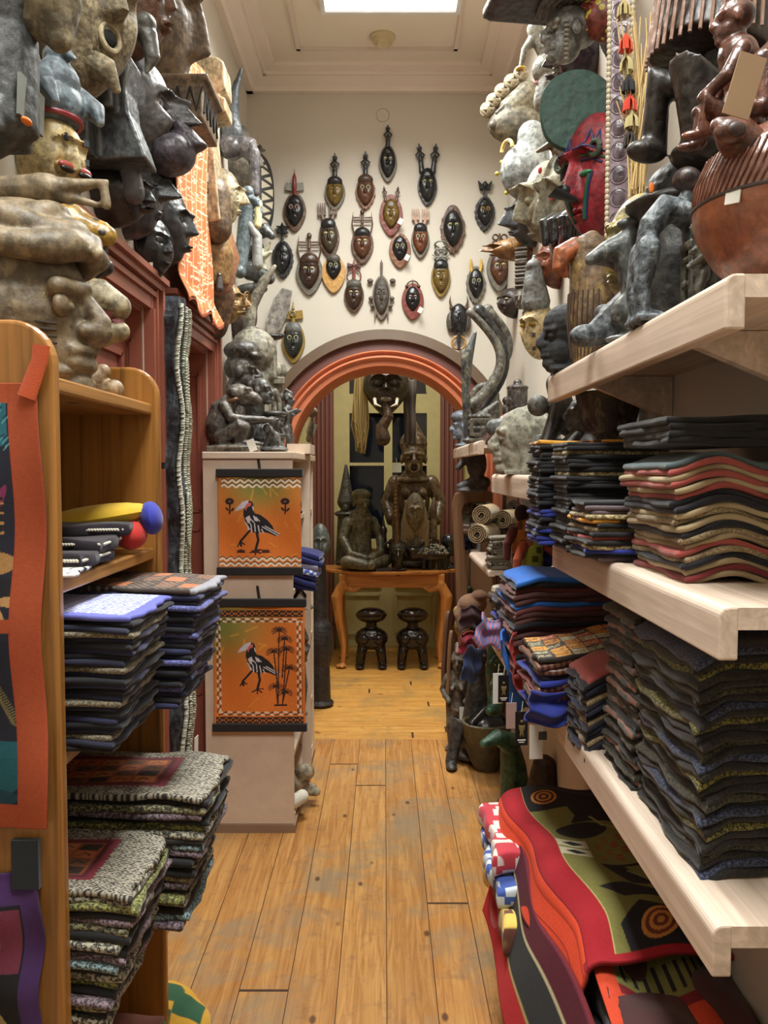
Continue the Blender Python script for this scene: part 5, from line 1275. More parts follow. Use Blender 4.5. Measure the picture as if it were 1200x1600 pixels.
# ------------------------------------------------------------------ carvings on the cabinet top
G1 = carved((112, 104, 94), (66, 60, 54), .45, .6, worn=(142, 132, 118)); G2 = carved((96, 94, 90), (54, 52, 50), .4, .6, worn=(136, 132, 124)); G3 = carved((150, 144, 126), (102, 96, 82), .6, .5, worn=(178, 172, 152))
def _monkey(b):
    b.ell((0, .01, .020), (.105, .125, .016)); b.box((0, 0, .012), (.17, .22, .022))
    b.tube([(0, .05, .05), (0, .075, .11), (0, .055, .18), (0, .02, .215)], [.05, .062, .052, .036])
    b.ell((0, -.01, .245), (.042, .052, .042)); b.tube([(0, -.04, .24), (0, -.085, .225), (0, -.095, .215)], [.028, .022, .018]); b.tube([(0, -.03, .215), (0, -.08, .205)], [.024, .014]); b.ell((0, -.05, .262), (.035, .022, .012))
    for q in (-1, 1):
        b.ell((q * .044, .005, .248), (.008, .016, .018)); b.ell((q * .02, -.052, .25), (.01, .01, .008))
        b.tube([(q * .045, .04, .19), (q * .06, .01, .14), (q * .045, -.04, .135), (q * .02, -.12, .135)], [.024, .022, .018, .015]); b.ell((q * .018, -.135, .135), (.014, .022, .01))
        b.tube([(q * .045, .05, .06), (q * .055, -.03, .11), (q * .05, -.045, .10)], [.036, .032, .026]); b.tube([(q * .05, -.045, .10), (q * .05, -.02, .035)], [.026, .022]); b.ell((q * .05, -.06, .036), (.022, .055, .012))
t = thing('monkey_carving', 'dark wooden monkey with a neck ring squatting on a slab at the cabinet corner', 'carving', (-.62, 3.50, CZ + .001), PH)
b = MB(); _monkey(b); ob('body', b.mesh(.0036), G1, t)
b = MB(); b.torus((0, .012, .214), .038, .009, rot=(PI / 2 - .35, 0, 0), seg=26); ob('collar', b, S_BROWN, t)
def _bust(b, hat=1):
    b.head((0, 0, .30), .15, neck=True, nose=1.1); b.tube([(0, .02, .25), (0, .02, .14), (0, .01, .02)], [.04, .05, .055]); b.ell((0, .01, .012), (.065, .065, .014))
    if hat: b.ell((0, .0, .385), (.055, .07, .04)); b.ell((0, -.045, .365), (.045, .03, .018))
simple_carving('tall_capped_head', 'tall dark wooden head with rolled cap behind the squatting monkey', 'carving', (-.63, 3.72, CZ + .001), lambda b: (b.push(Sm(1.18)), _bust(b), b.pop()), .0045, carved((90, 82, 76), (50, 46, 42), .45, .6, worn=(150, 142, 130)), rz=PH)
D = 3.86
def _horned(b):
    Z = lambda y: zat(y, D) - CZ
    b.ell((0, 0, Z(550)), (.10, .11, .11)); b.tube([(0, -.02, Z(590)), (0, -.03, Z(650)), (0, 0, .03)], [.06, .05, .05]); b.ell((0, 0, .015), (.07, .07, .015)); b.box((0, -.08, Z(575)), (.07, .05, .10))
    b.tube([(.0, .02, Z(600)), (0, .03, Z(540)), (0, .01, Z(480)), (0, -.05, Z(440)), (0, -.10, Z(416))], [.03, .03, .028, .024, .01])
simple_carving('horned_helmet', 'grey domed helmet mask with one tall curved horn on the cabinet', 'mask', (-.60, D, CZ), _horned, .006, G3, rz=PH)
def _slim(b): b.head((0, 0, .27), .12, nose=.8, ears=1); b.tube([(0, .02, .21), (0, .03, .12), (0, .02, .02)], [.026, .034, .045]); b.ell((0, .01, .012), (.055, .06, .014)); b.tube([(0, .05, .30), (0, .06, .14)], [.02, .012]); b.tube([(0, -.0, .10), (0, -.06, .06)], [.03, .02])
simple_carving('slender_bust', 'slender grey bust with long neck and swept back hair, right of the monkey', 'figurine', (-.535, 3.66, CZ + .001), _slim, .0036, G2, rz=PH - .3)
def human(b, H=1.0, arms='belly', legs='stand', hat=None, lean=0):
    """standing figure of unit height"""
    b.push(Sm(H)); b.head((0, 0, .87), .22, neck=True, nose=1)
    b.tube([(0, .02, .72), (0, .02, .62), (0, .02, .48), (0, .02, .40)], [.085, .09, .075, .09])
    for q in (-1, 1):
        b.tube([(q * .03, -.04, .65), (q * .045, -.09, .62)], [.035, .02])
        if arms == 'belly': b.tube([(q * .10, .02, .71), (q * .15, .02, .58), (q * .08, -.08, .50)], [.04, .034, .028])
        elif arms == 'down': b.tube([(q * .10, .02, .71), (q * .15, .02, .58), (q * .14, -.03, .42)], [.04, .034, .028])
        elif arms == 'up': b.tube([(q * .10, .02, .71), (q * .16, -.04, .64), (q * .10, -.16, .70)], [.04, .034, .028])
        if legs == 'stand': b.tube([(q * .055, .02, .40), (q * .06, -.03, .24), (q * .06, .01, .06)], [.06, .05, .036]); b.ell((q * .06, -.03, .05), (.035, .07, .025))
        else: b.tube([(q * .06, .02, .38), (q * .09, -.16, .34), (q * .07, -.10, .10), (q * .07, -.12, .06)], [.06, .05, .04, .035]); b.ell((q * .07, -.15, .05), (.035, .06, .025))
    b.ell((0, 0, .02), (.13, .13, .022))
    if hat == 'cone': b.tube([(0, .0, .97), (0, .02, 1.10)], [.06, .015])
    if hat == 'crest': b.tube([(0, -.05, .97), (0, .03, 1.02), (0, .08, .93)], [.025, .04, .02])
    b.pop()
simple_carving('standing_woman_figure', 'grey wooden standing woman with pointed head at the back of the cabinet top', 'figurine', (-.555, 3.95, CZ + .001), lambda b: human(b, .42, 'down', hat='cone'), .0042, carved((128, 120, 104), (80, 74, 62), .5, .5), rz=.3)
simple_carving('kneeling_bowl_bearer', 'dark figure holding up a wide round bowl on the cabinet top', 'figurine', (-.49, 3.72, CZ + .001), lambda b: (b.ell((0, 0, .012), (.05, .05, .012)), b.tube([(0, .0, .01), (0, 0, .12)], [.028, .022]), b.ell((0, 0, .15), (.05, .05, .03)), b.torus((0, 0, .175), .048, .01, rot=(PI / 2, 0, 0)), b.ell((0, .0, .125), (.03, .03, .02)), b.tube([(.03, 0, .02), (.045, -.03, .08), (.03, -.04, .13)], [.012, .01, .01])), .003, G2)
simple_carving('reclining_carving', 'curved dark grey carving at the front edge of the cabinet top', 'figurine', (-.46, 3.50, CZ + .001), lambda b: (b.ell((0, 0, .012), (.06, .05, .012)), b.tube([(-.04, 0, .02), (-.01, 0, .09), (.03, 0, .02)], [.012, .02, .016]), b.ell((.0, 0, .05), (.03, .02, .04)), b.ell((-.03, 0, .10), (.018, .02, .02))), .003, G2)
simple_carving('skull_carving', 'pale grey skull like carving high on the cabinet beside the arch', 'carving', (-.53, 4.12, CZ + .001), lambda b: (b.tube([(0, 0, .02), (0, 0, .36)], [.04, .03]), b.ell((0, 0, .41), (.055, .06, .05)), b.box((.02, -.03, .36), (.05, .04, .03)), b.ell((0, 0, .012), (.06, .06, .014)), b.tube([(.0, 0, .3), (.06, -.03, .27)], [.02, .015])), .005, G3)
simple_carving('raised_arms_figure', 'grey figure with raised arms between the bowl bearer and the arch', 'figurine', (-.455, 3.98, CZ + .001), lambda b: human(b, .30, 'up', hat='crest'), .0036, G2, rz=PH - .2)
simple_carving('squatting_ape', 'small squatting dark ape at the foot of the horned helmet', 'figurine', (-.49, 3.60, CZ + .001), lambda b: (b.push(Sm(.55)), _monkey(b), b.pop()), .003, G2, rz=PH + .5)
# ================================================================== RIGHT HAND SHELVES
def shelf(nm_label, y0, y1, xf, z, lip=.07, lt=.026, th=.03, wall=XR, brackets=()):
    t = thing('wall_shelf', nm_label, 'shelf', (0, 0, 0))
    o = ob('board', boxes([(xf + lt - .001, wall - .002, y0, y1, z - th, z - .001)]), M_shelf, t)
    b = MB(); R = .014
    prof = [(xf, z - lip), (xf + lt, z - lip), (xf + lt, z)] + [(xf + R - R * math.sin(a), z - R + R * math.cos(a)) for a in np.linspace(0, PI / 2, 6)]
    b.prism(prof, y0, y1); o = ob('front_lip', b.mesh(smooth=False), M_shelf, t); bevel(o, .003, 2)
    for yb in brackets:
        b = MB(); V = [(wall - .002, yb - .012, z - th - .001), (xf + lt + .02, yb - .012, z - th - .001), (xf + lt + .02, yb - .012, z - th - .02), (wall - .002, yb - .012, z - th - .10)]
        V += [(x, yb + .012, q) for x, y, q in V]; b.add(V, [(0, 1, 2, 3), (7, 6, 5, 4), (0, 4, 5, 1), (1, 5, 6, 2), (2, 6, 7, 3), (3, 7, 4, 0)]); ob('bracket', b.mesh(smooth=False), M_shelf, t)
    return t
ZU, ZM, ZL = 1.748, 1.325, .905
shelf('thick pale wooden shelf at the upper right carrying the round pot and dark statues', 1.06, 2.2, .43, ZU, brackets=(1.32, 1.95))
shelf('thick pale wooden shelf of folded red, beige and black cloths, middle right', 1.06, 2.12, .43, ZM)
shelf('thick pale wooden shelf of dark woven cloths, lower right, nearest the camera', 1.06, 2.04, .43, ZL)
shelf('pale shelf carrying the grey stone profile head beyond the dark cloth stacks', 2.16, 3.02, .39, 1.487, lip=.068)
shelf('pale lower shelf under the bright blue and brown cloths', 2.08, 3.2, .39, .93, lip=.068)
shelf('small far shelf under the curved horns next to the arch', 3.3, 4.45, .37, 1.618, lip=.055)
shelf('thin white shelf holding the rolled mats and black white cloths', 3.06, 3.75, .385, 1.132, lip=.025, th=.02)
b = MB(); b.box((XR - .008, 2.06, 1.46), (.016, .03, 1.1)); tag(ob('shelf_rail', b.mesh(smooth=False), plain((214, 214, 208), .4)), 'white metal slotted shelf rail on the right wall under the upper shelf', 'rail')
b = MB(); b.box((.455, 3.34, 1.345), (.035, .035, .42)); tag(ob('shelf_post', b.mesh(smooth=False), pine((146, 84, 58), (110, 60, 40), 'z')), 'reddish brown wooden post under the far right shelf', 'post')

# ---- stacks, middle shelf
BLK_F = fabric((26, 24, 28), (12, 12, 14)); RED_F = fabric((176, 84, 76), (130, 56, 52)); BEI = fabric((184, 164, 128), (140, 122, 92)); DKB = fabric((24, 24, 38), (12, 12, 20)); BEI2 = fabric((160, 140, 104), (110, 94, 70), 'speckle'); TEAL = fabric((84, 100, 104), (50, 62, 66)); DRED = fabric((140, 48, 48), (90, 28, 32)); ROY = fabric((44, 60, 160), (24, 34, 104)); MAUV = fabric((110, 92, 98), (74, 62, 66)); ORP = fabric((226, 160, 60), (96, 50, 30), 'blocks', 1.6); CRMP = fabric((196, 180, 134), (110, 96, 66), 'speckle', .6)
redseq = [(BEI, 'beige'), (DRED, 'dark red'), (BEI, 'beige'), (DKB, 'blue black'), (BEI2, 'beige speckled'), (RED_F, 'red'), (BEI, 'beige'), (BEI2, 'beige speckled'), (DKB, 'blue black'), (BEI, 'beige'), (BEI2, 'beige speckled'), (BEI, 'beige'), (DKB, 'blue black'), (DKB, 'blue black'), (RED_F, 'red'), (BEI, 'beige'), (RED_F, 'coral red'), (BEI, 'beige'), (RED_F, 'coral red'), (TEAL, 'grey teal')]
wv = lambda X, Y: .016 * np.sin(X * 26 + 1.2) * sst(-.2, .0, X) - .03 * sst(-.05, -.14, X)
stack(.60, 1.42, ZM, 20, .195, .26, .26, lambda i: redseq[i], 'cushion cover', 'the red and beige stack', 'cushion covers in the red and beige stack', seed=21, sag=lambda X, Y: .010 * np.sin(X * 38 + 2) , lean=(-.03, 0), jit=.005)
stack(.595, 1.44, ZM + .215, 4, .045, .30, .28, cyc([(BLK_F, 'black')]), 'cloth', 'the pile on the red and beige stack', 'black cloths on the red and beige stack', seed=22, jit=.004)
stack(.475, 1.66, ZM, 14, .115, .17, .17, lambda i: [(MAUV, 'mauve'), (BLK_F, 'black'), (ROY, 'blue'), (CRMP, 'cream'), (BLK_F, 'black'), (RED_F, 'pink red'), (BLK_F, 'black'), (BEI2, 'brown speckled'), (BLK_F, 'black'), (ORP, 'orange zigzag'), (CRMP, 'white edged'), (MAUV, 'mauve'), (MAUV, 'mauve'), (BLK_F, 'black')][i], 'cloth', 'the small mixed stack', 'cloths in the small mixed stack', seed=23, jit=.012, rot_j=.15)
stack(.50, 1.84, ZM, 26, .235, .22, .16, lambda i: [(BLK_F, 'black'), (BLK_F, 'black'), (BLK_F, 'black'), (CRMP, 'cream edged') if i > 13 else (BLK_F, 'black'), (BLK_F, 'black')][i % 5], 'cushion cover', 'the black and cream stack', 'cushion covers in the black and cream stack', seed=24, jit=.008)
stack(.49, 2.02, ZM, 26, .245, .25, .15, lambda i: [(ROY, 'royal blue'), (ROY, 'royal blue'), (DKB, 'blue black'), (ROY, 'royal blue'), (DKB, 'blue black'), (DKB, 'blue black'), (DKB, 'blue black')][i % 7] if i < 9 else ((DKB, 'blue black') if i < 16 else ((BLK_F, 'black') if i < 25 else (ORP, 'orange printed'))), 'cushion cover', 'the tall blue and black stack', 'cushion covers in the tall blue and black stack', seed=25, jit=.008)
# ---- stacks, lower shelf
WVN = fabric((74, 70, 46), (22, 20, 18), 'speckle', .8); WVD = fabric((44, 38, 34), (16, 14, 14), 'speckle', .8); WVO = fabric((132, 124, 56), (34, 32, 22), 'speckle', .9); WVB = fabric((70, 78, 108), (22, 24, 34), 'speckle', .9); WVS = fabric((140, 100, 84), (44, 70, 70), 'stripes', 1.2)
wseq = [(WVD, 'black woven'), (WVB, 'blue edged woven'), (WVD, 'black woven'), (WVN, 'olive flecked woven'), (WVD, 'black woven'), (WVD, 'black woven'), (WVO, 'yellow olive woven')]
stack(.61, 1.34, ZL, 30, .335, .29, .30, cyc(wseq), 'placemat', 'the nearest dark woven stack', 'placemats in the nearest dark woven stack', seed=31, jit=.006, sag=lambda X, Y: -.45 * np.clip(-X - .05, 0, 1) + .004 * np.sin(Y * 40), lean=(-.012, 0))
stack(.585, 1.62, ZL, 28, .33, .24, .20, cyc([(WVD, 'black woven'), (WVS, 'striped woven'), (WVN, 'olive flecked woven'), (WVD, 'black woven'), (WVS, 'striped woven')]), 'placemat', 'the second dark woven stack', 'placemats in the second dark woven stack', seed=32, jit=.007, sag=lambda X, Y: -.25 * np.clip(-X - .05, 0, 1))
stack(.53, 1.84, ZL, 16, .175, .20, .18, lambda i: (RED_F, 'red') if i == 15 else [(DKB, 'dark navy'), (NAVY, 'navy'), (DKB, 'dark navy'), (BEI2, 'grey edged')][i % 4], 'napkin', 'the navy stack', 'napkins in the navy stack', seed=33, jit=.006, sag=lambda X, Y: -.5 * np.clip(-X - .04, 0, 1))
rb3 = Ras(200, 150, (50, 44, 40))
r_ = random.Random(5)
for i in range(7):
    for j in range(5):
        x0, y0 = i / 7, j / 5; c = r_.choice([(196, 130, 60), (206, 196, 160), (90, 92, 76), (172, 76, 46), (60, 56, 50), (214, 150, 70)])
        rb3.rect(x0 + .006, y0 + .01, x0 + .137, y0 + .19, c); e = (30, 26, 24) if sum(c) > 300 else (206, 190, 150)
        pts = [(x0 + .03 + .03 * math.sin(k * 1.3 + i), y0 + .04 + k * .013) for k in range(9)]
        rb3.line(pts, .006, e); rb3.ell(x0 + .09, y0 + .09, .022, .034, e); rb3.ell(x0 + .09, y0 + .09, .014, .022, c); rb3.line([(x0 + .09, y0 + .12), (x0 + .12, y0 + .17)], .005, e)
SAT = fabric((128, 78, 56), (50, 30, 26), 'stripes', 1.0, .35)
stack(.525, 2.06, .93, 11, .150, .32, .24, cyc([(ROY, 'royal blue'), (DKB, 'navy'), (SAT, 'brown satin'), (SAT, 'brown satin'), (DRED, 'maroon'), (SAT, 'bronze satin')]), 'cushion cover', 'the satin stack', 'cushion covers in the satin stack', seed=34, toptex=rb3, jit=.010, rot_j=.08, sag=lambda X, Y: -.30 * np.clip(-X - .06, 0, 1) + .012 * np.sin(X * 22))
BRT = fabric((36, 110, 200), (24, 80, 160)); MAR = fabric((96, 54, 50), (60, 34, 32)); MAR2 = fabric((120, 58, 56), (80, 34, 36))
stack(.525, 2.42, .93, 20, .275, .33, .28, lambda i: (BRT, 'bright blue') if i in (14, 19) else [(MAR, 'maroon'), (MAR2, 'dark red'), (DKB, 'navy'), (MAR, 'maroon')][i % 4] if i > 6 else [(DRED, 'red'), (DKB, 'navy'), (fabric((180, 84, 80), (130, 50, 50)), 'pinkish red')][i % 3], 'table cloth', 'the blue and maroon stack', 'table cloths in the blue and maroon stack', seed=35, jit=.008, sag=lambda X, Y: -.22 * np.clip(-X - .08, 0, 1))
stack(.50, 2.78, .93, 10, .16, .24, .22, cyc([(NAVY, 'navy'), (ROY, 'royal blue'), (DKB, 'blue black')]), 'cloth', 'the far navy pile', 'cloths in the far navy pile', seed=36, jit=.014, rot_j=.2)
# bits draped over the far end of the lower shelves
def drape(label, x, y, z, wx, wz, mat, rz=0, nm='cloth', cat='cloth', ry=0, seed=0):
    r = random.Random(seed); R = Ras(26, 40, (0, 0, 0))
    a, c, d = r.random() * 6, r.random() * 6, r.random() * 6
    pf = lambda u, v: ((u - .5) * wx, .010 * np.sin(u * 9 + v * 4 + a) + .008 * np.sin(v * 11 + c), (v - 1) * wz + .01 * np.sin(u * 7 + d))
    o = ob(nm, sheet(R, pf, .006), mat, loc=(x, y, z), rot=(0, ry, rz)); return tag(o, label, cat)
drape('bright blue cloth hanging over the end of the lower right shelf', .36, 2.40, 1.03, .07, .24, BRT, .5, ry=-.25, seed=1)
drape('red dotted cloth hanging beside the bright blue one', .375, 2.30, 1.05, .06, .18, fabric((186, 72, 66), (140, 44, 46)), .6, ry=-.2, seed=2)
drape('pink and blue striped cloth end folded over the shelf corner', .345, 2.55, 1.04, .09, .09, fabric((196, 110, 104), (60, 120, 190), 'stripes', 1.6), .2, ry=.4, seed=3)
drape('royal blue fringed cloth spilling from the satin stack', .43, 1.93, .99, .20, .08, ROY, .3, seed=4)
def swing_tag(label, px, py, D, w, h, mat, deco=True):
    q = at(px, py, D); t = thing('swing_tag', label, 'tag', q, .1)
    ob('card', boxes([(-w / 2, w / 2, -.001, .001, -h, 0)]), mat, t)
    if deco:
        b = MB(); b.ell((0, -.003, -h * .28), (w * .14, .002, w * .14), seg=12); b.ell((0, -.003, -h * .52), (w * .2, .002, h * .14), seg=12)
        for s_ in (-1, 1): b.ell((s_ * w * .2, -.003, -h * .45), (w * .06, .002, h * .09), seg=10); b.ell((s_ * w * .1, -.003, -h * .68), (w * .07, .002, h * .07), seg=10)
        ob('emblem', b.mesh(.0012), plain((126, 106, 66), .5), t)
        ob('caption', boxes([(-w * .32, w * .32, -.0022, -.0012, -h * .86, -h * .82), (-w * .22, w * .22, -.0022, -.0012, -h * .92, -h * .895)]), TAGW, t)
    ob('string', MB().tube([(0, 0, 0), (.004, .003, .025)], .0008, seg=6), TAGW, t)
BC = plain((20, 20, 20), .35)
swing_tag('black card tag with gold figure hanging in front of the bright blue cloth', 787, 1055, 2.25, .030, .075, BC)
swing_tag('black card tag with gold figure above the green carving, lower of the two', 815, 1112, 2.05, .032, .085, BC)
swing_tag('white card tag just behind the upper black one', 778, 1052, 2.28, .028, .085, TAGW, False)
t = swing_tag('white price card hanging at the right of the lower black tag', 838, 1133, 2.03, .034, .085, TAGW, False)
swing_tag('pinkish card tag between the two black ones', 799, 1098, 2.2, .028, .07, plain((180, 150, 140), .6), False)
swing_tag('small dark square tag beside the blue fringed cloth', 848, 1143, 1.95, .02, .02, plain((54, 54, 58), .5), False)

# ---- rug pile on the floor, lower right
REDR = fabric((168, 34, 34), (128, 20, 24), 'plain', 2, .95)
def fold(label, x0, x1, y0, y1, z, t, mat, seed, rz=0, sag=None, nm='folded_blanket'):
    o = ob(nm, slab_mesh(x1 - x0, y1 - y0, t, seed, sag, nu=40, nv=50, wob=.008), mat, loc=((x0 + x1) / 2, (y0 + y1) / 2, z), rot=(0, 0, rz))
    return tag(o, label, 'blanket', 'folded blankets in the floor pile')
PNK = fabric((190, 56, 70), (224, 214, 206), 'blocks', .9); BLW = fabric((58, 84, 160), (196, 204, 210), 'blocks', 1.0); BRNW = fabric((108, 60, 44), (222, 190, 90), 'blocks', .6); ORB = fabric((222, 96, 40), (190, 70, 26)); DST = fabric((52, 52, 62), (90, 84, 76), 'stripes', .5)
fold('orange blanket at the very bottom of the floor pile', .335, .66, 1.25, 2.2, .0, .10, ORB, 41)
fold('dark blue striped blanket low in the floor pile, above the orange one', .315, .66, 1.35, 2.0, .10, .07, fabric((50, 56, 90), (120, 110, 96), 'stripes', .4), 42)
fold('dark red blanket in the middle of the floor pile', .31, .66, 1.6, 2.25, .175, .085, fabric((120, 24, 30), (70, 20, 22), 'stripes', .7), 43)
fold('bright red blanket above the dark red one', .295, .66, 1.5, 2.28, .262, .08, fabric((196, 34, 46), (160, 24, 34)), 44)
fold('brown and cream patterned blanket high in the floor pile', .29, .66, 1.9, 2.35, .345, .075, BRNW, 45)
fold('blue and white patterned blanket sticking out of the floor pile', .275, .66, 2.0, 2.36, .345 + .078, .045, BLW, 46)
fold('pink and white patterned blanket just under the big red rug', .285, .66, 2.06, 2.42, .345 + .125, .055, PNK, 47)
# big patterned rug on top
R = Ras(300, 420, (168, 30, 36), 2.0)
# u: 0 = outer (aisle) edge low, 1 = wall ; v: 0 near, 1 far
OL = (122, 118, 62); KB = (30, 28, 32)
R.rect(.0, 0, .27, 1, (222, 72, 36)); R.rect(.27, 0, .42, 1, (158, 22, 34)); R.rect(.42, 0, 1, 1, OL); R.rect(.415, 0, .422, 1, (176, 160, 100))
R.rect(.42, .80, 1, 1, KB); R.ell(.55, .88, .085, .045, (196, 130, 60)); 
for k, rr_ in enumerate((.8, .6, .4, .2)): R.ell(.55, .88, .085 * rr_, .045 * rr_, (70, 34, 26) if k % 2 == 0 else (196, 130, 60))
R.poly([(.66, .80), (.66, .74), (.60, .70), (1, .68), (1, .80)], KB); R.ell(.62, .645, .15, .05, KB); R.line([(.74, .72), (.76, .66), (.84, .63), (.9, .66)], .012, (150, 146, 90))
for j, yy in enumerate((.545, .465)):
    R.rect(.42, yy - .032, .60, yy + .032, (196, 190, 158)); R.poly([(.45, yy), (.51, yy + .022), (.58, yy), (.51, yy - .022)], KB)
R.rect(.42, .505 - .004, .60, .505 + .008, OL)
r_ = random.Random(9)
for i in range(8):
    for j in range(8):
        x0, y0 = .64 + i * .046, .42 + j * .021
        if (i + j // 2) % 2 == 0:
            for k in range(4): R.rect(x0 + k * .010, y0, x0 + k * .010 + .005, y0 + .013, (156, 50, 40))
            R.rect(x0, y0 + .011, x0 + .04, y0 + .014, (156, 50, 40))
R.rect(.62, .37, 1, .385, KB); R.poly([(.62, .37), (.74, .37), (.80, .26), (.66, .24)], KB); R.line([(.74, .34), (.82, .27), (.9, .20)], .012, (140, 138, 84))
R.poly([(.47, .22), (.62, .24), (.80, .22), (1, .26), (1, .14), (.7, .17), (.55, .16)], KB); R.poly([(.47, .08), (.6, .14), (.8, .1), (1, .13), (1, 0), (.50, 0)], KB)
for k, rr_ in enumerate((1, .8, .6, .4, .2)): R.ell(.66, .075, .10 * rr_, .035 * rr_, (196, 130, 60) if k % 2 == 0 else (110, 50, 36), .15)
R.rect(.24, 0, 1, .02, (158, 22, 34)); R.rect(.265, 0, .272, 1, (110, 20, 30))
R.line([(.10, 0), (.10, 1)], .004, (170, 46, 26))
R.rect(0, 0, .012, 1, (96, 20, 40))
def rug(u, v):
    # arc length across: side drop then top
    s = u * .42; drop = .13
    y = 1.53 + v * .86 + .03 * (u - .5) * (1 - v)
    edge = .330 + .045 * (1 - v) + .010 * np.sin(v * 13)
    r = .045
    a = np.clip((s - (drop - r)) / (r * 1.57), 0, 1) * PI / 2
    x = edge + np.where(s < drop - r, -.045 * (drop - r - s) / drop, r * (1 - np.cos(a)) + np.clip(s - (drop - r) - r * 1.57, 0, 9))
    zt = .60 + .020 * np.sin(v * 5 + 1) - .035 * sst(.12, 0, v) - .02 * sst(.9, 1, v)
    z = zt - r + np.where(s < drop - r, -(drop - r - s), r * np.sin(a)) + .008 * np.sin(u * 11 + v * 8)
    return x, y, z
tag(ob('patterned_rug', sheet(R, rug, .010, (120, 30, 30)), vcol(.95, 420, .6)), 'big red, orange and olive figured rug spread on top of the floor pile', 'rug')
R = Ras(60, 300, (176, 30, 34), 2); R.rect(.0, 0, .30, 1, (186, 30, 36)); R.rect(.34, 0, .72, 1, (44, 48, 50)); R.rect(.31, 0, .34, 1, (180, 160, 100)); R.rect(.72, 0, .76, 1, (200, 190, 150)); R.rect(.76, 0, 1, 1, (90, 20, 40))
def rug2(u, v):
    y = 1.25 + v * .98; s = u
    edge = .345 + .02 * (1 - v) + .012 * np.sin(v * 9)
    return edge - .03 - .05 * (1 - s) + .02 * s, y, .28 + .25 * s + .012 * np.sin(v * 14 + s * 3)
tag(ob('draped_blanket', sheet(R, rug2, .012, (120, 30, 30)), vcol(.95, 420, .6)), 'red and charcoal blanket draped down the aisle side of the floor pile', 'blanket')
R = Ras(200, 60, (120, 26, 34), .4); R.rect(.0, .0, 1, .30, (206, 70, 40)); R.rect(.0, .30, .16, 1, (206, 70, 40)); R.rect(.16, .40, 1, .8, (122, 118, 62))
for k in range(9): R.rect(.22 + k * .08, .45, .25 + k * .08, .72, KB)
def rug3(u, v): return .40 + u * .25 + 0 * v, 1.40 + v * .25 + .02 * np.sin(u * 8), .515 + .04 * v + .014 * np.sin(u * 10 + 1) + 0 * u
tag(ob('folded_rug', sheet(R, rug3, .02, (90, 24, 30)), vcol(.95, 420, .6)), 'red and olive rug whose edge shows below the near end of the big rug', 'rug')
fold('dark blanket under the near end of the big rug', .37, .66, 1.26, 1.66, .37, .075, fabric((34, 34, 38), (18, 18, 22)), 48)
fold('teal green blanket at the bottom edge of the picture', .36, .66, 1.20, 1.60, .25, .085, fabric((40, 92, 80), (26, 66, 58)), 49)
fold('dark red blanket pressed between the red rug and the shelf wall', .40, .66, 1.3, 2.3, .445, .09, fabric((80, 40, 40), (50, 26, 26)), 50)
# ================================================================== CARVINGS ON THE RIGHT WALL AND SHELVES
NH = -PI / 2
def rp(px, py, D): return at(px, py, D)
def put(nm, label, cat, px, py, D, fn, vox, mat, rz=0, sc=1.0, tilt=(0, 0), sm=2, z=None):
    """one-piece carving; fn draws in metres with its foot at the origin; (px,py) = foot"""
    q = at(px, py, D); b = MB(Sm(sc)); fn(b)
    o = ob(nm, b.mesh(vox, sm_it=sm) if vox else b.mesh(), mat, loc=(q.x, q.y, q.z if z is None else z), rot=(tilt[0], tilt[1], rz)); return tag(o, label, cat)
HOG = carved((122, 74, 56), (76, 42, 32), .3, .9); HOG2 = carved((152, 92, 64), (104, 56, 38), .28, .8)
# round pot with hog head handle and seated figure on top
q = at(1236, 430, 1.19)
t = thing('animal_pot', 'big round reddish brown wooden pot with pig ear handle and carved figures on its lid', 'pot', (q.x, 1.19, ZU + .001))
b = MB(); b.lathe([(.001, 0), (.062, 0), (.068, .004), (.105, .045), (.128, .085), (.134, .12), (.130, .12), (.001, .12)], 48); ob('bowl', b, HOG2, t)
b = MB(); b.lathe([(.001, .121), (.133, .121), (.132, .15), (.118, .185), (.090, .212), (.05, .232), (.001, .24)], 48); ld = ob('lid', b, HOG, t)
b = MB()
for k in range(26):
    a = PI + .75 + (k - 13) * .075
    b.tube([((.1345 - .0) * math.cos(a), .1345 * math.sin(a), .124), (.134 * math.cos(a + .10), .134 * math.sin(a + .10), .15), (.119 * math.cos(a + .18), .119 * math.sin(a + .18), .186)], .0012, seg=5, ball=False)
ob('carved_grooves', b, carved((96, 58, 42), (60, 34, 26), .35), ld)
b = MB(); b.torus((0, 0, .121), .134, .003, rot=(PI / 2, 0, 0), seg=48, sg=6); ob('seam', b, plain((50, 28, 20), .5), t)
b = MB(); b.tube([(-.085, -.05, .18), (-.112, -.06, .200), (-.132, -.065, .206)], [.03, .026, .012]); b.ell((-.118, -.075, .195), (.024, .014, .018)); ob('ear', b.mesh(.003), HOG, t)
b = MB(); b.ell((-.118, -.090, .192), (.012, .005, .010)); ob('ear_hollow', b, plain((50, 30, 24), .5), t)
ob('price_sticker', boxes([(-.011, .011, -.001, .001, -.009, .009)]), TAGW, t, loc=(-.114, -.072, .112), rot=(-.05, .1, -1.0))
t2 = thing('lid_figure', 'reddish wooden seated figure rising from the lid of the round pot', 'figurine', (q.x + .02, 1.17, ZU + .238), NH + .3)
def _seat(b):
    b.tube([(0, .02, .02), (0, .02, .10), (0, .01, .17)], [.045, .034, .040]); b.head((0, 0, .235), .09, neck=True)
    for s_ in (-1, 1):
        b.tube([(s_ * .025, 0, .03), (s_ * .035, -.06, .075), (s_ * .03, -.055, .02)], [.024, .02, .016]); b.tube([(s_ * .042, .01, .165), (s_ * .055, -.02, .11), (s_ * .035, -.06, .08)], [.017, .014, .012]); b.ell((s_ * .03, -.075, .012), (.012, .024, .01))
b = MB(Sm(1.05)); _seat(b); ob('body', b.mesh(.003), HOG, t2)
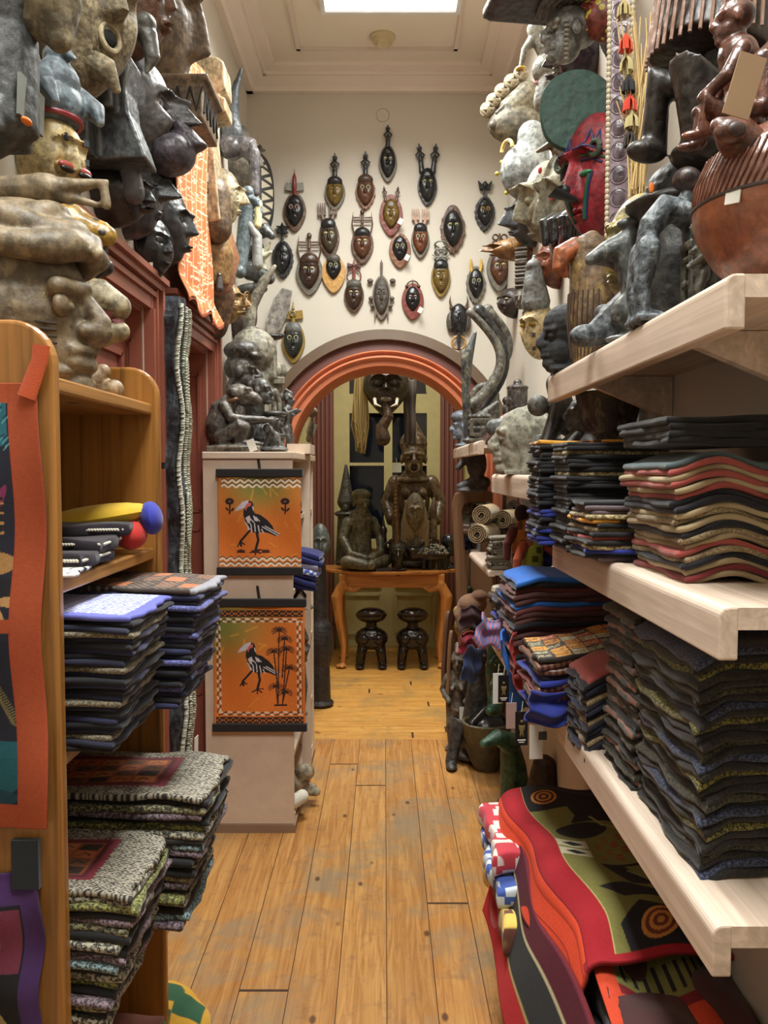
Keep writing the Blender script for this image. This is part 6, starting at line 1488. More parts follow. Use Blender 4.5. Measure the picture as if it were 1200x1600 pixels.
b = MB(Sm(.75)); _seat(b); tag(ob('small_lid_figure', b.mesh(.0028), HOG, loc=(q.x - .06, 1.26, ZU + .235), rot=(0, 0, NH - .2)), 'smaller reddish figure beside the taller one on the round pot', 'figurine')
a = at(1168, 118, 1.06); tag(ob('card_tag', boxes([(-.017, .017, -.001, .001, -.052, .026)]), plain((150, 120, 88), .7), loc=a, rot=(0, .28, 0)), 'brown cardboard tag hanging in front of the lid figures', 'tag')
# red mask at the far upper right
put('red_mask', 'bright red mask behind the lid figures at the upper right edge', 'mask', 1166, 120, 1.50, lambda b: (b.tube([(0, 0, .0), (0, -.02, .10), (0, 0, .22)], [.03, .045, .04]), b.torus((-.02, -.05, .13), .015, .006), b.tube([(-.03, -.03, .03), (-.05, -.06, .08)], [.02, .015])), .0035, plain((178, 44, 44), .35))
# large dark hanging figure with draped skirt
q = at(1128, 238, 1.48)
t = thing('large_dark_figure', 'very large dark brown carved figure with grooved skirt and bent leg, against the right wall', 'carving', (q.x, 1.48, q.z), NH + .35)
Z = lambda y: zat(y, 1.48) - q.z
b = MB(Sm(.92, .92, 1))
b.tube([(0, .03, Z(250)), (0, .03, Z(120)), (0, .03, Z(-60))], [.065, .075, .085]); b.tube([(.0, -.02, Z(150)), (-.06, -.10, Z(120)), (-.085, -.09, Z(215))], [.04, .036, .026]); b.tube([(.02, -.02, Z(170)), (.03, -.10, Z(135)), (.02, -.06, Z(230))], [.05, .045, .04]); b.ell((0, -.0, Z(240)), (.09, .10, .025)); b.ell((-.08, -.11, Z(225)), (.028, .045, .02))
ob('body', b.mesh(.005), carved((62, 54, 48), (34, 30, 28), .4, .8), t)
b = MB(); b.tube([(-.01, 0, Z(-60)), (-.01, -.005, Z(40)), (-.01, -.02, Z(95))], [.095, .10, .105], seg=36, ball=False)
sk = ob('skirt', b.mesh(.005), carved((74, 56, 46), (40, 30, 26), .45, 1), t)
b = MB()
for k in range(22):
    a = -PI + k * PI / 21
    b.tube([(-.01 + .103 * math.cos(a), .0 + .103 * math.sin(a), Z(-50)), (-.01 + .111 * math.cos(a), -.015 + .111 * math.sin(a), Z(88))], .0032, seg=6, ball=False)
ob('pleats', b, carved((112, 82, 66), (70, 50, 40), .45), sk)
# dark bell shaped helmet behind
put('bell_helmet', 'dark grey bell shaped helmet mask behind the bending bronze figure', 'mask', 1072, 300, 1.60, lambda b: (b.tube([(0, 0, .01), (0, 0, .14), (0, 0, .28)], [.085, .10, .075], ball=False, seg=28), b.ell((0, 0, .28), (.075, .075, .055)), b.ell((0, 0, .25), (.115, .10, .02)), b.tube([(-.08, -.03, .27), (0, -.06, .29), (.06, -.06, .30)], .008)), .005, carved((78, 76, 72), (40, 40, 38), .5, .6), z=ZU + .001)
a = at(1015, 292, 1.50)
tag(ob('orange_sticker', MB().ell((0, 0, 0), (.005, .002, .010)).mesh(), ORG, loc=(at(1018, 292, 1.505).x, 1.505, a.z)), 'orange oval price sticker beside the straw bundle', 'sticker')
# bending bronze figure group
STN = carved((98, 106, 112), (46, 50, 54), .55, .5, worn=(150, 158, 160), sc=1.7); BRZ = carved((84, 82, 70), (34, 34, 32), .42, .4, worn=(120, 116, 90))
q = at(1036, 500, 1.44); t = thing('bending_figure', 'blue-grey metal figure bending over with hands on a small dark stool', 'statue', (q.x, 1.44, ZU + .001), NH + PI)
b = MB(Sm(.95, .72, 1))
for s_ in (-.5, .6):
    b.tube([(s_ * .04, .055, .01), (s_ * .04, .06, .06), (s_ * .04, .045, .12)], [.018, .020, .028]); b.ell((s_ * .04, .035, .01), (.018, .035, .012))
b.tube([(0, .045, .115), (0, .035, .165), (0, -.0, .195), (0, -.035, .192)], [.026, .026, .027, .022]); b.ell((0, .048, .10), (.03, .028, .04))
b.tube([(.02, -.04, .19), (.035, -.07, .175), (.03, -.075, .10)], [.018, .014, .013]); b.tube([(-.02, -.04, .185), (-.04, -.075, .17), (-.03, -.08, .09)], [.018, .014, .013]); b.box((0, -.02, .006), (.10, .19, .012))
b.tube([(0, -.04, .195), (0, -.05, .215)], .016)
ob('body', b.mesh(.0032), STN, t)
b = MB(Sm(.95, .8, 1)); b.head((0, -.055, .232), .062, neck=False); b.ell((0, -.045, .245), (.026, .03, .02)); ob('head', b.mesh(.0028), carved((70, 58, 54), (34, 28, 28), .4, .4, worn=(128, 92, 84)), t)
b = MB(Sm(.95, .75, 1))
for x in (-.02, .02):
    for y in (-.055, -.10): b.tube([(x, y, .0), (x, y, .13)], .008)
for z in (.03, .07, .11): b.box((0, -.078, z), (.05, .06, .008))
b.box((0, -.078, .133), (.055, .065, .014)); ob('stool', b.mesh(.003), BRZ, t)
put('seated_bronze', 'small weathered bronze child figure between the bending figure and the round pot', 'statue', 1092, 470, 1.36, lambda b: human(b, .165, 'belly'), .003, BRZ, rz=NH, z=ZU + .001)
put('crouching_animal', 'dark weathered grey animal statue with long snout behind the bending figure', 'statue', 1008, 520, 1.66, lambda b: (b.ell((0, 0, .06), (.05, .07, .05)), b.tube([(0, 0, .07), (0, -.03, .15), (0, -.04, .19)], [.04, .03, .028]), b.tube([(0, -.03, .20), (0, -.08, .18), (0, -.11, .165)], [.028, .02, .012]), b.tube([(0, -.02, .215), (0, .01, .25)], [.014, .006]), b.ell((0, -.03, .235), (.02, .03, .012)), b.ell((0, 0, .01), (.05, .08, .012))), .0035, carved((104, 106, 104), (50, 52, 52), .4, .4, worn=(140, 142, 136)), rz=NH, z=ZU + .001)
q = at(962, 545, 1.72); t = thing('reclining_stone', 'lumpy blue-grey stone animal with an orange sticker near the front of the upper shelf', 'statue', (q.x, 1.72, ZU + .001), NH)
b = MB(); b.tube([(0, -.04, .03), (0, .0, .06), (0, .05, .11), (0, .05, .17)], [.026, .036, .038, .028]); b.ell((0, -.06, .026), (.026, .036, .024)); b.ell((.0, .04, .025), (.045, .075, .03)); b.ell((-.02, -.02, .075), (.02, .02, .02)); b.tube([(0, .04, .17), (0, -.01, .19), (0, -.04, .18)], [.035, .026, .012])
ob('body', b.mesh(.0036), carved((98, 104, 110), (46, 50, 54), .5, .4, worn=(134, 140, 144), sc=1.6), t)
ob('price_sticker', MB().ell((0, 0, 0), (.002, .008, .011)).mesh(), ORG, t, loc=(-.05, -.0, .095))
# wooden hornbill sculpture
q = at(917, 560, 1.95); t = thing('wooden_bird', 'stout wooden bird carving with hooked orange beak and striped body on the upper shelf', 'carving', (q.x, 1.95, ZU + .001), NH + .2)
b = MB(); b.tube([(0, .0, .01), (0, .01, .10), (0, .015, .19), (0, .0, .235)], [.035, .055, .056, .045]); b.ell((0, .03, .16), (.045, .04, .10)); bd = ob('body', b.mesh(.004), carved((140, 112, 74), (88, 62, 44), .6, 1, worn=(176, 150, 84)), t)
b = MB(); b.tube([(0, .0, .225), (0, -.01, .27), (0, .01, .285)], [.042, .038, .02]); b.ell((0, .005, .26), (.042, .05, .036)); ob('head', b.mesh(.0035), carved((150, 122, 88), (104, 78, 54), .55, .8), t)
b = MB(); b.tube([(0, -.03, .262), (0, -.065, .245), (0, -.07, .215), (0, -.055, .20)], [.026, .024, .018, .008]); ob('beak', b.mesh(.003), carved((188, 112, 72), (140, 72, 48), .4, .4), t)
b = MB()
for k in range(14):
    a = PI + .1 + k * .22; b.tube([(.036 * math.cos(a), .036 * math.sin(a), .012), (.0565 * math.cos(a), .01 + .0565 * math.sin(a), .10), (.055 * math.cos(a), .012 + .055 * math.sin(a), .16)], .0018, seg=5, ball=False)
ob('grooves', b, plain((70, 48, 32), .7), bd)
# dark stone head, tall comb behind
put('stone_bust', 'matt black stone head with flat cap at the far end of the upper shelf', 'bust', 883, 572, 2.14, lambda b: (b.head((0, 0, .085), .155, neck=True, nose=.7), b.ell((0, .01, .125), (.056, .068, .05)), b.ell((0, 0, .008), (.05, .05, .01))), .0032, carved((64, 66, 68), (38, 38, 40), .8, .3), rz=NH + .1, z=ZU + .001)
put('ribbed_comb', 'grey ribbed wooden panel standing between the wooden bird and the yellow mask', 'carving', 1003, 470, 1.90, lambda b: [b.box((0, 0, .10), (.03, .02, .20))] + [b.tube([(-.018, -.012, .02 + k * .014), (.018, -.012, .02 + k * .014)], .004, seg=6) for k in range(13)], .003, S_GREY, rz=.2, z=ZU + .001)
# yellow mask
t, h = side_mask('pale yellow and grey mask leaning behind the blue-grey bending figure', 1.78, 305, 470, .12, .08, carved((206, 186, 110), (150, 136, 96), .45, .6, worn=(140, 140, 128)), dict(nose=.5, brow=.25, chin=.5, mouth_z=-.65), rz=NH + .5, px=1000, side=1)
t.rotation_euler = Euler((0, .25, NH + .5))
# straw bundle with coloured tufts
t = thing('straw_bundle', 'bundle of long dry straw with red and cream tassels hanging on the right wall', 'bundle', (0, 0, 0))
r = random.Random(3); b = MB()
a0, a1 = at(985, 20, 1.93), at(990, 305, 1.93)
for k in range(95):
    u = r.random(); yy = 1.93 + r.uniform(-.03, .03); x0 = at(1000 + r.uniform(-14, 14), 0, yy).x; x1 = at(1004 + r.uniform(-22, 22), 0, yy).x; zt = a0.z - r.random() * .28; 
    b.tube([(x0, yy, a1.z + r.uniform(-.02, .02)), ((x0 + x1) / 2 + r.uniform(-.005, .005), yy, (zt + a1.z) / 2), (x1 + r.uniform(-.03, .02), yy, zt)], .0015, seg=4, ball=False)
s_ = ob('straw', b, plain((220, 190, 132), .7), t); s_['kind'] = 'stuff'
for i, (px, py, c, nm) in enumerate(((975, 12, (178, 160, 110), 'cream_tassel'), (978, 66, (206, 74, 46), 'red_tassel'), (979, 98, (178, 164, 116), 'cream_tassel'), (982, 130, (40, 40, 42), 'black_tassel'), (984, 160, (206, 66, 46), 'red_tassel'), (987, 186, (186, 172, 122), 'cream_tassel'), (985, 215, (60, 50, 44), 'black_tassel'))):
    q = at(px, py, 1.90); b = MB()
    for k in range(26): 
        an = r.random() * 6.3; b.tube([(0, 0, .018), (.012 * math.cos(an), .012 * math.sin(an), .0), (.014 * math.cos(an), .014 * math.sin(an), -.02)], .0022, seg=4, ball=False)
    ob(nm, b, plain(c, .85), t, loc=q)
q = at(1018, 118, 1.88); b = MB(); b.ell((0, 0, 0), (.010, .006, .016)); ob('shell', b, plain((196, 184, 160), .35), t, loc=q)
# cowrie edged mirror plank
q = at(969, 180, 2.06); t = thing('shell_framed_plank', 'tall shiny carved plank edged with two rows of cowrie shells on the right wall', 'wall hanging', (q.x, 2.06, q.z), NH + 1.15)
zt, zb2 = zat(-30, 2.06) - q.z, zat(372, 2.06) - q.z
b = MB(); b.box((0, 0, (zt + zb2) / 2), (.046, .016, zt - zb2)); 
for k in range(12): b.ell((0, -.009, zb2 + .04 + k * .055), (.016, .004, .022)); 
for k in range(12): b.torus((0, -.009, zb2 + .04 + k * .055), .022, .002, rot=(0, 0, 0), seg=16, sg=5)
ob('plank', b.mesh(), carved((112, 96, 104), (74, 60, 68), .22, .9), t)
b = MB()
n_ = 46
for k in range(n_):
    for s_ in (-1, 1):
        b.ell((s_ * .027, -.008, zb2 + (k + .5) * (zt - zb2) / n_), (.0062, .0055, .0082), seg=10, rings=7)
c_ = ob('cowrie_border', b, plain((196, 184, 156), .35), t); c_['kind'] = 'stuff'
# red face with green disc headdress
D = 2.30; q = at(905, 245, D); t = thing('disc_mask', 'crimson mask with pointed nose and a big dark green disc headdress', 'mask', (q.x + .022, D, q.z), -1.08, ry=.0)
Z = lambda y: zat(y, D) - q.z
hr = Z(186) - Z(384)
oo = dict(nose=.75, nose_b=-.38, nose_w=.7, brow=.4, sock=.2, lid=.1, mouth_z=-.6, lip=.2, slit=.25, chin=.45, top=.0, eye_z=.12)
f_ = ob('face', face_mesh(.215, hr, .07, oo, 44, 80), carved((158, 40, 50), (128, 28, 38), .45, .4), t, loc=(.035, 0, (Z(186) + Z(384)) / 2))
def on(nx, nz, dy=.002):
    x, y, z = face_xyz(np.array([nx]), np.array([nz]), .215, hr, .07, oo); return (x[0], y[0] - dy, z[0])
def stripe(pts, col, w=.0028, nm='painted_stripe'):
    P = []
    for (x0, z0), (x1, z1) in zip(pts[:-1], pts[1:]):
        for k in range(6): P.append(on(x0 + (x1 - x0) * k / 6, z0 + (z1 - z0) * k / 6))
    P.append(on(*pts[-1])); b = MB(); b.tube(P, w, seg=6, ball=False); ob(nm, b, plain(col, .45), f_)
BLUE = (40, 48, 96); GRN = (34, 92, 66)
for s_ in (-1, 1):
    stripe([(s_ * .15, .32), (s_ * .5, .33), (s_ * .8, .22)], BLUE); stripe([(s_ * .15, .24), (s_ * .5, .24), (s_ * .8, .12)], GRN); stripe([(s_ * .15, .18), (s_ * .45, .17), (s_ * .75, .06)], BLUE)
    stripe([(s_ * .25, .38), (s_ * .38, .62), (s_ * .5, .38), (s_ * .6, .58), (s_ * .68, .34)], BLUE)
    stripe([(s_ * .55, -.05), (s_ * .40, -.45), (s_ * .28, -.72)], BLUE); stripe([(s_ * .48, -.08), (s_ * .33, -.45), (s_ * .22, -.70)], GRN, .005)
    b = MB(); b.torus(on(s_ * .62, .28, .004), .018, .007, seg=20); ob('eye_ring', b, carved((52, 66, 48), (30, 40, 30), .5), f_)
    b = MB(); b.ell(on(s_ * .32, -.04, .0), (.022, .012, .008)); ob('eye', b, plain((60, 136, 98), .4), f_); 
b = MB(); b.tube([on(0, -.28, -.01), on(0, -.34, .03), on(.1, -.42, .0)], [.014, .018, .008]); ob('mouth', b.mesh(), plain((26, 30, 30), .5), f_)
b = MB(); rx, rz_ = .105, (Z(110) - Z(238)) / 2; pts = [(rx * (1 + .05 * math.cos(3 * a)) * math.cos(a), rz_ * math.sin(a)) for a in np.linspace(0, 2 * PI, 48, endpoint=False)]
b.prism(pts, -.012, .012); o = ob('disc', b.mesh(), carved((34, 72, 58), (24, 54, 44), .6, .5), t, loc=(-.02, -.02, Z(172)), rot=(0, -.1, .95)); bevel(o, .004, 2)
# big hat and silver head at the top
D = 2.45; q = at(870, 98, D); t = thing('hatted_head', 'silver grey profile head under a wide dark hat, top of the right wall', 'carving', (q.x + .03, D, q.z), NH + .15)
hh = zat(10, D) - zat(100, D)
b = MB(); b.head((0, 0, hh * .47), hh * 1.02, neck=False, nose=.9, ears=1); b.ell((0, .02, hh * .62), (hh * .33, hh * .46, hh * .38)); ob('head', b.mesh(.0034), carved((128, 126, 118), (84, 80, 74), .36, .7, worn=(170, 170, 164)), t)
b = MB()
for k in range(9): b.tube([(-.06, -.07 + k * .018, hh * .93), (0, -.075 + k * .018, hh * 1.0), (.06, -.07 + k * .018, hh * .93)], .009, seg=8)
ob('hair', b.mesh(.003), carved((110, 106, 98), (66, 62, 58), .4, .7), t)
for s_ in (-1, 1):
    b = MB(); 
    for k in range(9): b.ell((s_ * .045, -.02 + .03 * 0, hh * .45 - k * .013 + .02), (.006, .008, .006), seg=8, rings=6)
    ob('ear_beads', b, carved((120, 112, 100), (80, 74, 66), .4), t)
b = MB(); b.prism([(-.12, hh * .98), (.14, hh * 1.06), (.13, hh * 1.22), (.0, hh * 1.35), (-.10, hh * 1.2)], -.20, .16); b.box((0, -.05, hh * 1.12), (.24, .34, .03)); ob('hat', b.mesh(.006, sm_it=1), carved((62, 54, 64), (34, 32, 42), .35, .6), t)
b = MB(); b.box((-.03, .14, hh * .85), (.03, .10, .16), rot=(.5, 0, 0)); ob('hat_flap', b.mesh(.005), carved((92, 96, 100), (60, 62, 66), .35, .5), t)
t, h = side_mask('dark purple polished mask behind the green disc', 2.72, 36, 150, .12, .13, carved((92, 72, 82), (54, 42, 50), .25, .5), dict(nose=.5, lip=.5), rz=NH, side=1)
t, h = side_mask('tall striped brown and yellow mask half hidden behind the cowrie edged plank', 2.42, -20, 70, .12, .11, carved((150, 70, 56), (90, 44, 40), .35, .6, spot=(190, 170, 60)), dict(nose=.4), rz=NH, side=1)
# long beaked bird, pink mask
D = 3.05; q = at(835, 110, D); t = thing('long_beaked_bird', 'pale grey long beaked bird crest with a yellow ring on its beak', 'carving', (XR - .012, D, q.z), NH)
b = MB(); b.tube([(0, 0, .0), (0, -.05, .03), (0, -.10, .10), (0, -.12, .14)], [.05, .045, .03, .03]); b.tube([(0, -.11, .13), (0, -.155, .07), (0, -.175, -.01)], [.022, .014, .006]); b.ell((0, -.06, .0), (.05, .07, .06)); b.tube([(0, -.06, -.04), (0, -.08, -.11)], [.05, .045]); ob('head', b.mesh(.004), carved((156, 152, 136), (104, 98, 84), .5, .7), t)
b = MB(); b.torus((0, -.17, .005), .012, .006, rot=(PI / 2, 0, 0), seg=18); ob('ring', b, plain((216, 176, 60), .4), t)
t, h = side_mask('small pink mask with yellow eyes next to the green disc', 3.1, 116, 162, .10, .12, plain((204, 140, 138), .5), dict(nose=.5, chin=.5), rz=NH + .5, eyem=plain((220, 190, 60), .5), side=1)
# mask with coiled braids and ram horns
D = 3.6; q = at(795, 170, D); t = thing('braided_mask', 'grey mask with large knotted rope braids crowning it, highest on the far right wall', 'mask', (XR - .012, D, q.z), NH)
Z = lambda y: zat(y, D) - q.z
b = MB(); b.ell((0, -.10, Z(195)), (.07, .12, .08)); b.tube([(0, -.05, Z(150)), (0, -.13, Z(175)), (0, -.17, Z(205))], [.06, .055, .03]); ob('head', b.mesh(.005), carved((150, 140, 112), (70, 62, 50), .6, .6, worn=(104, 92, 72)), t)
b = MB()
for (y, py) in ((-.22, 172), (-.195, 158), (-.16, 143), (-.12, 128), (-.08, 115)):
    for k in range(7):
        a = k * .9; b.torus((0, y, Z(py)), .026, .0075, rot=(a, a * .7, a * .4), seg=14, sg=6)
ob('rope_braids', b, carved((140, 128, 104), (70, 60, 48), .65, .5), t)
b = MB(); b.tube([(.03, -.20, Z(200)), (0, -.16, Z(175)), (0, -.08, Z(140))], .018); b.box((0, -.14, Z(168)), (.09, .13, .02), rot=(.75, 0, 0)); ob('crossband', b.mesh(.004), carved((112, 104, 86), (60, 54, 44), .5), t)
# pair of pale masks with red pins
def pins(t, P):
    for (x, y, z, c) in P: ob('painted_pin', MB().ell((x, y, z), (.008, .006, .012)).mesh(), plain(c, .4), t)
t, h = side_mask('pale grey long mask with heavy eyelids and red pins, largest of the right wall', 2.92, 232, 414, .17, .15, carved((176, 170, 146), (120, 114, 92), .6, .6, worn=(200, 196, 180)), dict(nose=.55, nose_b=-.4, brow=.35, sock=.3, lid=.3, eye_z=.08, chin=.25, mouth_z=-.75, lip=.15, ridge=1), rz=NH + .45, side=1)
pins(t, ((-.02, -.13, h * .28, (200, 60, 64)), (.03, -.12, h * .02, (206, 80, 84)), (-.05, -.09, h * .05, (206, 80, 84))))
t, h = side_mask('pale cracked mask with hooded eye, left of the heavy lidded long mask', 3.25, 250, 386, .15, .15, carved((170, 164, 138), (120, 112, 88), .65, .6), dict(nose=.5, nose_b=-.45, brow=.4, lid=.25, eye_z=.0, chin=.2, mouth_z=-.8), rz=NH + .2, side=1)
D = 3.5; q = at(810, 265, D); t = thing('grey_capped_mask', 'blue grey domed mask with yellow eye arch and tiny brass pins', 'mask', (XR - .012, D, q.z), NH)
Z = lambda y: zat(y, D) - q.z
b = MB(); b.ell((0, -.06, Z(268)), (.09, .12, .12)); b.tube([(0, -.03, Z(300)), (0, -.05, Z(212))], [.09, .06]); ob('face', b.mesh(.006), carved((150, 152, 148), (110, 114, 112), .6, .4, worn=(178, 178, 168)), t)
b = MB(); b.torus((.03, -.155, Z(238)), .035, .008, rot=(0, 0, .5), a0=0, a1=PI, seg=16); ob('eye_arch', b, carved((206, 164, 92), (170, 124, 60), .5), t)
for (y, z) in ((-.17, 252), (-.19, 270), (-.15, 300)): ob('brass_pin', MB().ell((-.01, y, Z(z)), .009).mesh(), plain((196, 180, 60), .35), t)
t, h = side_mask('charcoal profile mask with round eye and straight nose beside the pale masks', 3.72, 298, 386, .2, .14, carved((84, 84, 86), (52, 52, 54), .5, .4), dict(nose=.8, nose_b=-.35, brow=.2, chin=.2, lip=.4, mouth_z=-.6, lid=.3), rz=NH + .35, side=1)
t, h = side_mask('grooved brown mask with black hair and heart shaped red lower face', 2.62, 325, 440, .15, .10, carved((124, 46, 42), (80, 30, 28), .35, .5), dict(nose=.3, chin=.55, lip=.1, slit=.05), rz=NH + .9, side=1, px=903)
b = MB()
for k in range(5): b.tube([(-.06 + k * .03, -.03, h * .38), (-.062 + k * .031, -.085, h * .25), (-.055 + k * .028, -.09, -h * .02)], [.016, .019, .012])
ob('hair', b.mesh(.004), carved((46, 44, 46), (24, 24, 26), .3, .5), t)
D = 2.9; q = at(880, 265, D); t = thing('spotted_horn_mask', 'brown leopard spotted curved carving behind the crimson mask', 'carving', (q.x, D, q.z), NH)
b = MB(); b.tube([(0, -.03, .09), (0, -.0, .04), (0, .0, -.03), (0, -.04, -.10), (0, .02, -.11)], [.02, .035, .045, .04, .02]); b.tube([(0, -.03, .09), (0, -.09, .06)], [.018, .006]); ob('body', b.mesh(.004), carved((128, 106, 76), (98, 76, 52), .5, .6, spot=(60, 42, 30)), t)
ob('mount', MB().tube([(0, .02, 0), (0, .12, 0)], .012), S_BROWN, t)
q = at(888, 335, 3.0); R = Ras(30, 40, (210, 206, 204), 1.3); R.rect(.1, .5, .5, .9, (206, 46, 50)); R.rect(.55, .3, .9, .95, (60, 70, 160)); R.rect(.2, .1, .6, .4, (222, 186, 60))
tag(ob('picture_card', sheet(R, lambda u, v: (u * .06, 0 * u, v * .22 - .1), .004), vcol(.6), loc=(XR - .006, 3.02, q.z), rot=(0, 0, NH)), 'small white card with red, blue and yellow print on the right wall', 'card')
# lower right wall masks
t, h = side_mask('reddish brown smooth mask under the pale masks', 3.2, 372, 452, .14, .09, carved((152, 88, 62), (104, 54, 38), .35, .5), dict(nose=.5, chin=.5), rz=NH + .4, side=1)
t, h = side_mask('tan snouted animal mask with dark nostril next to the curly crested mask', 3.85, 372, 410, .12, .20, carved((170, 124, 70), (120, 80, 42), .35, .5, worn=(90, 56, 36)), dict(nose=.4, chin=.3), rz=NH + .1, side=1)
put('tooth_comb', 'dark brown comb patterned plank with a small carved face at its foot', 'carving', 815, 480, 3.7, lambda b: [b.box((0, 0, .13), (.05, .03, .26)), b.head((0, -.01, .03), .09, neck=False)] + [b.box((0, -.018, .09 + k * .016), (.056, .012, .008)) for k in range(11)], .0035, carved((96, 82, 66), (54, 44, 36), .55, .6), rz=-.4)
t, h = side_mask('black and brown oval mask with ringed eye near the end wall', 4.25, 450, 498, .16, .10, carved((66, 52, 46), (36, 28, 26), .4, .5), dict(nose=.5, chin=.4), rz=NH + .6, side=1, eyem=EYEW)
D = 3.2; q = at(842, 480, D)
t = thing('square_marked_mask', 'cream mask with dark square marks, yellow eye and hooded bird figure on its crown', 'mask', (q.x, D, q.z), NH + .75)
Z = lambda y: zat(y, D) - q.z
hh = Z(470) - Z(562); 
o_ = dict(nose=.4, nose_b=-.7, nose_w=.8, brow=.3, eye_z=.15, sock=.25, lid=.25, chin=.4, mouth_z=-.85, lip=.1)
ob('face', face_mesh(.13, hh, .07, o_, 36, 60), CREAMY, t, loc=(0, 0, Z(516)))
for (nx, nz) in ((.1, .62), (-.5, .55), (.45, -.25), (.35, -.68)):
    x, y, z = face_xyz(np.array([nx]), np.array([nz]), .13, hh, .07, o_); b = MB(); b.box((x[0], y[0] - .001, z[0] + Z(516)), (.013, .006, .014), rot=(0, 0, nx)); ob('square_mark', b.mesh(), plain((54, 44, 44), .5), t)
for s_ in (-1, 1):
    x, y, z = face_xyz(np.array([s_ * .33]), np.array([.12]), .13, hh, .07, o_); b = MB(); b.ell((x[0], y[0] - .002, z[0] + Z(516)), (.016, .006, .008)); ob('eye', b, plain((150, 120, 40), .4), t)
    b = MB(); b.ell((s_ * .064, -.01, Z(516) + .0), (.012, .02, .02)); ob('ear', b, CREAMY, t)
b = MB(); b.tube([(0, -.02, Z(474)), (0, -.03, Z(440)), (0, -.03, Z(425))], [.056, .04, .034]); b.ell((0, -.035, Z(420)), (.03, .034, .03)); b.tube([(0, -.03, Z(412)), (0, -.03, Z(404))], [.016, .010]); b.ell((0, -.055, Z(450)), (.03, .02, .05))
ob('headdress', b.mesh(.0035), carved((144, 146, 142), (98, 98, 94), .5, .9), t)
# objects on the far shelf: horned masks and dark pieces
SF = 1.619
HR1 = carved((128, 124, 112), (60, 58, 54), .4, .9, worn=(160, 154, 134)); HR2 = carved((54, 54, 56), (28, 28, 30), .4, .8, worn=(110, 104, 88))
D = 3.95
def cresc(b, x0, y0, x1, y1, bulge, r0, r1, dy=0):
    a, c = at(x0, y0, D), at(x1, y1, D); pts = []; rad = []
    for i in range(15):
        u = i / 14; p = a.lerp(c, u); w = math.sin(PI * u) * bulge
        pts.append((p.x - qx + w, dy, p.z - qz)); rad.append(r0 * (1 - u) + r1 * u)
    b.tube(pts, rad, seg=12, flat=.8)
for i, (x0, y0, x1, y1, bu, r0, r1, mt, lab) in enumerate(((735, 488, 742, 632, .125, .020, .034, HR1, 'pale edged grey curved horn carving, front one on the far right shelf'), (748, 487, 752, 640, .115, .034, .022, HR2, 'black crescent horn carving between the grey ones on the far right shelf'), (762, 485, 770, 592, .09, .03, .02, HR1, 'tan and grey curved horn with wire ties, rightmost on the far right shelf'))):
    D = 3.72 + i * .13; qx, qz = at(752, 0, D).x, SF; b = MB(); cresc(b, x0, y0, x1, y1, bu, r0, r1)
    e = at(x1, y1, D); b.tube([(e.x - qx, 0, e.z - SF), (e.x - qx + .02, 0, .012)], [.02, .026]); b.ell((e.x - qx + .02, 0, .010), (.04, .035, .010))
    tag(ob('curved_horn', b.mesh(.005), mt, loc=(qx, D, SF)), lab, 'carving')
D = 3.60; qx = at(738, 0, D).x
b = MB(); z_ = lambda y: zat(y, D) - SF
b.tube([(-.01, 0, .01), (-.02, 0, z_(610)), (-.015, 0, z_(560)), (.02, 0, z_(520))], [.016, .018, .026, .008]); b.ell((0, 0, .01), (.035, .035, .010))
tag(ob('upright_horn', b.mesh(.004), carved((92, 98, 104), (44, 46, 50), .35, .6, worn=(150, 146, 110)), loc=(qx, D, SF)), 'slim upright grey and yellow banded horn at the edge of the arch', 'carving')
put('ring_mask', 'grey round mask carving framed by the crescent horns', 'mask', 757, 690, 4.10, lambda b: (b.torus((0, 0, .24), .055, .018), b.ell((0, -.01, .13), (.05, .04, .07)), b.ell((0, 0, .01), (.05, .04, .01)), b.tube([(0, 0, .01), (0, 0, .1)], .03)), .004, carved((120, 116, 104), (60, 58, 52), .5, .5, worn=(160, 154, 136)), z=SF + .001)
put('cylinder_figure', 'dark cylindrical carving with figures round it among the horns', 'carving', 808, 690, 3.75, lambda b: (b.tube([(0, 0, .01), (0, 0, .24)], .045, ball=False, seg=24), b.ell((0, 0, .25), (.05, .05, .014)), b.ell((0, 0, .27), .02), b.tube([(-.045, -.02, .06), (-.06, -.03, .16)], .014), b.ell((-.055, -.03, .19), .018)), .004, carved((84, 74, 70), (44, 38, 38), .4, .5, worn=(150, 140, 130)), z=SF + .001)
put('frame_carving', 'small grey square carved frame at the front of the far right shelf', 'carving', 757, 690, 3.50, lambda b: (b.box((0, 0, .03), (.12, .03, .012)), b.box((0, 0, .09), (.11, .03, .012)), b.box((-.055, 0, .06), (.014, .03, .07)), b.box((.05, 0, .06), (.014, .03, .07)), b.box((0, .01, .006), (.13, .05, .012))), .003, carved((124, 116, 98), (72, 66, 54), .6), z=SF + .001)
put('spiked_mask', 'dark lumpy carving with knobs behind the small square frame', 'carving', 748, 690, 3.62, lambda b: [b.ell((0, 0, .05), (.06, .04, .05)), b.tube([(.0, 0, .1), (.08, 0, .17)], [.03, .012])] + [b.ell((-.04 + .02 * (k % 5), -.03, .06 + .025 * (k // 5)), .013) for k in range(15)], .0035, carved((86, 82, 72), (40, 38, 34), .5, .4, worn=(130, 126, 108)), z=SF + .001)
put('small_grey_bust', 'small blue grey bust at the far left end of the far right shelf', 'bust', 722, 690, 4.30, lambda b: (b.head((0, 0, .10), .13, neck=True), b.ell((0, 0, .155), (.05, .06, .035)), b.ell((0, 0, .01), (.04, .04, .01))), .004, carved((128, 136, 146), (84, 90, 98), .5, .3), rz=NH, z=SF + .001)
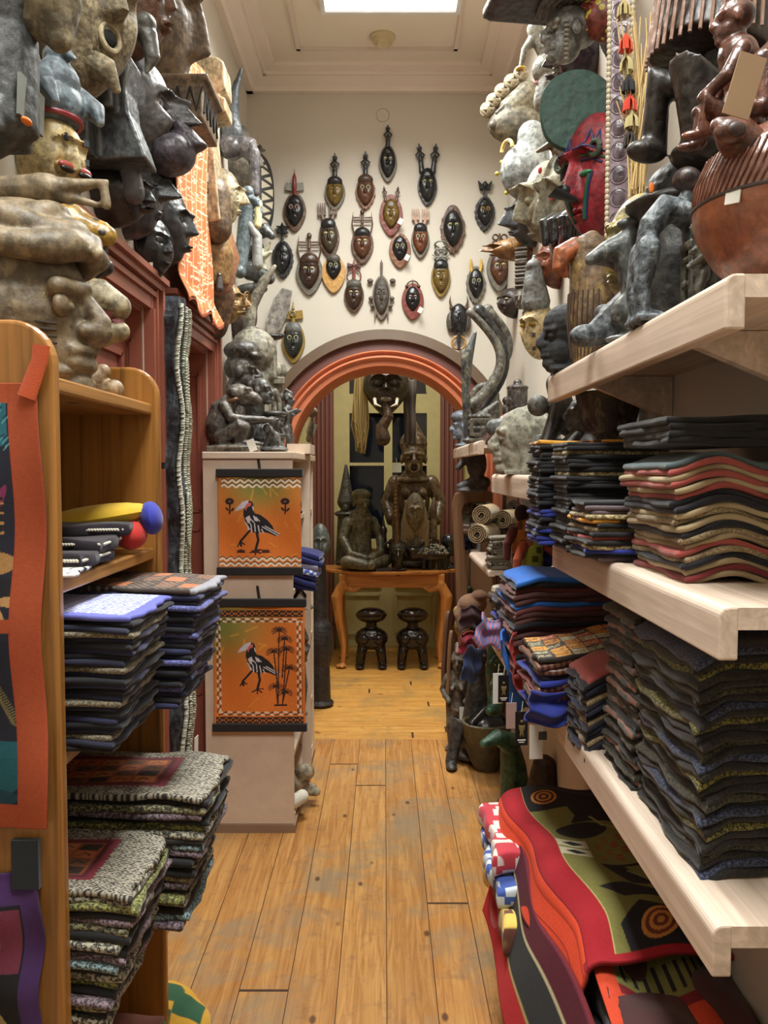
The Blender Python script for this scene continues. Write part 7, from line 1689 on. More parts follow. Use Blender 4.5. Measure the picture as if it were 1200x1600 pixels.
put('dark_horned_heap', 'dark bowed wooden animal below the crescent horns', 'carving', 790, 690, 3.42, lambda b: (b.tube([(-.1, 0, .02), (-.06, 0, .06), (0, 0, .07), (.06, 0, .03)], [.012, .02, .028, .02]), b.ell((.03, 0, .035), (.04, .035, .035))), .0035, carved((70, 62, 54), (34, 30, 28), .4), z=SF + .001)
# shelf with the stone head (z 1.487)
S2 = 1.488
put('stone_profile_head', 'large pale grey stone head in profile on the shelf left of the tall stacks', 'bust', 815, 740, 2.62, lambda b: (b.head((0, 0, .105), .215, neck=False, nose=.8, ears=0, lips=1.1), b.ell((0, .02, .12), (.075, .10, .085)), b.tube([(0, .03, .07), (0, .035, .0)], [.07, .075]), b.box((0, .02, .006), (.13, .15, .012))), .0036, carved((164, 160, 142), (128, 124, 106), .8, .3, worn=(184, 180, 164)), rz=NH - .12, z=S2)
put('stone_block', 'blue grey stone slab leaning behind the pale profile head', 'carving', 870, 740, 2.44, lambda b: (b.box((0, 0, .05), (.14, .06, .11), rot=(0, .2, 0)), b.box((.02, .0, .01), (.16, .08, .02)), b.tube([(-.05, -.02, .0), (-.03, -.02, .1)], .02)), .005, carved((122, 126, 126), (82, 86, 86), .7, .3), z=S2)
put('dome_helmet', 'dark red and grey arched mask behind the pale profile head', 'mask', 812, 740, 2.93, lambda b: (b.torus((0, 0, .10), .10, .024, a0=0, a1=PI), b.ell((0, .01, .12), (.09, .03, .09)), b.box((0, 0, .05), (.17, .04, .10)), b.torus((.02, -.03, .11), .025, .008)), .005, carved((110, 60, 54), (60, 40, 38), .4, .5, worn=(140, 126, 112)), z=S2)
put('fallen_head', 'grey wooden head lying on its back above the profile head', 'carving', 840, 640, 2.7, lambda b: (b.ell((0, 0, .17), (.075, .06, .06)), b.tube([(-.07, 0, .16), (-.14, 0, .15)], [.026, .028]), b.tube([(0, .0, .0), (.01, 0, .12)], [.04, .05]), b.ell((.03, -.03, .22), (.05, .03, .02)), b.box((-.02, .03, .10), (.17, .02, .13), rot=(0, .5, 0))), .0045, carved((130, 132, 130), (78, 80, 80), .55, .6), z=S2 + .0)
put('twisted_figure', 'dark grey gnarled figure standing right of the profile head', 'carving', 868, 740, 2.30, lambda b: (b.tube([(0, 0, .01), (-.02, 0, .10), (.02, 0, .18), (0, 0, .25)], [.03, .022, .036, .03]), b.tube([(.02, 0, .17), (.08, -.02, .12), (.09, -.02, .05)], [.022, .018, .02]), b.ell((.05, 0, .14), (.05, .04, .04)), b.ell((-.05, 0, .19), (.03, .03, .03)), b.ell((0, 0, .01), (.06, .05, .012))), .004, carved((92, 90, 82), (46, 44, 42), .6, .6, worn=(134, 130, 116)), z=S2)
put('kneeling_stone_figure', 'small grey kneeling figure under the upper shelf beside the drum stool', 'figurine', 905, 740, 2.22, lambda b: (b.head((0, 0, .16), .09, neck=True), b.tube([(0, .02, .12), (0, .02, .05)], [.04, .045]), b.tube([(.03, -.01, .1), (.05, -.05, .06), (.02, -.06, .03)], [.018, .016, .02]), b.tube([(-.03, -.01, .1), (-.05, -.05, .06), (-.02, -.06, .03)], [.018, .016, .02]), b.ell((0, 0, .015), (.06, .07, .016))), .0035, carved((116, 114, 106), (66, 64, 60), .5, .5), rz=NH, z=S2)
# drum shaped stool under the upper shelf
put('drum_stool', 'dark carved drum stool with leaf carved grey foot under the upper shelf', 'stool', 950, 745, 2.18, lambda b: (b.lathe([(.001, 0), (.085, 0), (.10, .03), (.105, .06), (.08, .09), (.062, .11), (.07, .14), (.085, .20), (.088, .215), (.001, .215)], 40), [b.tube([(.098 * math.cos(a), .098 * math.sin(a), .075), (.108 * math.cos(a + .15), .108 * math.sin(a + .15), .05), (.098 * math.cos(a + .3), .098 * math.sin(a + .3), .025)], .008) for a in np.linspace(0, 2 * PI, 14, endpoint=False)]), .0035, carved((96, 92, 84), (50, 48, 46), .5, .7, worn=(140, 134, 116)), z=S2)
# cord with knots hanging in front of the shelf
b = MB(); A = [at(862, 575, 2.25), at(870, 620, 2.24), at(862, 660, 2.23), at(850, 700, 2.22), at(828, 735, 2.2)]
b.tube([tuple(p) for p in A], [.006, .008, .0075, .0085, .004], seg=8); tag(ob('knotted_cord', b, carved((66, 58, 54), (36, 30, 30), .6)), 'dark twisted cord hanging diagonally in front of the grey figures', 'cord')
b = MB(); A = [at(808, 740, 2.95), at(810, 790, 2.95), at(808, 830, 2.95)]; b.tube([tuple(p) for p in A], .003, seg=6); tag(ob('pink_cord', b, plain((186, 96, 92), .8)), 'thin pink cord hanging above the rolled mats', 'cord')
# items between the far shelf and the rolls
put('grey_bird_carving', 'grey and dark bent bird carving under the far right shelf', 'carving', 738, 775, 4.05, lambda b: (b.tube([(-.07, 0, .12), (-.03, 0, .17), (.02, 0, .22)], [.014, .02, .026]), b.ell((.02, 0, .14), (.05, .04, .08)), b.tube([(-.06, 0, .03), (.0, 0, .05), (.06, 0, .05)], [.02, .03, .03]), b.ell((0, 0, .012), (.08, .05, .014))), .005, carved((96, 92, 94), (48, 46, 48), .5, .5), z=at(0, 770, 4.05).z)
q = at(742, 768, 4.45); t = thing('mirror_frame', 'curved brown wooden mirror frame leaning by the arch under the far right shelf', 'mirror', (q.x, 4.40, 0), 0)
fx = lambda px, py: (at(px, py, 4.40).x - q.x, at(px, py, 4.40).z)
outer = [fx(718, 1050), fx(712, 900), fx(706, 790), fx(710, 772), fx(722, 766), fx(775, 768), fx(780, 800), fx(782, 1050)]
inner = [fx(733, 1040), fx(730, 900), fx(722, 800), fx(726, 788), fx(738, 784), fx(768, 785), fx(770, 800), fx(770, 1040)]
n_ = len(outer); b = MB(); V = [(x, 0, z) for x, z in outer] + [(x, 0, z) for x, z in inner] + [(x, .03, z) for x, z in outer] + [(x, .03, z) for x, z in inner]
Fc = []
for i in range(n_):
    j = (i + 1) % n_; Fc += [(i, j, j + n_, i + n_), (i + 2 * n_, i + 3 * n_, j + 3 * n_, j + 2 * n_), (i, i + 2 * n_, j + 2 * n_, j), (i + n_, j + n_, j + 3 * n_, i + 3 * n_)]
b.add(V, Fc); o = ob('frame', b.mesh(smooth=False), pine((112, 80, 54), (78, 54, 34), 'z', .4), t); bevel(o, .005, 2)
b = MB(); b.prism([(x, z) for x, z in inner][::-1], .018, .022); mt = NT('mirror'); mt.b.inputs['Metallic'].default_value = 1; mt.b.inputs['Roughness'].default_value = .04; mt.b.inputs['Base Color'].default_value = (.7, .7, .68, 1)
ob('glass', b.mesh(smooth=False), mt.m, t)
# rolled mats and folded fabrics on the thin far shelf
ROL = fabric((176, 154, 116), (128, 106, 74), 'speckle', .7); ROD = fabric((110, 92, 72), (56, 46, 40), 'speckle', .7)
def roll(label, px, py, D, r, L, mat, rz=0):
    q = at(px, py, D); t = thing('rolled_mat', label, 'rolled mat', (q.x, D, q.z), rz, 'rolled mats on the thin far shelf')
    b = MB(); N = 90; V = []
    for i in range(N):
        a = i / N * 2 * PI * 3.6; rr = r * (.30 + .70 * i / N)
        for (x, dr) in ((0, 0), (L, 0), (L, -.004), (0, -.004)): V.append((x, (rr + dr) * math.cos(a), (rr + dr) * math.sin(a)))
    b.add(V, [(i * 4 + j, i * 4 + (j + 1) % 4, (i + 1) * 4 + (j + 1) % 4, (i + 1) * 4 + j) for i in range(N - 1) for j in range(4)]); o = ob('roll', b.mesh(), mat, t); 
    ob('core', MB().tube([(.012, 0, 0), (L - .01, 0, 0)], r * .9, seg=20, ball=False), ROD, t)
for i, (px, py, D, mat, lab) in enumerate(((752, 805, 3.15, ROL, 'pale rolled mat, topmost left of the heap'), (745, 835, 3.12, ROL, 'pale rolled mat at the lower left of the heap'), (785, 812, 3.25, ROL, 'tan rolled mat in the middle of the heap'), (803, 795, 3.35, ROD, 'dark spiral ended rolled mat at the top of the heap'), (825, 812, 3.2, ROD, 'grey patterned rolled mat, rightmost of the heap'), (775, 836, 3.3, ROD, 'dark rolled mat at the bottom middle of the heap'))):
    roll(lab, px, py, D, .040, .20, mat, 1.25 - .1 * i)
stack(at(795, 0, 3.1).x + .04, 3.12, 1.133, 9, .12, .20, .12, cyc([(fabric((190, 180, 150), (40, 36, 34), 'diamonds', 1.4), 'black and white'), (fabric((150, 140, 116), (36, 32, 30), 'speckle', .5), 'speckled'), (fabric((176, 166, 140), (44, 40, 38), 'diamonds', 1.6), 'zigzag')]), 'folded fabric', 'the small far shelf stack', 'folded fabrics on the thin far shelf', seed=61)
# drum, beaded and green things below (shelf z .93 far end and floor)
q = at(800, 925, 3.0); t = thing('hide_drum', 'brown hand drum with grey skin top and laced rim behind the blue stack', 'drum', (q.x + .02, 2.98, .931))
b = MB(); b.lathe([(.001, 0), (.075, 0), (.085, .05), (.10, .13), (.098, .135), (.001, .135)], 36); ob('body', b, carved((132, 80, 50), (90, 50, 32), .4, .6), t)
b = MB(); b.lathe([(.001, .137), (.098, .137), (.094, .150), (.001, .153)], 36); ob('skin', b, carved((150, 140, 122), (104, 96, 82), .7, .4), t)
b = MB(); b.torus((0, 0, .118), .100, .012, rot=(PI / 2, 0, 0), seg=36); b.torus((0, 0, .095), .099, .007, rot=(PI / 2, 0, 0), seg=36); ob('rim', b, carved((74, 60, 50), (36, 30, 28), .5), t)
b = MB(); [b.ell((.088 * math.cos(a), .088 * math.sin(a), .045), .006) for a in np.linspace(0, 2 * PI, 18, endpoint=False)]; ob('studs', b, plain((190, 180, 150), .4), t)
def cloth_doll(label, px, py, D, cols, sc=1.0, z=None):
    q = at(px, py, D); t = thing('rag_doll', label, 'doll', (q.x, D, q.z if z is None else z), .3)
    b = MB(Sm(sc)); b.tube([(0, 0, .0), (0, 0, .07), (.01, 0, .12)], [.035, .032, .026]); ob('body', b.mesh(.003), fabric(cols[0], tuple(x * .5 for x in cols[0]), 'blocks', 1.5), t)
    b = MB(Sm(sc)); b.tube([(-.03, 0, .10), (-.06, -.02, .06), (-.06, -.02, .02)], [.016, .014, .012]); b.tube([(.03, 0, .10), (.07, -.02, .07)], [.016, .012]); ob('arm', b.mesh(.003), fabric(cols[1], tuple(x * .6 for x in cols[1])), t)
    b = MB(Sm(sc)); b.ell((0, 0, .155), (.024, .024, .028)); ob('head', b, fabric(cols[2], tuple(x * .6 for x in cols[2])), t)
for a in ((832, 905, 2.72, ((160, 170, 60), (206, 92, 50), (190, 60, 50)), 'lime green and orange printed rag doll beside the drum'), (852, 870, 2.75, ((36, 44, 110), (200, 110, 80), (196, 150, 60)), 'navy rag doll with orange head above the blue stack'), (815, 878, 2.9, ((186, 110, 46), (120, 50, 40), (60, 40, 40)), 'ochre rag doll next to the folded black white fabrics')):
    cloth_doll(a[4], a[0], a[1], a[2], a[3], 1.1)
# floor: stone figures, shields, bowl, green chameleons
def _stand(b): human(b, .46, 'belly', hat='crest')
put('standing_stone_figure', 'tall grey wooden figure with a white tag standing on the floor by the arch', 'statue', 715, 1165, 4.40, _stand, .005, carved((128, 116, 102), (80, 72, 62), .55, .7), rz=-.2, z=0.001, sc=1.2)
q = at(722, 1115, 4.3); tag(ob('price_tag', boxes([(-.014, .014, -.001, .001, -.04, .035)]), TAGW, loc=q), 'white price tag in front of the tall grey standing figure', 'tag')
put('leaning_stone_figure', 'dark grey seated figure with long legs on the floor behind the bowl', 'statue', 738, 1150, 4.25, lambda b: (b.tube([(0, 0, .10), (.02, 0, .30), (.03, 0, .45)], [.07, .06, .05]), b.head((.03, 0, .53), .15), b.tube([(0, -.03, .14), (-.08, -.10, .22), (-.12, -.12, .03)], [.05, .045, .03]), b.ell((-.12, -.14, .02), (.03, .06, .02)), b.ell((0, 0, .03), (.10, .10, .03))), .006, carved((82, 80, 76), (44, 42, 42), .5, .5), z=.001)
for i, (px, rz_, z0, z1, w, mt, lab) in enumerate(((698, .10, 955, 1090, .10, pine((84, 56, 38), (52, 34, 24), 'z', .5), 'dark brown rounded board leaning by the arch, the farther of two'), (704, .05, 985, 1130, .085, pine((120, 86, 56), (84, 58, 36), 'z', .5), 'brown rounded board leaning by the arch, the nearer of two'))):
    D = 4.50 - i * .07; a, c = at(px, z0, D), at(px, z1, D); h = a.z - c.z; b = MB(); pts = [(w / 2 * math.cos(t_) * (1 if math.sin(t_) < 0 else .8), h / 2 * math.sin(t_)) for t_ in np.linspace(0, 2 * PI, 32, endpoint=False)]
    b.prism(pts, -.01, .01); o = ob('leaning_board', b.mesh(), mt, loc=(a.x, D, (a.z + c.z) / 2), rot=(0, rz_, 1.1)); bevel(o, .004, 2); tag(o, lab, 'board')
    b = MB()
q = at(757, 1190, 4.12); t = thing('mortar_bowl', 'deep dark olive wooden bowl standing on the floor', 'bowl', (q.x + .01, 4.12, .001))
b = MB(); b.lathe([(.001, 0), (.06, 0), (.085, .05), (.115, .14), (.125, .24), (.115, .245), (.105, .235), (.09, .12), (.001, .05)], 40); ob('bowl', b, carved((84, 76, 48), (40, 36, 26), .45, .9), t)
b = MB(); b.ell((0, 0, .22), (.095, .095, .05)); b.tube([(-.08, -.06, .24), (.0, .02, .30), (.08, .05, .25)], .02); ob('bag', b.mesh(.005), plain((36, 38, 40), .3), t)
GRNW = carved((70, 112, 84), (40, 72, 56), .45, .5, worn=(34, 48, 40))
def _cham(b):
    b.tube([(0, .03, -.02), (0, .0, .10), (0, -.02, .22), (0, -.0, .32)], [.03, .05, .045, .02]); b.tube([(0, -.02, -.0), (-.03, -.06, -.06), (-.06, -.09, -.05)], [.04, .036, .02]); b.tube([(0, -.03, .10), (-.05, -.08, .07)], [.015, .01]); b.tube([(0, -.03, .2), (-.05, -.07, .17)], [.015, .01])
q = at(768, 1085, 3.82); t = thing('chameleon', 'green spotted wooden chameleon climbing head down below the shelf', 'carving', (q.x + .02, 3.82, q.z), .2)
ob('cord', MB().tube([(0, 0, .3), (0, 0, 1.585 - q.z)], .003, seg=6), plain((60, 50, 40), .8), t)
b = MB(); _cham(b); ob('body', b.mesh(.004), GRNW, t)
b = MB(); r_ = random.Random(8); [b.ell((-.035 * math.cos(a) * 1.1, -.045 * abs(math.sin(a)) - .015, .02 + .022 * k), .0045) for k in range(12) for a in (r_.uniform(.6, 2.4), r_.uniform(.6, 2.4))]; s_ = ob('dots', b, plain((186, 190, 150), .5), t)
q = at(805, 1235, 3.45); t = thing('green_crocodile', 'green wooden crocodile leaning on the floor behind the rug pile', 'carving', (q.x, 3.45, .001), .2)
b = MB(); b.tube([(0, 0, .01), (.0, 0, .14), (-.01, 0, .26), (-.03, -.01, .36)], [.06, .065, .055, .04]); b.tube([(-.03, -.02, .36), (-.10, -.05, .40), (-.16, -.06, .38)], [.045, .035, .018]); b.tube([(-.04, -.03, .15), (-.10, -.06, .10), (-.12, -.07, .02)], [.024, .02, .016]); ob('body', b.mesh(.005), GRNW, t)
for k in range(4): ob('dark_patch', MB().box((-.02 + .03 * (k % 2), -.062, .08 + .06 * k), (.018, .012, .016)).mesh(smooth=False), plain((30, 50, 44), .6), t)
put('dark_fringed_figure', 'dark brown grooved carving on the floor right of the green crocodile', 'carving', 850, 1235, 3.2, lambda b: (b.tube([(0, 0, .01), (0, 0, .20), (0, 0, .34)], [.09, .085, .05]), [b.tube([(.088 * math.cos(a), .088 * math.sin(a), .01), (.086 * math.cos(a), .086 * math.sin(a), .2)], .008) for a in np.linspace(-PI, 0, 12)]), .005, carved((70, 54, 44), (38, 30, 26), .5, .7), z=.001)
tag(ob('orange_box', boxes([(-.1, .1, -.12, .12, 0, .42)]), plain((190, 84, 40), .6), loc=(.56, 2.62, .001)), 'orange box on the floor in the shadow behind the rug pile', 'box')
put('brown_handbag', 'soft brown cloth bundle lying on the shelf end left of the drum', 'bundle', 738, 955, 3.9, lambda b: (b.ell((0, 0, .05), (.07, .06, .05)), b.ell((.03, -.02, .09), (.04, .04, .03)), b.tube([(-.05, 0, .05), (-.07, -.02, .0), (-.05, -.03, -.08)], [.02, .018, .014])), .005, fabric((150, 112, 84), (100, 70, 52)), sc=1.0, z=at(0, 960, 3.9).z)
put('yellow_figures', 'yellowish carved figures clustered left of the drum', 'carving', 722, 1020, 4.0, lambda b: (b.ell((0, 0, .10), (.04, .04, .05)), b.ell((.03, -.02, .03), (.04, .04, .05)), b.ell((-.02, 0, .17), (.025, .025, .03)), b.tube([(.02, 0, .1), (.06, -.03, .14)], [.015, .01])), .004, carved((180, 160, 96), (130, 108, 60), .5, .6), z=at(0, 1010, 4.0).z)
for i, (px, py, D, w, h, c, lab) in enumerate(((740, 960, 3.75, .11, .10, (60, 30, 34), 'dark maroon wallet pouch hanging left of the shelf end'), (735, 1000, 3.8, .09, .09, (150, 40, 56), 'crimson pouch under the dark maroon one'), (742, 1020, 3.65, .08, .16, (40, 56, 96), 'navy pouch with a yellow mark hanging lowest at the shelf end'))):
    drape(lab, at(px, py, D).x, D, at(px, py - 10, D).z, w, h, fabric(c, tuple(x * .7 for x in c)), .3, 'pouch', 'pouch', ry=.15, seed=20 + i)

# ================================================================== BACK ROOM
OAK = pine((176, 116, 60), (132, 80, 38), 'x', .32); OAKz = pine((184, 124, 66), (140, 88, 42), 'z', .32)
TX, TY, TZ = at(612, 880, 6.45).x, 6.45, .745
t = thing('console_table', 'half round oak side table with carved cabriole legs in the back room', 'table', (TX, TY, 0))
b = MB(); rx = .53; pts = [(rx * math.cos(a), -.30 * math.sin(a) + .0) for a in np.linspace(0, PI, 32)]
V = [(x, y, TZ - .022) for x, y in pts] + [(x, y, TZ) for x, y in pts]; n_ = len(pts)
V += [(-rx, .18, TZ - .022), (rx, .18, TZ - .022), (-rx, .18, TZ), (rx, .18, TZ)]
b.add(V, [tuple(range(n_)) + (2 * n_, 2 * n_ + 1), tuple(reversed(range(n_, 2 * n_))) + (2 * n_ + 3, 2 * n_ + 2)] + [(i, i + n_, i + 1 + n_, i + 1) for i in range(n_ - 1)] + [(n_ - 1, 2 * n_ - 1, 2 * n_ + 2, 2 * n_), (0, 2 * n_ + 1, 2 * n_ + 3, n_), (2 * n_, 2 * n_ + 2, 2 * n_ + 3, 2 * n_ + 1)])
o = ob('tabletop', b.mesh(smooth=False), OAK, t); bevel(o, .004, 2)
ob('apron', boxes([(-.36, .36, -.20, -.18, TZ - .13, TZ - .023), (-.36, -.34, -.18, .16, TZ - .13, TZ - .023), (.34, .36, -.18, .16, TZ - .13, TZ - .023)]), OAK, t)
for sx in (-1, 1):
    for sy in (-.19, .15):
        b = MB(); x = sx * .37
        b.box((x, sy, TZ - .075), (.06, .05, .10)); b.tube([(x, sy, TZ - .10), (x + sx * .045, sy - .0, TZ - .20), (x + sx * .03, sy, TZ - .38), (x - sx * .005, sy, TZ - .58), (x + sx * .0, sy, .035)], [.034, .046, .032, .022, .020]); b.ell((x + sx * .015, sy - .01, .018), (.042, .04, .018)); b.tube([(x, sy, TZ - .12), (x - sx * .09, sy, TZ - .15), (x - sx * .14, sy, TZ - .125)], [.03, .022, .008])
        ob('leg', b.mesh(.006), OAKz, t)
def bk(nm, label, cat, px, fn, vox, mat, rz=0, D=6.42, z=None, sc=1.0):
    return put(nm, label, cat, px, 880, D, fn, vox, mat, rz=rz, z=TZ + .001 if z is None else z, sc=sc)
WDK = carved((104, 84, 64), (58, 46, 36), .35, .7, worn=(140, 120, 94))
# open mouthed woman
q = at(646, 880, 6.48); t = thing('seated_woman_statue', 'large dark wooden woman with pointed hair and open mouth on the oak table', 'statue', (q.x, 6.50, TZ + .001))
b = MB(); b.push(Sm(1.0)); b.head((0, -.02, .84), .30, neck=True, nose=1); b.tube([(0, 0, .96), (0, .0, 1.05), (0, 0, 1.14)], [.11, .07, .02]); b.tube([(0, .02, .66), (0, .02, .50), (0, .02, .30), (0, 0, .10)], [.12, .13, .11, .13]); b.ell((0, 0, .03), (.16, .14, .04))
for s_ in (-1, 1):
    b.tube([(s_ * .14, .02, .66), (s_ * .21, .02, .50), (s_ * .17, -.08, .36), (s_ * .14, -.12, .40)], [.06, .05, .042, .04]); b.ell((s_ * .06, -.10, .58), (.045, .07, .045)); b.tube([(s_ * .08, 0, .16), (s_ * .14, -.14, .20), (s_ * .13, -.10, .02)], [.07, .06, .045])
    for k in range(4): b.tube([(s_ * .165, -.14, .33 + k * .022), (s_ * .125, -.165, .33 + k * .022)], .012)
b.torus((0, -.01, .68), .10, .02, rot=(PI / 2, 0, 0)); b.pop(); bd = ob('body', b.mesh(.006), WDK, t)
b = MB(); b.ell((0, -.145, .775), (.032, .018, .024)); ob('open_mouth', b, plain((20, 14, 12), .6), bd)
b = MB(); b.torus((0, -.148, .775), .034, .009, seg=22); ob('lips', b, WDK, bd)
for s_ in (-1, 1):
    b = MB(); b.tube([(s_ * .145, -.16, .24), (s_ * .145, -.16, .46), (s_ * .15, -.16, .54)], [.034 if s_ > 0 else .02, .03 if s_ > 0 else .02, .01]); ob('held_rattle', b.mesh(.005), WDK, t)
q = at(648, 800, 6.28); t = thing('rope_hair_mask', 'grey brown mask with braided rope hair and beard leaning on the woman statue', 'mask', (q.x, 6.24, q.z), 0, rx=.12)
oo = dict(nose=.45, brow=.3, chin=.45); ob('face', face_mesh(.15, .30, .06, oo, 30, 50), carved((128, 116, 94), (84, 74, 58), .6, .5), t)
b = MB(); r_ = random.Random(6)
for k in range(46):
    a = r_.uniform(-.3, PI + .3); x0, z0 = .075 * math.cos(a), .14 * math.sin(a) * .8; s_ = 1 if x0 > 0 else -1
    b.tube([(x0, -.01, z0 + .02), (x0 + s_ * .025, -.02, z0 - .10), (x0 + s_ * r_.uniform(-.0, .03), -.01, min(z0 - .25, -.14 - r_.random() * .08))], .007, seg=5, ball=False)
for k in range(8): b.torus((0, -.012, .06 + k * .004), .07, .009, rot=(PI / 2 - .8, 0, 0), a0=PI, a1=2 * PI, seg=14, sg=5)
s_ = ob('rope_hair', b, carved((104, 90, 66), (60, 50, 38), .8), t)
# bronze king
def _king(b):
    b.head((0, 0, .50), .19, neck=True); b.ell((0, .01, .57), (.075, .08, .045)); b.tube([(0, .03, .38), (0, .03, .24), (0, .02, .10)], [.095, .085, .09]); b.ell((0, 0, .03), (.17, .15, .03))
    for s_ in (-1, 1): b.tube([(s_ * .10, .03, .36), (s_ * .15, .0, .24), (s_ * .12, -.10, .13), (s_ * .02, -.15, .10)], [.042, .036, .03, .028]); b.tube([(s_ * .06, 0, .08), (s_ * .16, -.10, .07), (s_ * .02, -.17, .045)], [.055, .05, .038])
    for k in range(4): b.torus((0, .005, .395 + k * .016), .055, .012, rot=(PI / 2, 0, 0), seg=20, sg=6)
bk('seated_king_statue', 'bronze seated king in ribbed tunic with pale cap, left on the oak table', 'statue', 565, _king, .005, carved((104, 98, 78), (52, 50, 42), .45, .6, worn=(140, 132, 104)), rz=.35, D=6.34)
bk('cone_hat_figure', 'dark figure with very tall pointed hat behind the seated king', 'statue', 541, lambda b: (b.tube([(0, 0, .52), (0, 0, .62), (0, 0, .82)], [.075, .05, .012]), b.ell((0, 0, .50), (.06, .06, .06)), b.ell((0, 0, .42), (.10, .08, .03)), b.tube([(0, 0, .02), (0, 0, .2), (0, 0, .4)], [.09, .08, .07]), b.ell((0, -.05, .47), (.03, .03, .04)), b.ell((0, 0, .02), (.1, .1, .02))), .006, carved((72, 68, 62), (36, 34, 32), .5, .6), D=6.66, sc=.97)
bk('bronze_head', 'small shiny dark head bust in the middle of the oak table', 'bust', 622, lambda b: (b.head((0, 0, .13), .19, neck=True), b.ell((0, .01, .165), (.068, .075, .06)), b.ell((0, 0, .012), (.07, .06, .014))), .0036, carved((66, 58, 54), (32, 28, 28), .25, .4), D=6.25)
bk('beaked_jug', 'small dark jug with spout and thin spire behind the small head bust', 'jug', 599, lambda b: (b.ell((0, 0, .13), (.055, .05, .05)), b.torus((.03, -.04, .18), .025, .010, rot=(.3, 0, .5)), b.tube([(0, 0, .17), (0, 0, .26), (0, 0, .40)], [.03, .025, .004]), b.ell((0, 0, .29), (.03, .03, .04)), b.tube([(0, 0, .01), (0, 0, .1)], [.04, .02])), .004, carved((66, 56, 54), (32, 28, 30), .3, .4), D=6.38)
bk('thin_base', 'flat dark stand beside the small head bust', 'stand', 600, lambda b: b.box((0, 0, .012), (.12, .08, .022)), None, BLK, D=6.22)
def _beast(b):
    b.ell((0, 0, .12), (.11, .06, .06)); b.tube([(-.08, 0, .13), (-.15, -.01, .12)], [.055, .045]); b.ell((-.15, -.02, .15), (.05, .045, .03))
    for x in (-.07, -.02, .05, .09): b.tube([(x, 0, .10), (x, -.01, .01)], [.022, .016])
t = bk('seed_covered_beast', 'black animal carving with seed covered back, right on the oak table', 'figurine', 676, _beast, .004, carved((48, 44, 44), (24, 22, 22), .3, .4), D=6.3)
b = MB(); r_ = random.Random(12)
for k in range(110):
    a, c_ = r_.uniform(0, PI), r_.uniform(-1, 1); b.ell((.11 * c_, -.06 * math.cos(a) * .9, .125 + .065 * math.sin(a) * math.sqrt(1 - c_ * c_)), r_.uniform(.008, .014), seg=8, rings=6)
s_ = ob('seeds', b, carved((84, 80, 70), (40, 38, 34), .3), t); s_['kind'] = 'stuff'
bk('black_ball_figure', 'black figurine with round shiny head at the right end of the oak table', 'figurine', 702, lambda b: (b.ell((0, 0, .21), (.065, .055, .055)), b.ell((0, -.01, .14), (.04, .035, .04)), b.torus((.03, 0, .07), .035, .010), b.ell((0, 0, .01), (.06, .05, .012)), b.tube([(-.02, 0, .01), (0, 0, .12)], .016)), .0036, carved((44, 46, 54), (22, 24, 28), .2, .3), D=6.4)
q = at(621, 727, 6.12); t = thing('carved_staff', 'thin knobbly wooden staff leaning upright on the oak table', 'staff', (at(621, 0, 6.16).x, 6.22, TZ + .001))
b = MB(); b.tube([(0, 0, 0), (0, 0, .3), (-.01, 0, .62), (-.005, 0, .70)], [.016, .018, .016, .01]); [b.ell((-.01, -.012, .42 + k * .03), .016) for k in range(8)]; ob('shaft', b.mesh(.004), carved((128, 92, 60), (84, 58, 38), .5), t)
q = at(620, 731, 6.15); t = thing('swing_tag', 'white square card tag tied to the top of the carved staff', 'tag', q); ob('card', boxes([(-.034, .034, -.001, .001, -.034, .034)]), plain((206, 218, 222), .7), t); ob('string', MB().tube([(0, 0, .034), (-.005, .01, .075)], .0012, seg=6), TAGW, t)
# two glossy squat figures beneath the table
GL = carved((42, 34, 34), (22, 18, 18), .12, .3)
for px, lab in ((580, 'left'), (645, 'right')):
    q = at(px, 1033, 6.22); t = thing('disc_headed_figure', 'glossy black squat figure with flat disc head under the table, %s one' % lab, 'statue', (q.x, 6.28, .001), 0, 'glossy disc headed figures under the oak table')
    b = MB(); b.ell((0, 0, .225), (.128, .09, .09)); b.tube([(0, 0, .27), (0, 0, .36)], [.045, .042]); b.ell((0, 0, .26), (.11, .08, .03))
    for s_ in (-1, 1): b.tube([(s_ * .06, 0, .18), (s_ * .075, -.03, .12), (s_ * .085, -.02, .03)], [.045, .038, .034]); b.ell((s_ * .085, -.05, .02), (.036, .06, .02)); b.ell((s_ * .055, -.08, .23), (.04, .03, .035))
    ob('body', b.mesh(.005), GL, t)
    b = MB(); b.ell((0, 0, .40), (.118, .09, .06)); b.torus((0, -.01, .405), .11, .012, rot=(PI / 2 - .2, 0, 0)); ob('head', b.mesh(.005), GL, t)
    for s_ in (-1, 1): b = MB(); b.torus((s_ * .045, -.082, .42), .022, .005, a0=0, a1=PI, seg=14); ob('brow', b, GL, t)
# big hanging mask with raffia
q = at(603, 625, 6.05); t = thing('tusked_mask', 'large glossy dark mask with tusks and long trunk hanging beyond the arch', 'mask', (q.x, 6.10, q.z))
b = face_mesh(.34, .44, .13, dict(nose=.7, nose_b=-.12, brow=.5, sock=.35, lid=.2, chin=.55, mouth_z=-.5, lip=.15, slit=.3, open=.04, top=0), 40, 72); ob('face', b, carved((76, 64, 58), (34, 28, 28), .22, .5), t, loc=(0, 0, .10))
b = MB(); b.tube([(0, -.10, -.03), (.02, -.13, -.12), (-.03, -.12, -.20), (-.02, -.12, -.28)], [.03, .036, .045, .055]); ob('trunk', b.mesh(.006), carved((96, 74, 60), (50, 38, 34), .3, .6), t)
for s_ in (-1, 1): b = MB(); b.tube([(s_ * .08, -.11, -.0), (s_ * .075, -.14, -.04), (s_ * .035, -.15, -.055)], [.014, .012, .004]); ob('tusk', b, plain((206, 200, 184), .3), t)
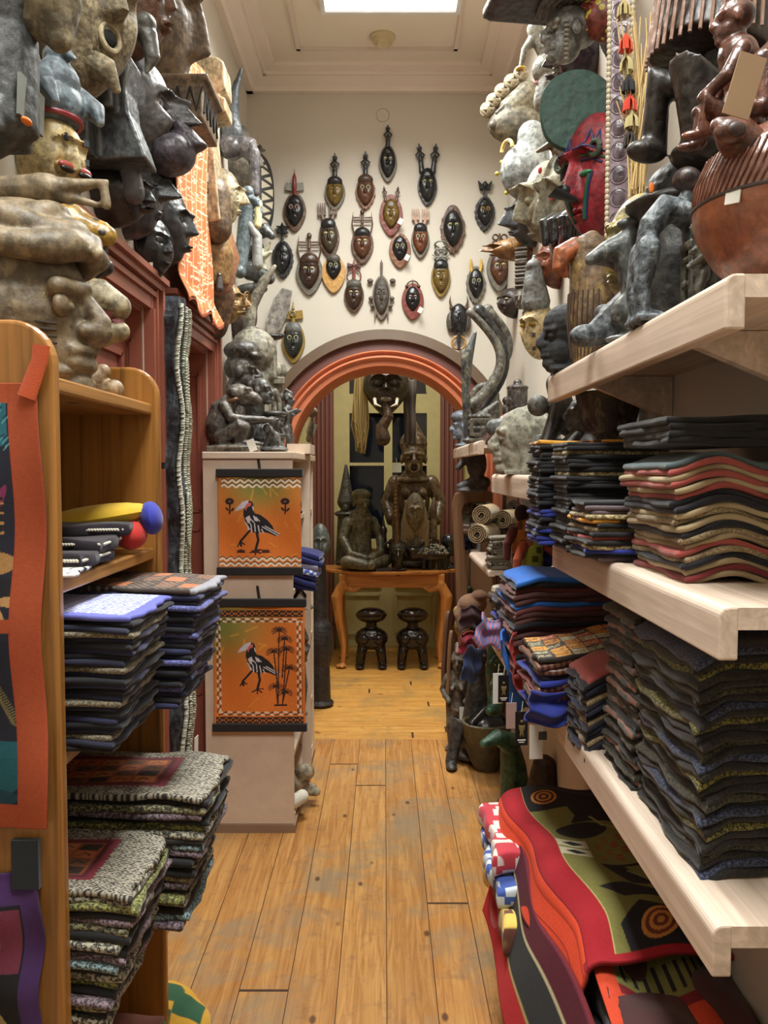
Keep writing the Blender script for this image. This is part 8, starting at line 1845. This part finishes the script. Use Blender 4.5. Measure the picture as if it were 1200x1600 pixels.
b = MB(); b.ell((0, -.13, .0), (.04, .02, .02)); ob('tongue', b, plain((120, 108, 98), .4), t)
ob('hanger', MB().tube([(0, .01, .25), (0, .02, 3.3 - q.z)], .003, seg=6), TAGW, t)
b = MB(); r_ = random.Random(15)
for k in range(160):
    x0, y0 = r_.uniform(-.05, .05), r_.uniform(-.03, .03); L = .62 + r_.uniform(-.08, .08)
    b.tube([(x0 * .6, y0, .22), (x0, y0, -.05), (x0 * 1.1 + r_.uniform(-.015, .015), y0, -L * .4), (x0 * .4 + r_.uniform(-.02, .02), y0, -L + .22)], .003, seg=4, ball=False)
q = at(563, 610, 6.05); o = ob('raffia_fringe', b, plain((150, 128, 78), .8), loc=(q.x, 6.10, q.z + .02)); tag(o, 'long bundle of straw coloured raffia hanging left of the tusked mask', 'raffia', kind='stuff')
t = drape('dark cloth sleeve hanging right of the tusked mask', at(642, 0, 6.1).x, 6.16, at(0, 590, 6.1).z, .09, .48, fabric((74, 60, 52), (40, 34, 32), 'stripes', .4), .1, seed=30)
# left edge of the back room: mask, small figures, tags
t, h = side_mask('grey green ridged mask resting in the gap right of the cabinet', 5.2, 818, 884, .13, .09, carved((104, 112, 108), (60, 68, 66), .5, .7), dict(nose=.3, scar=1, slit=.2, brow=.1, lid=0), rz=.1, px=497, side=1)
put('wooden_chair_back', 'curved brown wooden chair back in the gap right of the cabinet', 'chair', 487, 1000, 5.25, lambda b: (b.tube([(-.05, 0, 0), (-.045, 0, .5), (-.02, 0, .83), (.03, 0, .86)], [.02, .022, .02, .02]), b.tube([(.05, 0, 0), (.05, 0, .5), (.03, 0, .86)], [.02, .02, .02]), b.box((0, 0, .42), (.10, .03, .04))), .006, pine((116, 72, 40), (80, 48, 26), 'z', .4), z=.001)
put('dark_pedestal', 'dark rounded carving on the floor under the grey green ridged mask', 'carving', 500, 1020, 5.24, lambda b: (b.ell((0, 0, .40), (.09, .08, .2)), b.tube([(0, 0, .02), (0, 0, .90)], [.07, .04]), b.ell((0, 0, .02), (.09, .09, .025))), .007, carved((54, 50, 48), (28, 26, 26), .5), z=.001)
for i, (px, py, w, h, lab) in enumerate(((487, 670, 14, 18, 'white tag hanging in the arch left side, upper'), (484, 745, 10, 16, 'white tag below the upper one at the left of the arch'), (488, 893, 11, 16, 'white tag under the grey green ridged mask'))):
    q = at(px, py, 5.0); t = thing('swing_tag', lab, 'tag', q, .2, ry=.3 * (i == 0)); ob('card', boxes([(-m(w, 5) / 2, m(w, 5) / 2, -.001, .001, -m(h, 5) / 2, m(h, 5) / 2)]), plain((200, 214, 214), .7), t); ob('string', MB().tube([(0, 0, m(h, 5) / 2), (-.01, 0, m(h, 5) / 2 + .06)], .0012, seg=6), TAGW, t)
put('ochre_vase', 'small ochre figure behind the cabinet edge at the left of the arch', 'figurine', 482, 730, 4.95, lambda b: (b.ell((0, 0, .03), (.03, .03, .035)), b.ell((0, 0, .09), (.018, .018, .022)), b.tube([(0, 0, .0), (0, 0, -.06)], [.016, .02])), .003, carved((150, 128, 60), (90, 74, 40), .4))
put('grey_ball_head', 'small pale grey round head at the left inside the arch', 'carving', 488, 660, 4.98, lambda b: (b.ell((0, 0, .06), (.035, .03, .032)), b.tube([(-.03, 0, .05), (-.07, .02, .1)], [.01, .006]), b.tube([(0, 0, 0), (-.02, 0, -.1)], [.012, .02])), .003, carved((150, 148, 136), (104, 102, 94), .5))

# backs of hung carvings are cut flat where they meet the side walls
bpy.context.view_layer.update()
for o in list(bpy.data.objects):
    if o.type != 'MESH' or o.get('kind') == 'structure' or (o.parent and o.parent.get('kind') == 'structure') or o.data.users > 1: continue
    M = o.matrix_world; me = o.data; n = len(me.vertices)
    if n == 0: continue
    co = np.zeros(n * 3); me.vertices.foreach_get('co', co); co = co.reshape(-1, 3)
    A = np.array(M); Wc = co @ A[:3, :3].T + A[:3, 3]
    inr = (Wc[:, 1] < YB) & (Wc[:, 1] > -1)
    lo = inr & (Wc[:, 0] < XL + .002); hi = inr & (Wc[:, 0] > XR - .002)
    if not (lo.any() or hi.any()) or not inr.all(): continue
    Wc[lo, 0] = XL + .002; Wc[hi, 0] = XR - .002
    I = np.linalg.inv(A); co = Wc @ I[:3, :3].T + I[:3, 3]
    me.vertices.foreach_set('co', co.ravel()); me.update()
print('objects', len(bpy.data.objects))
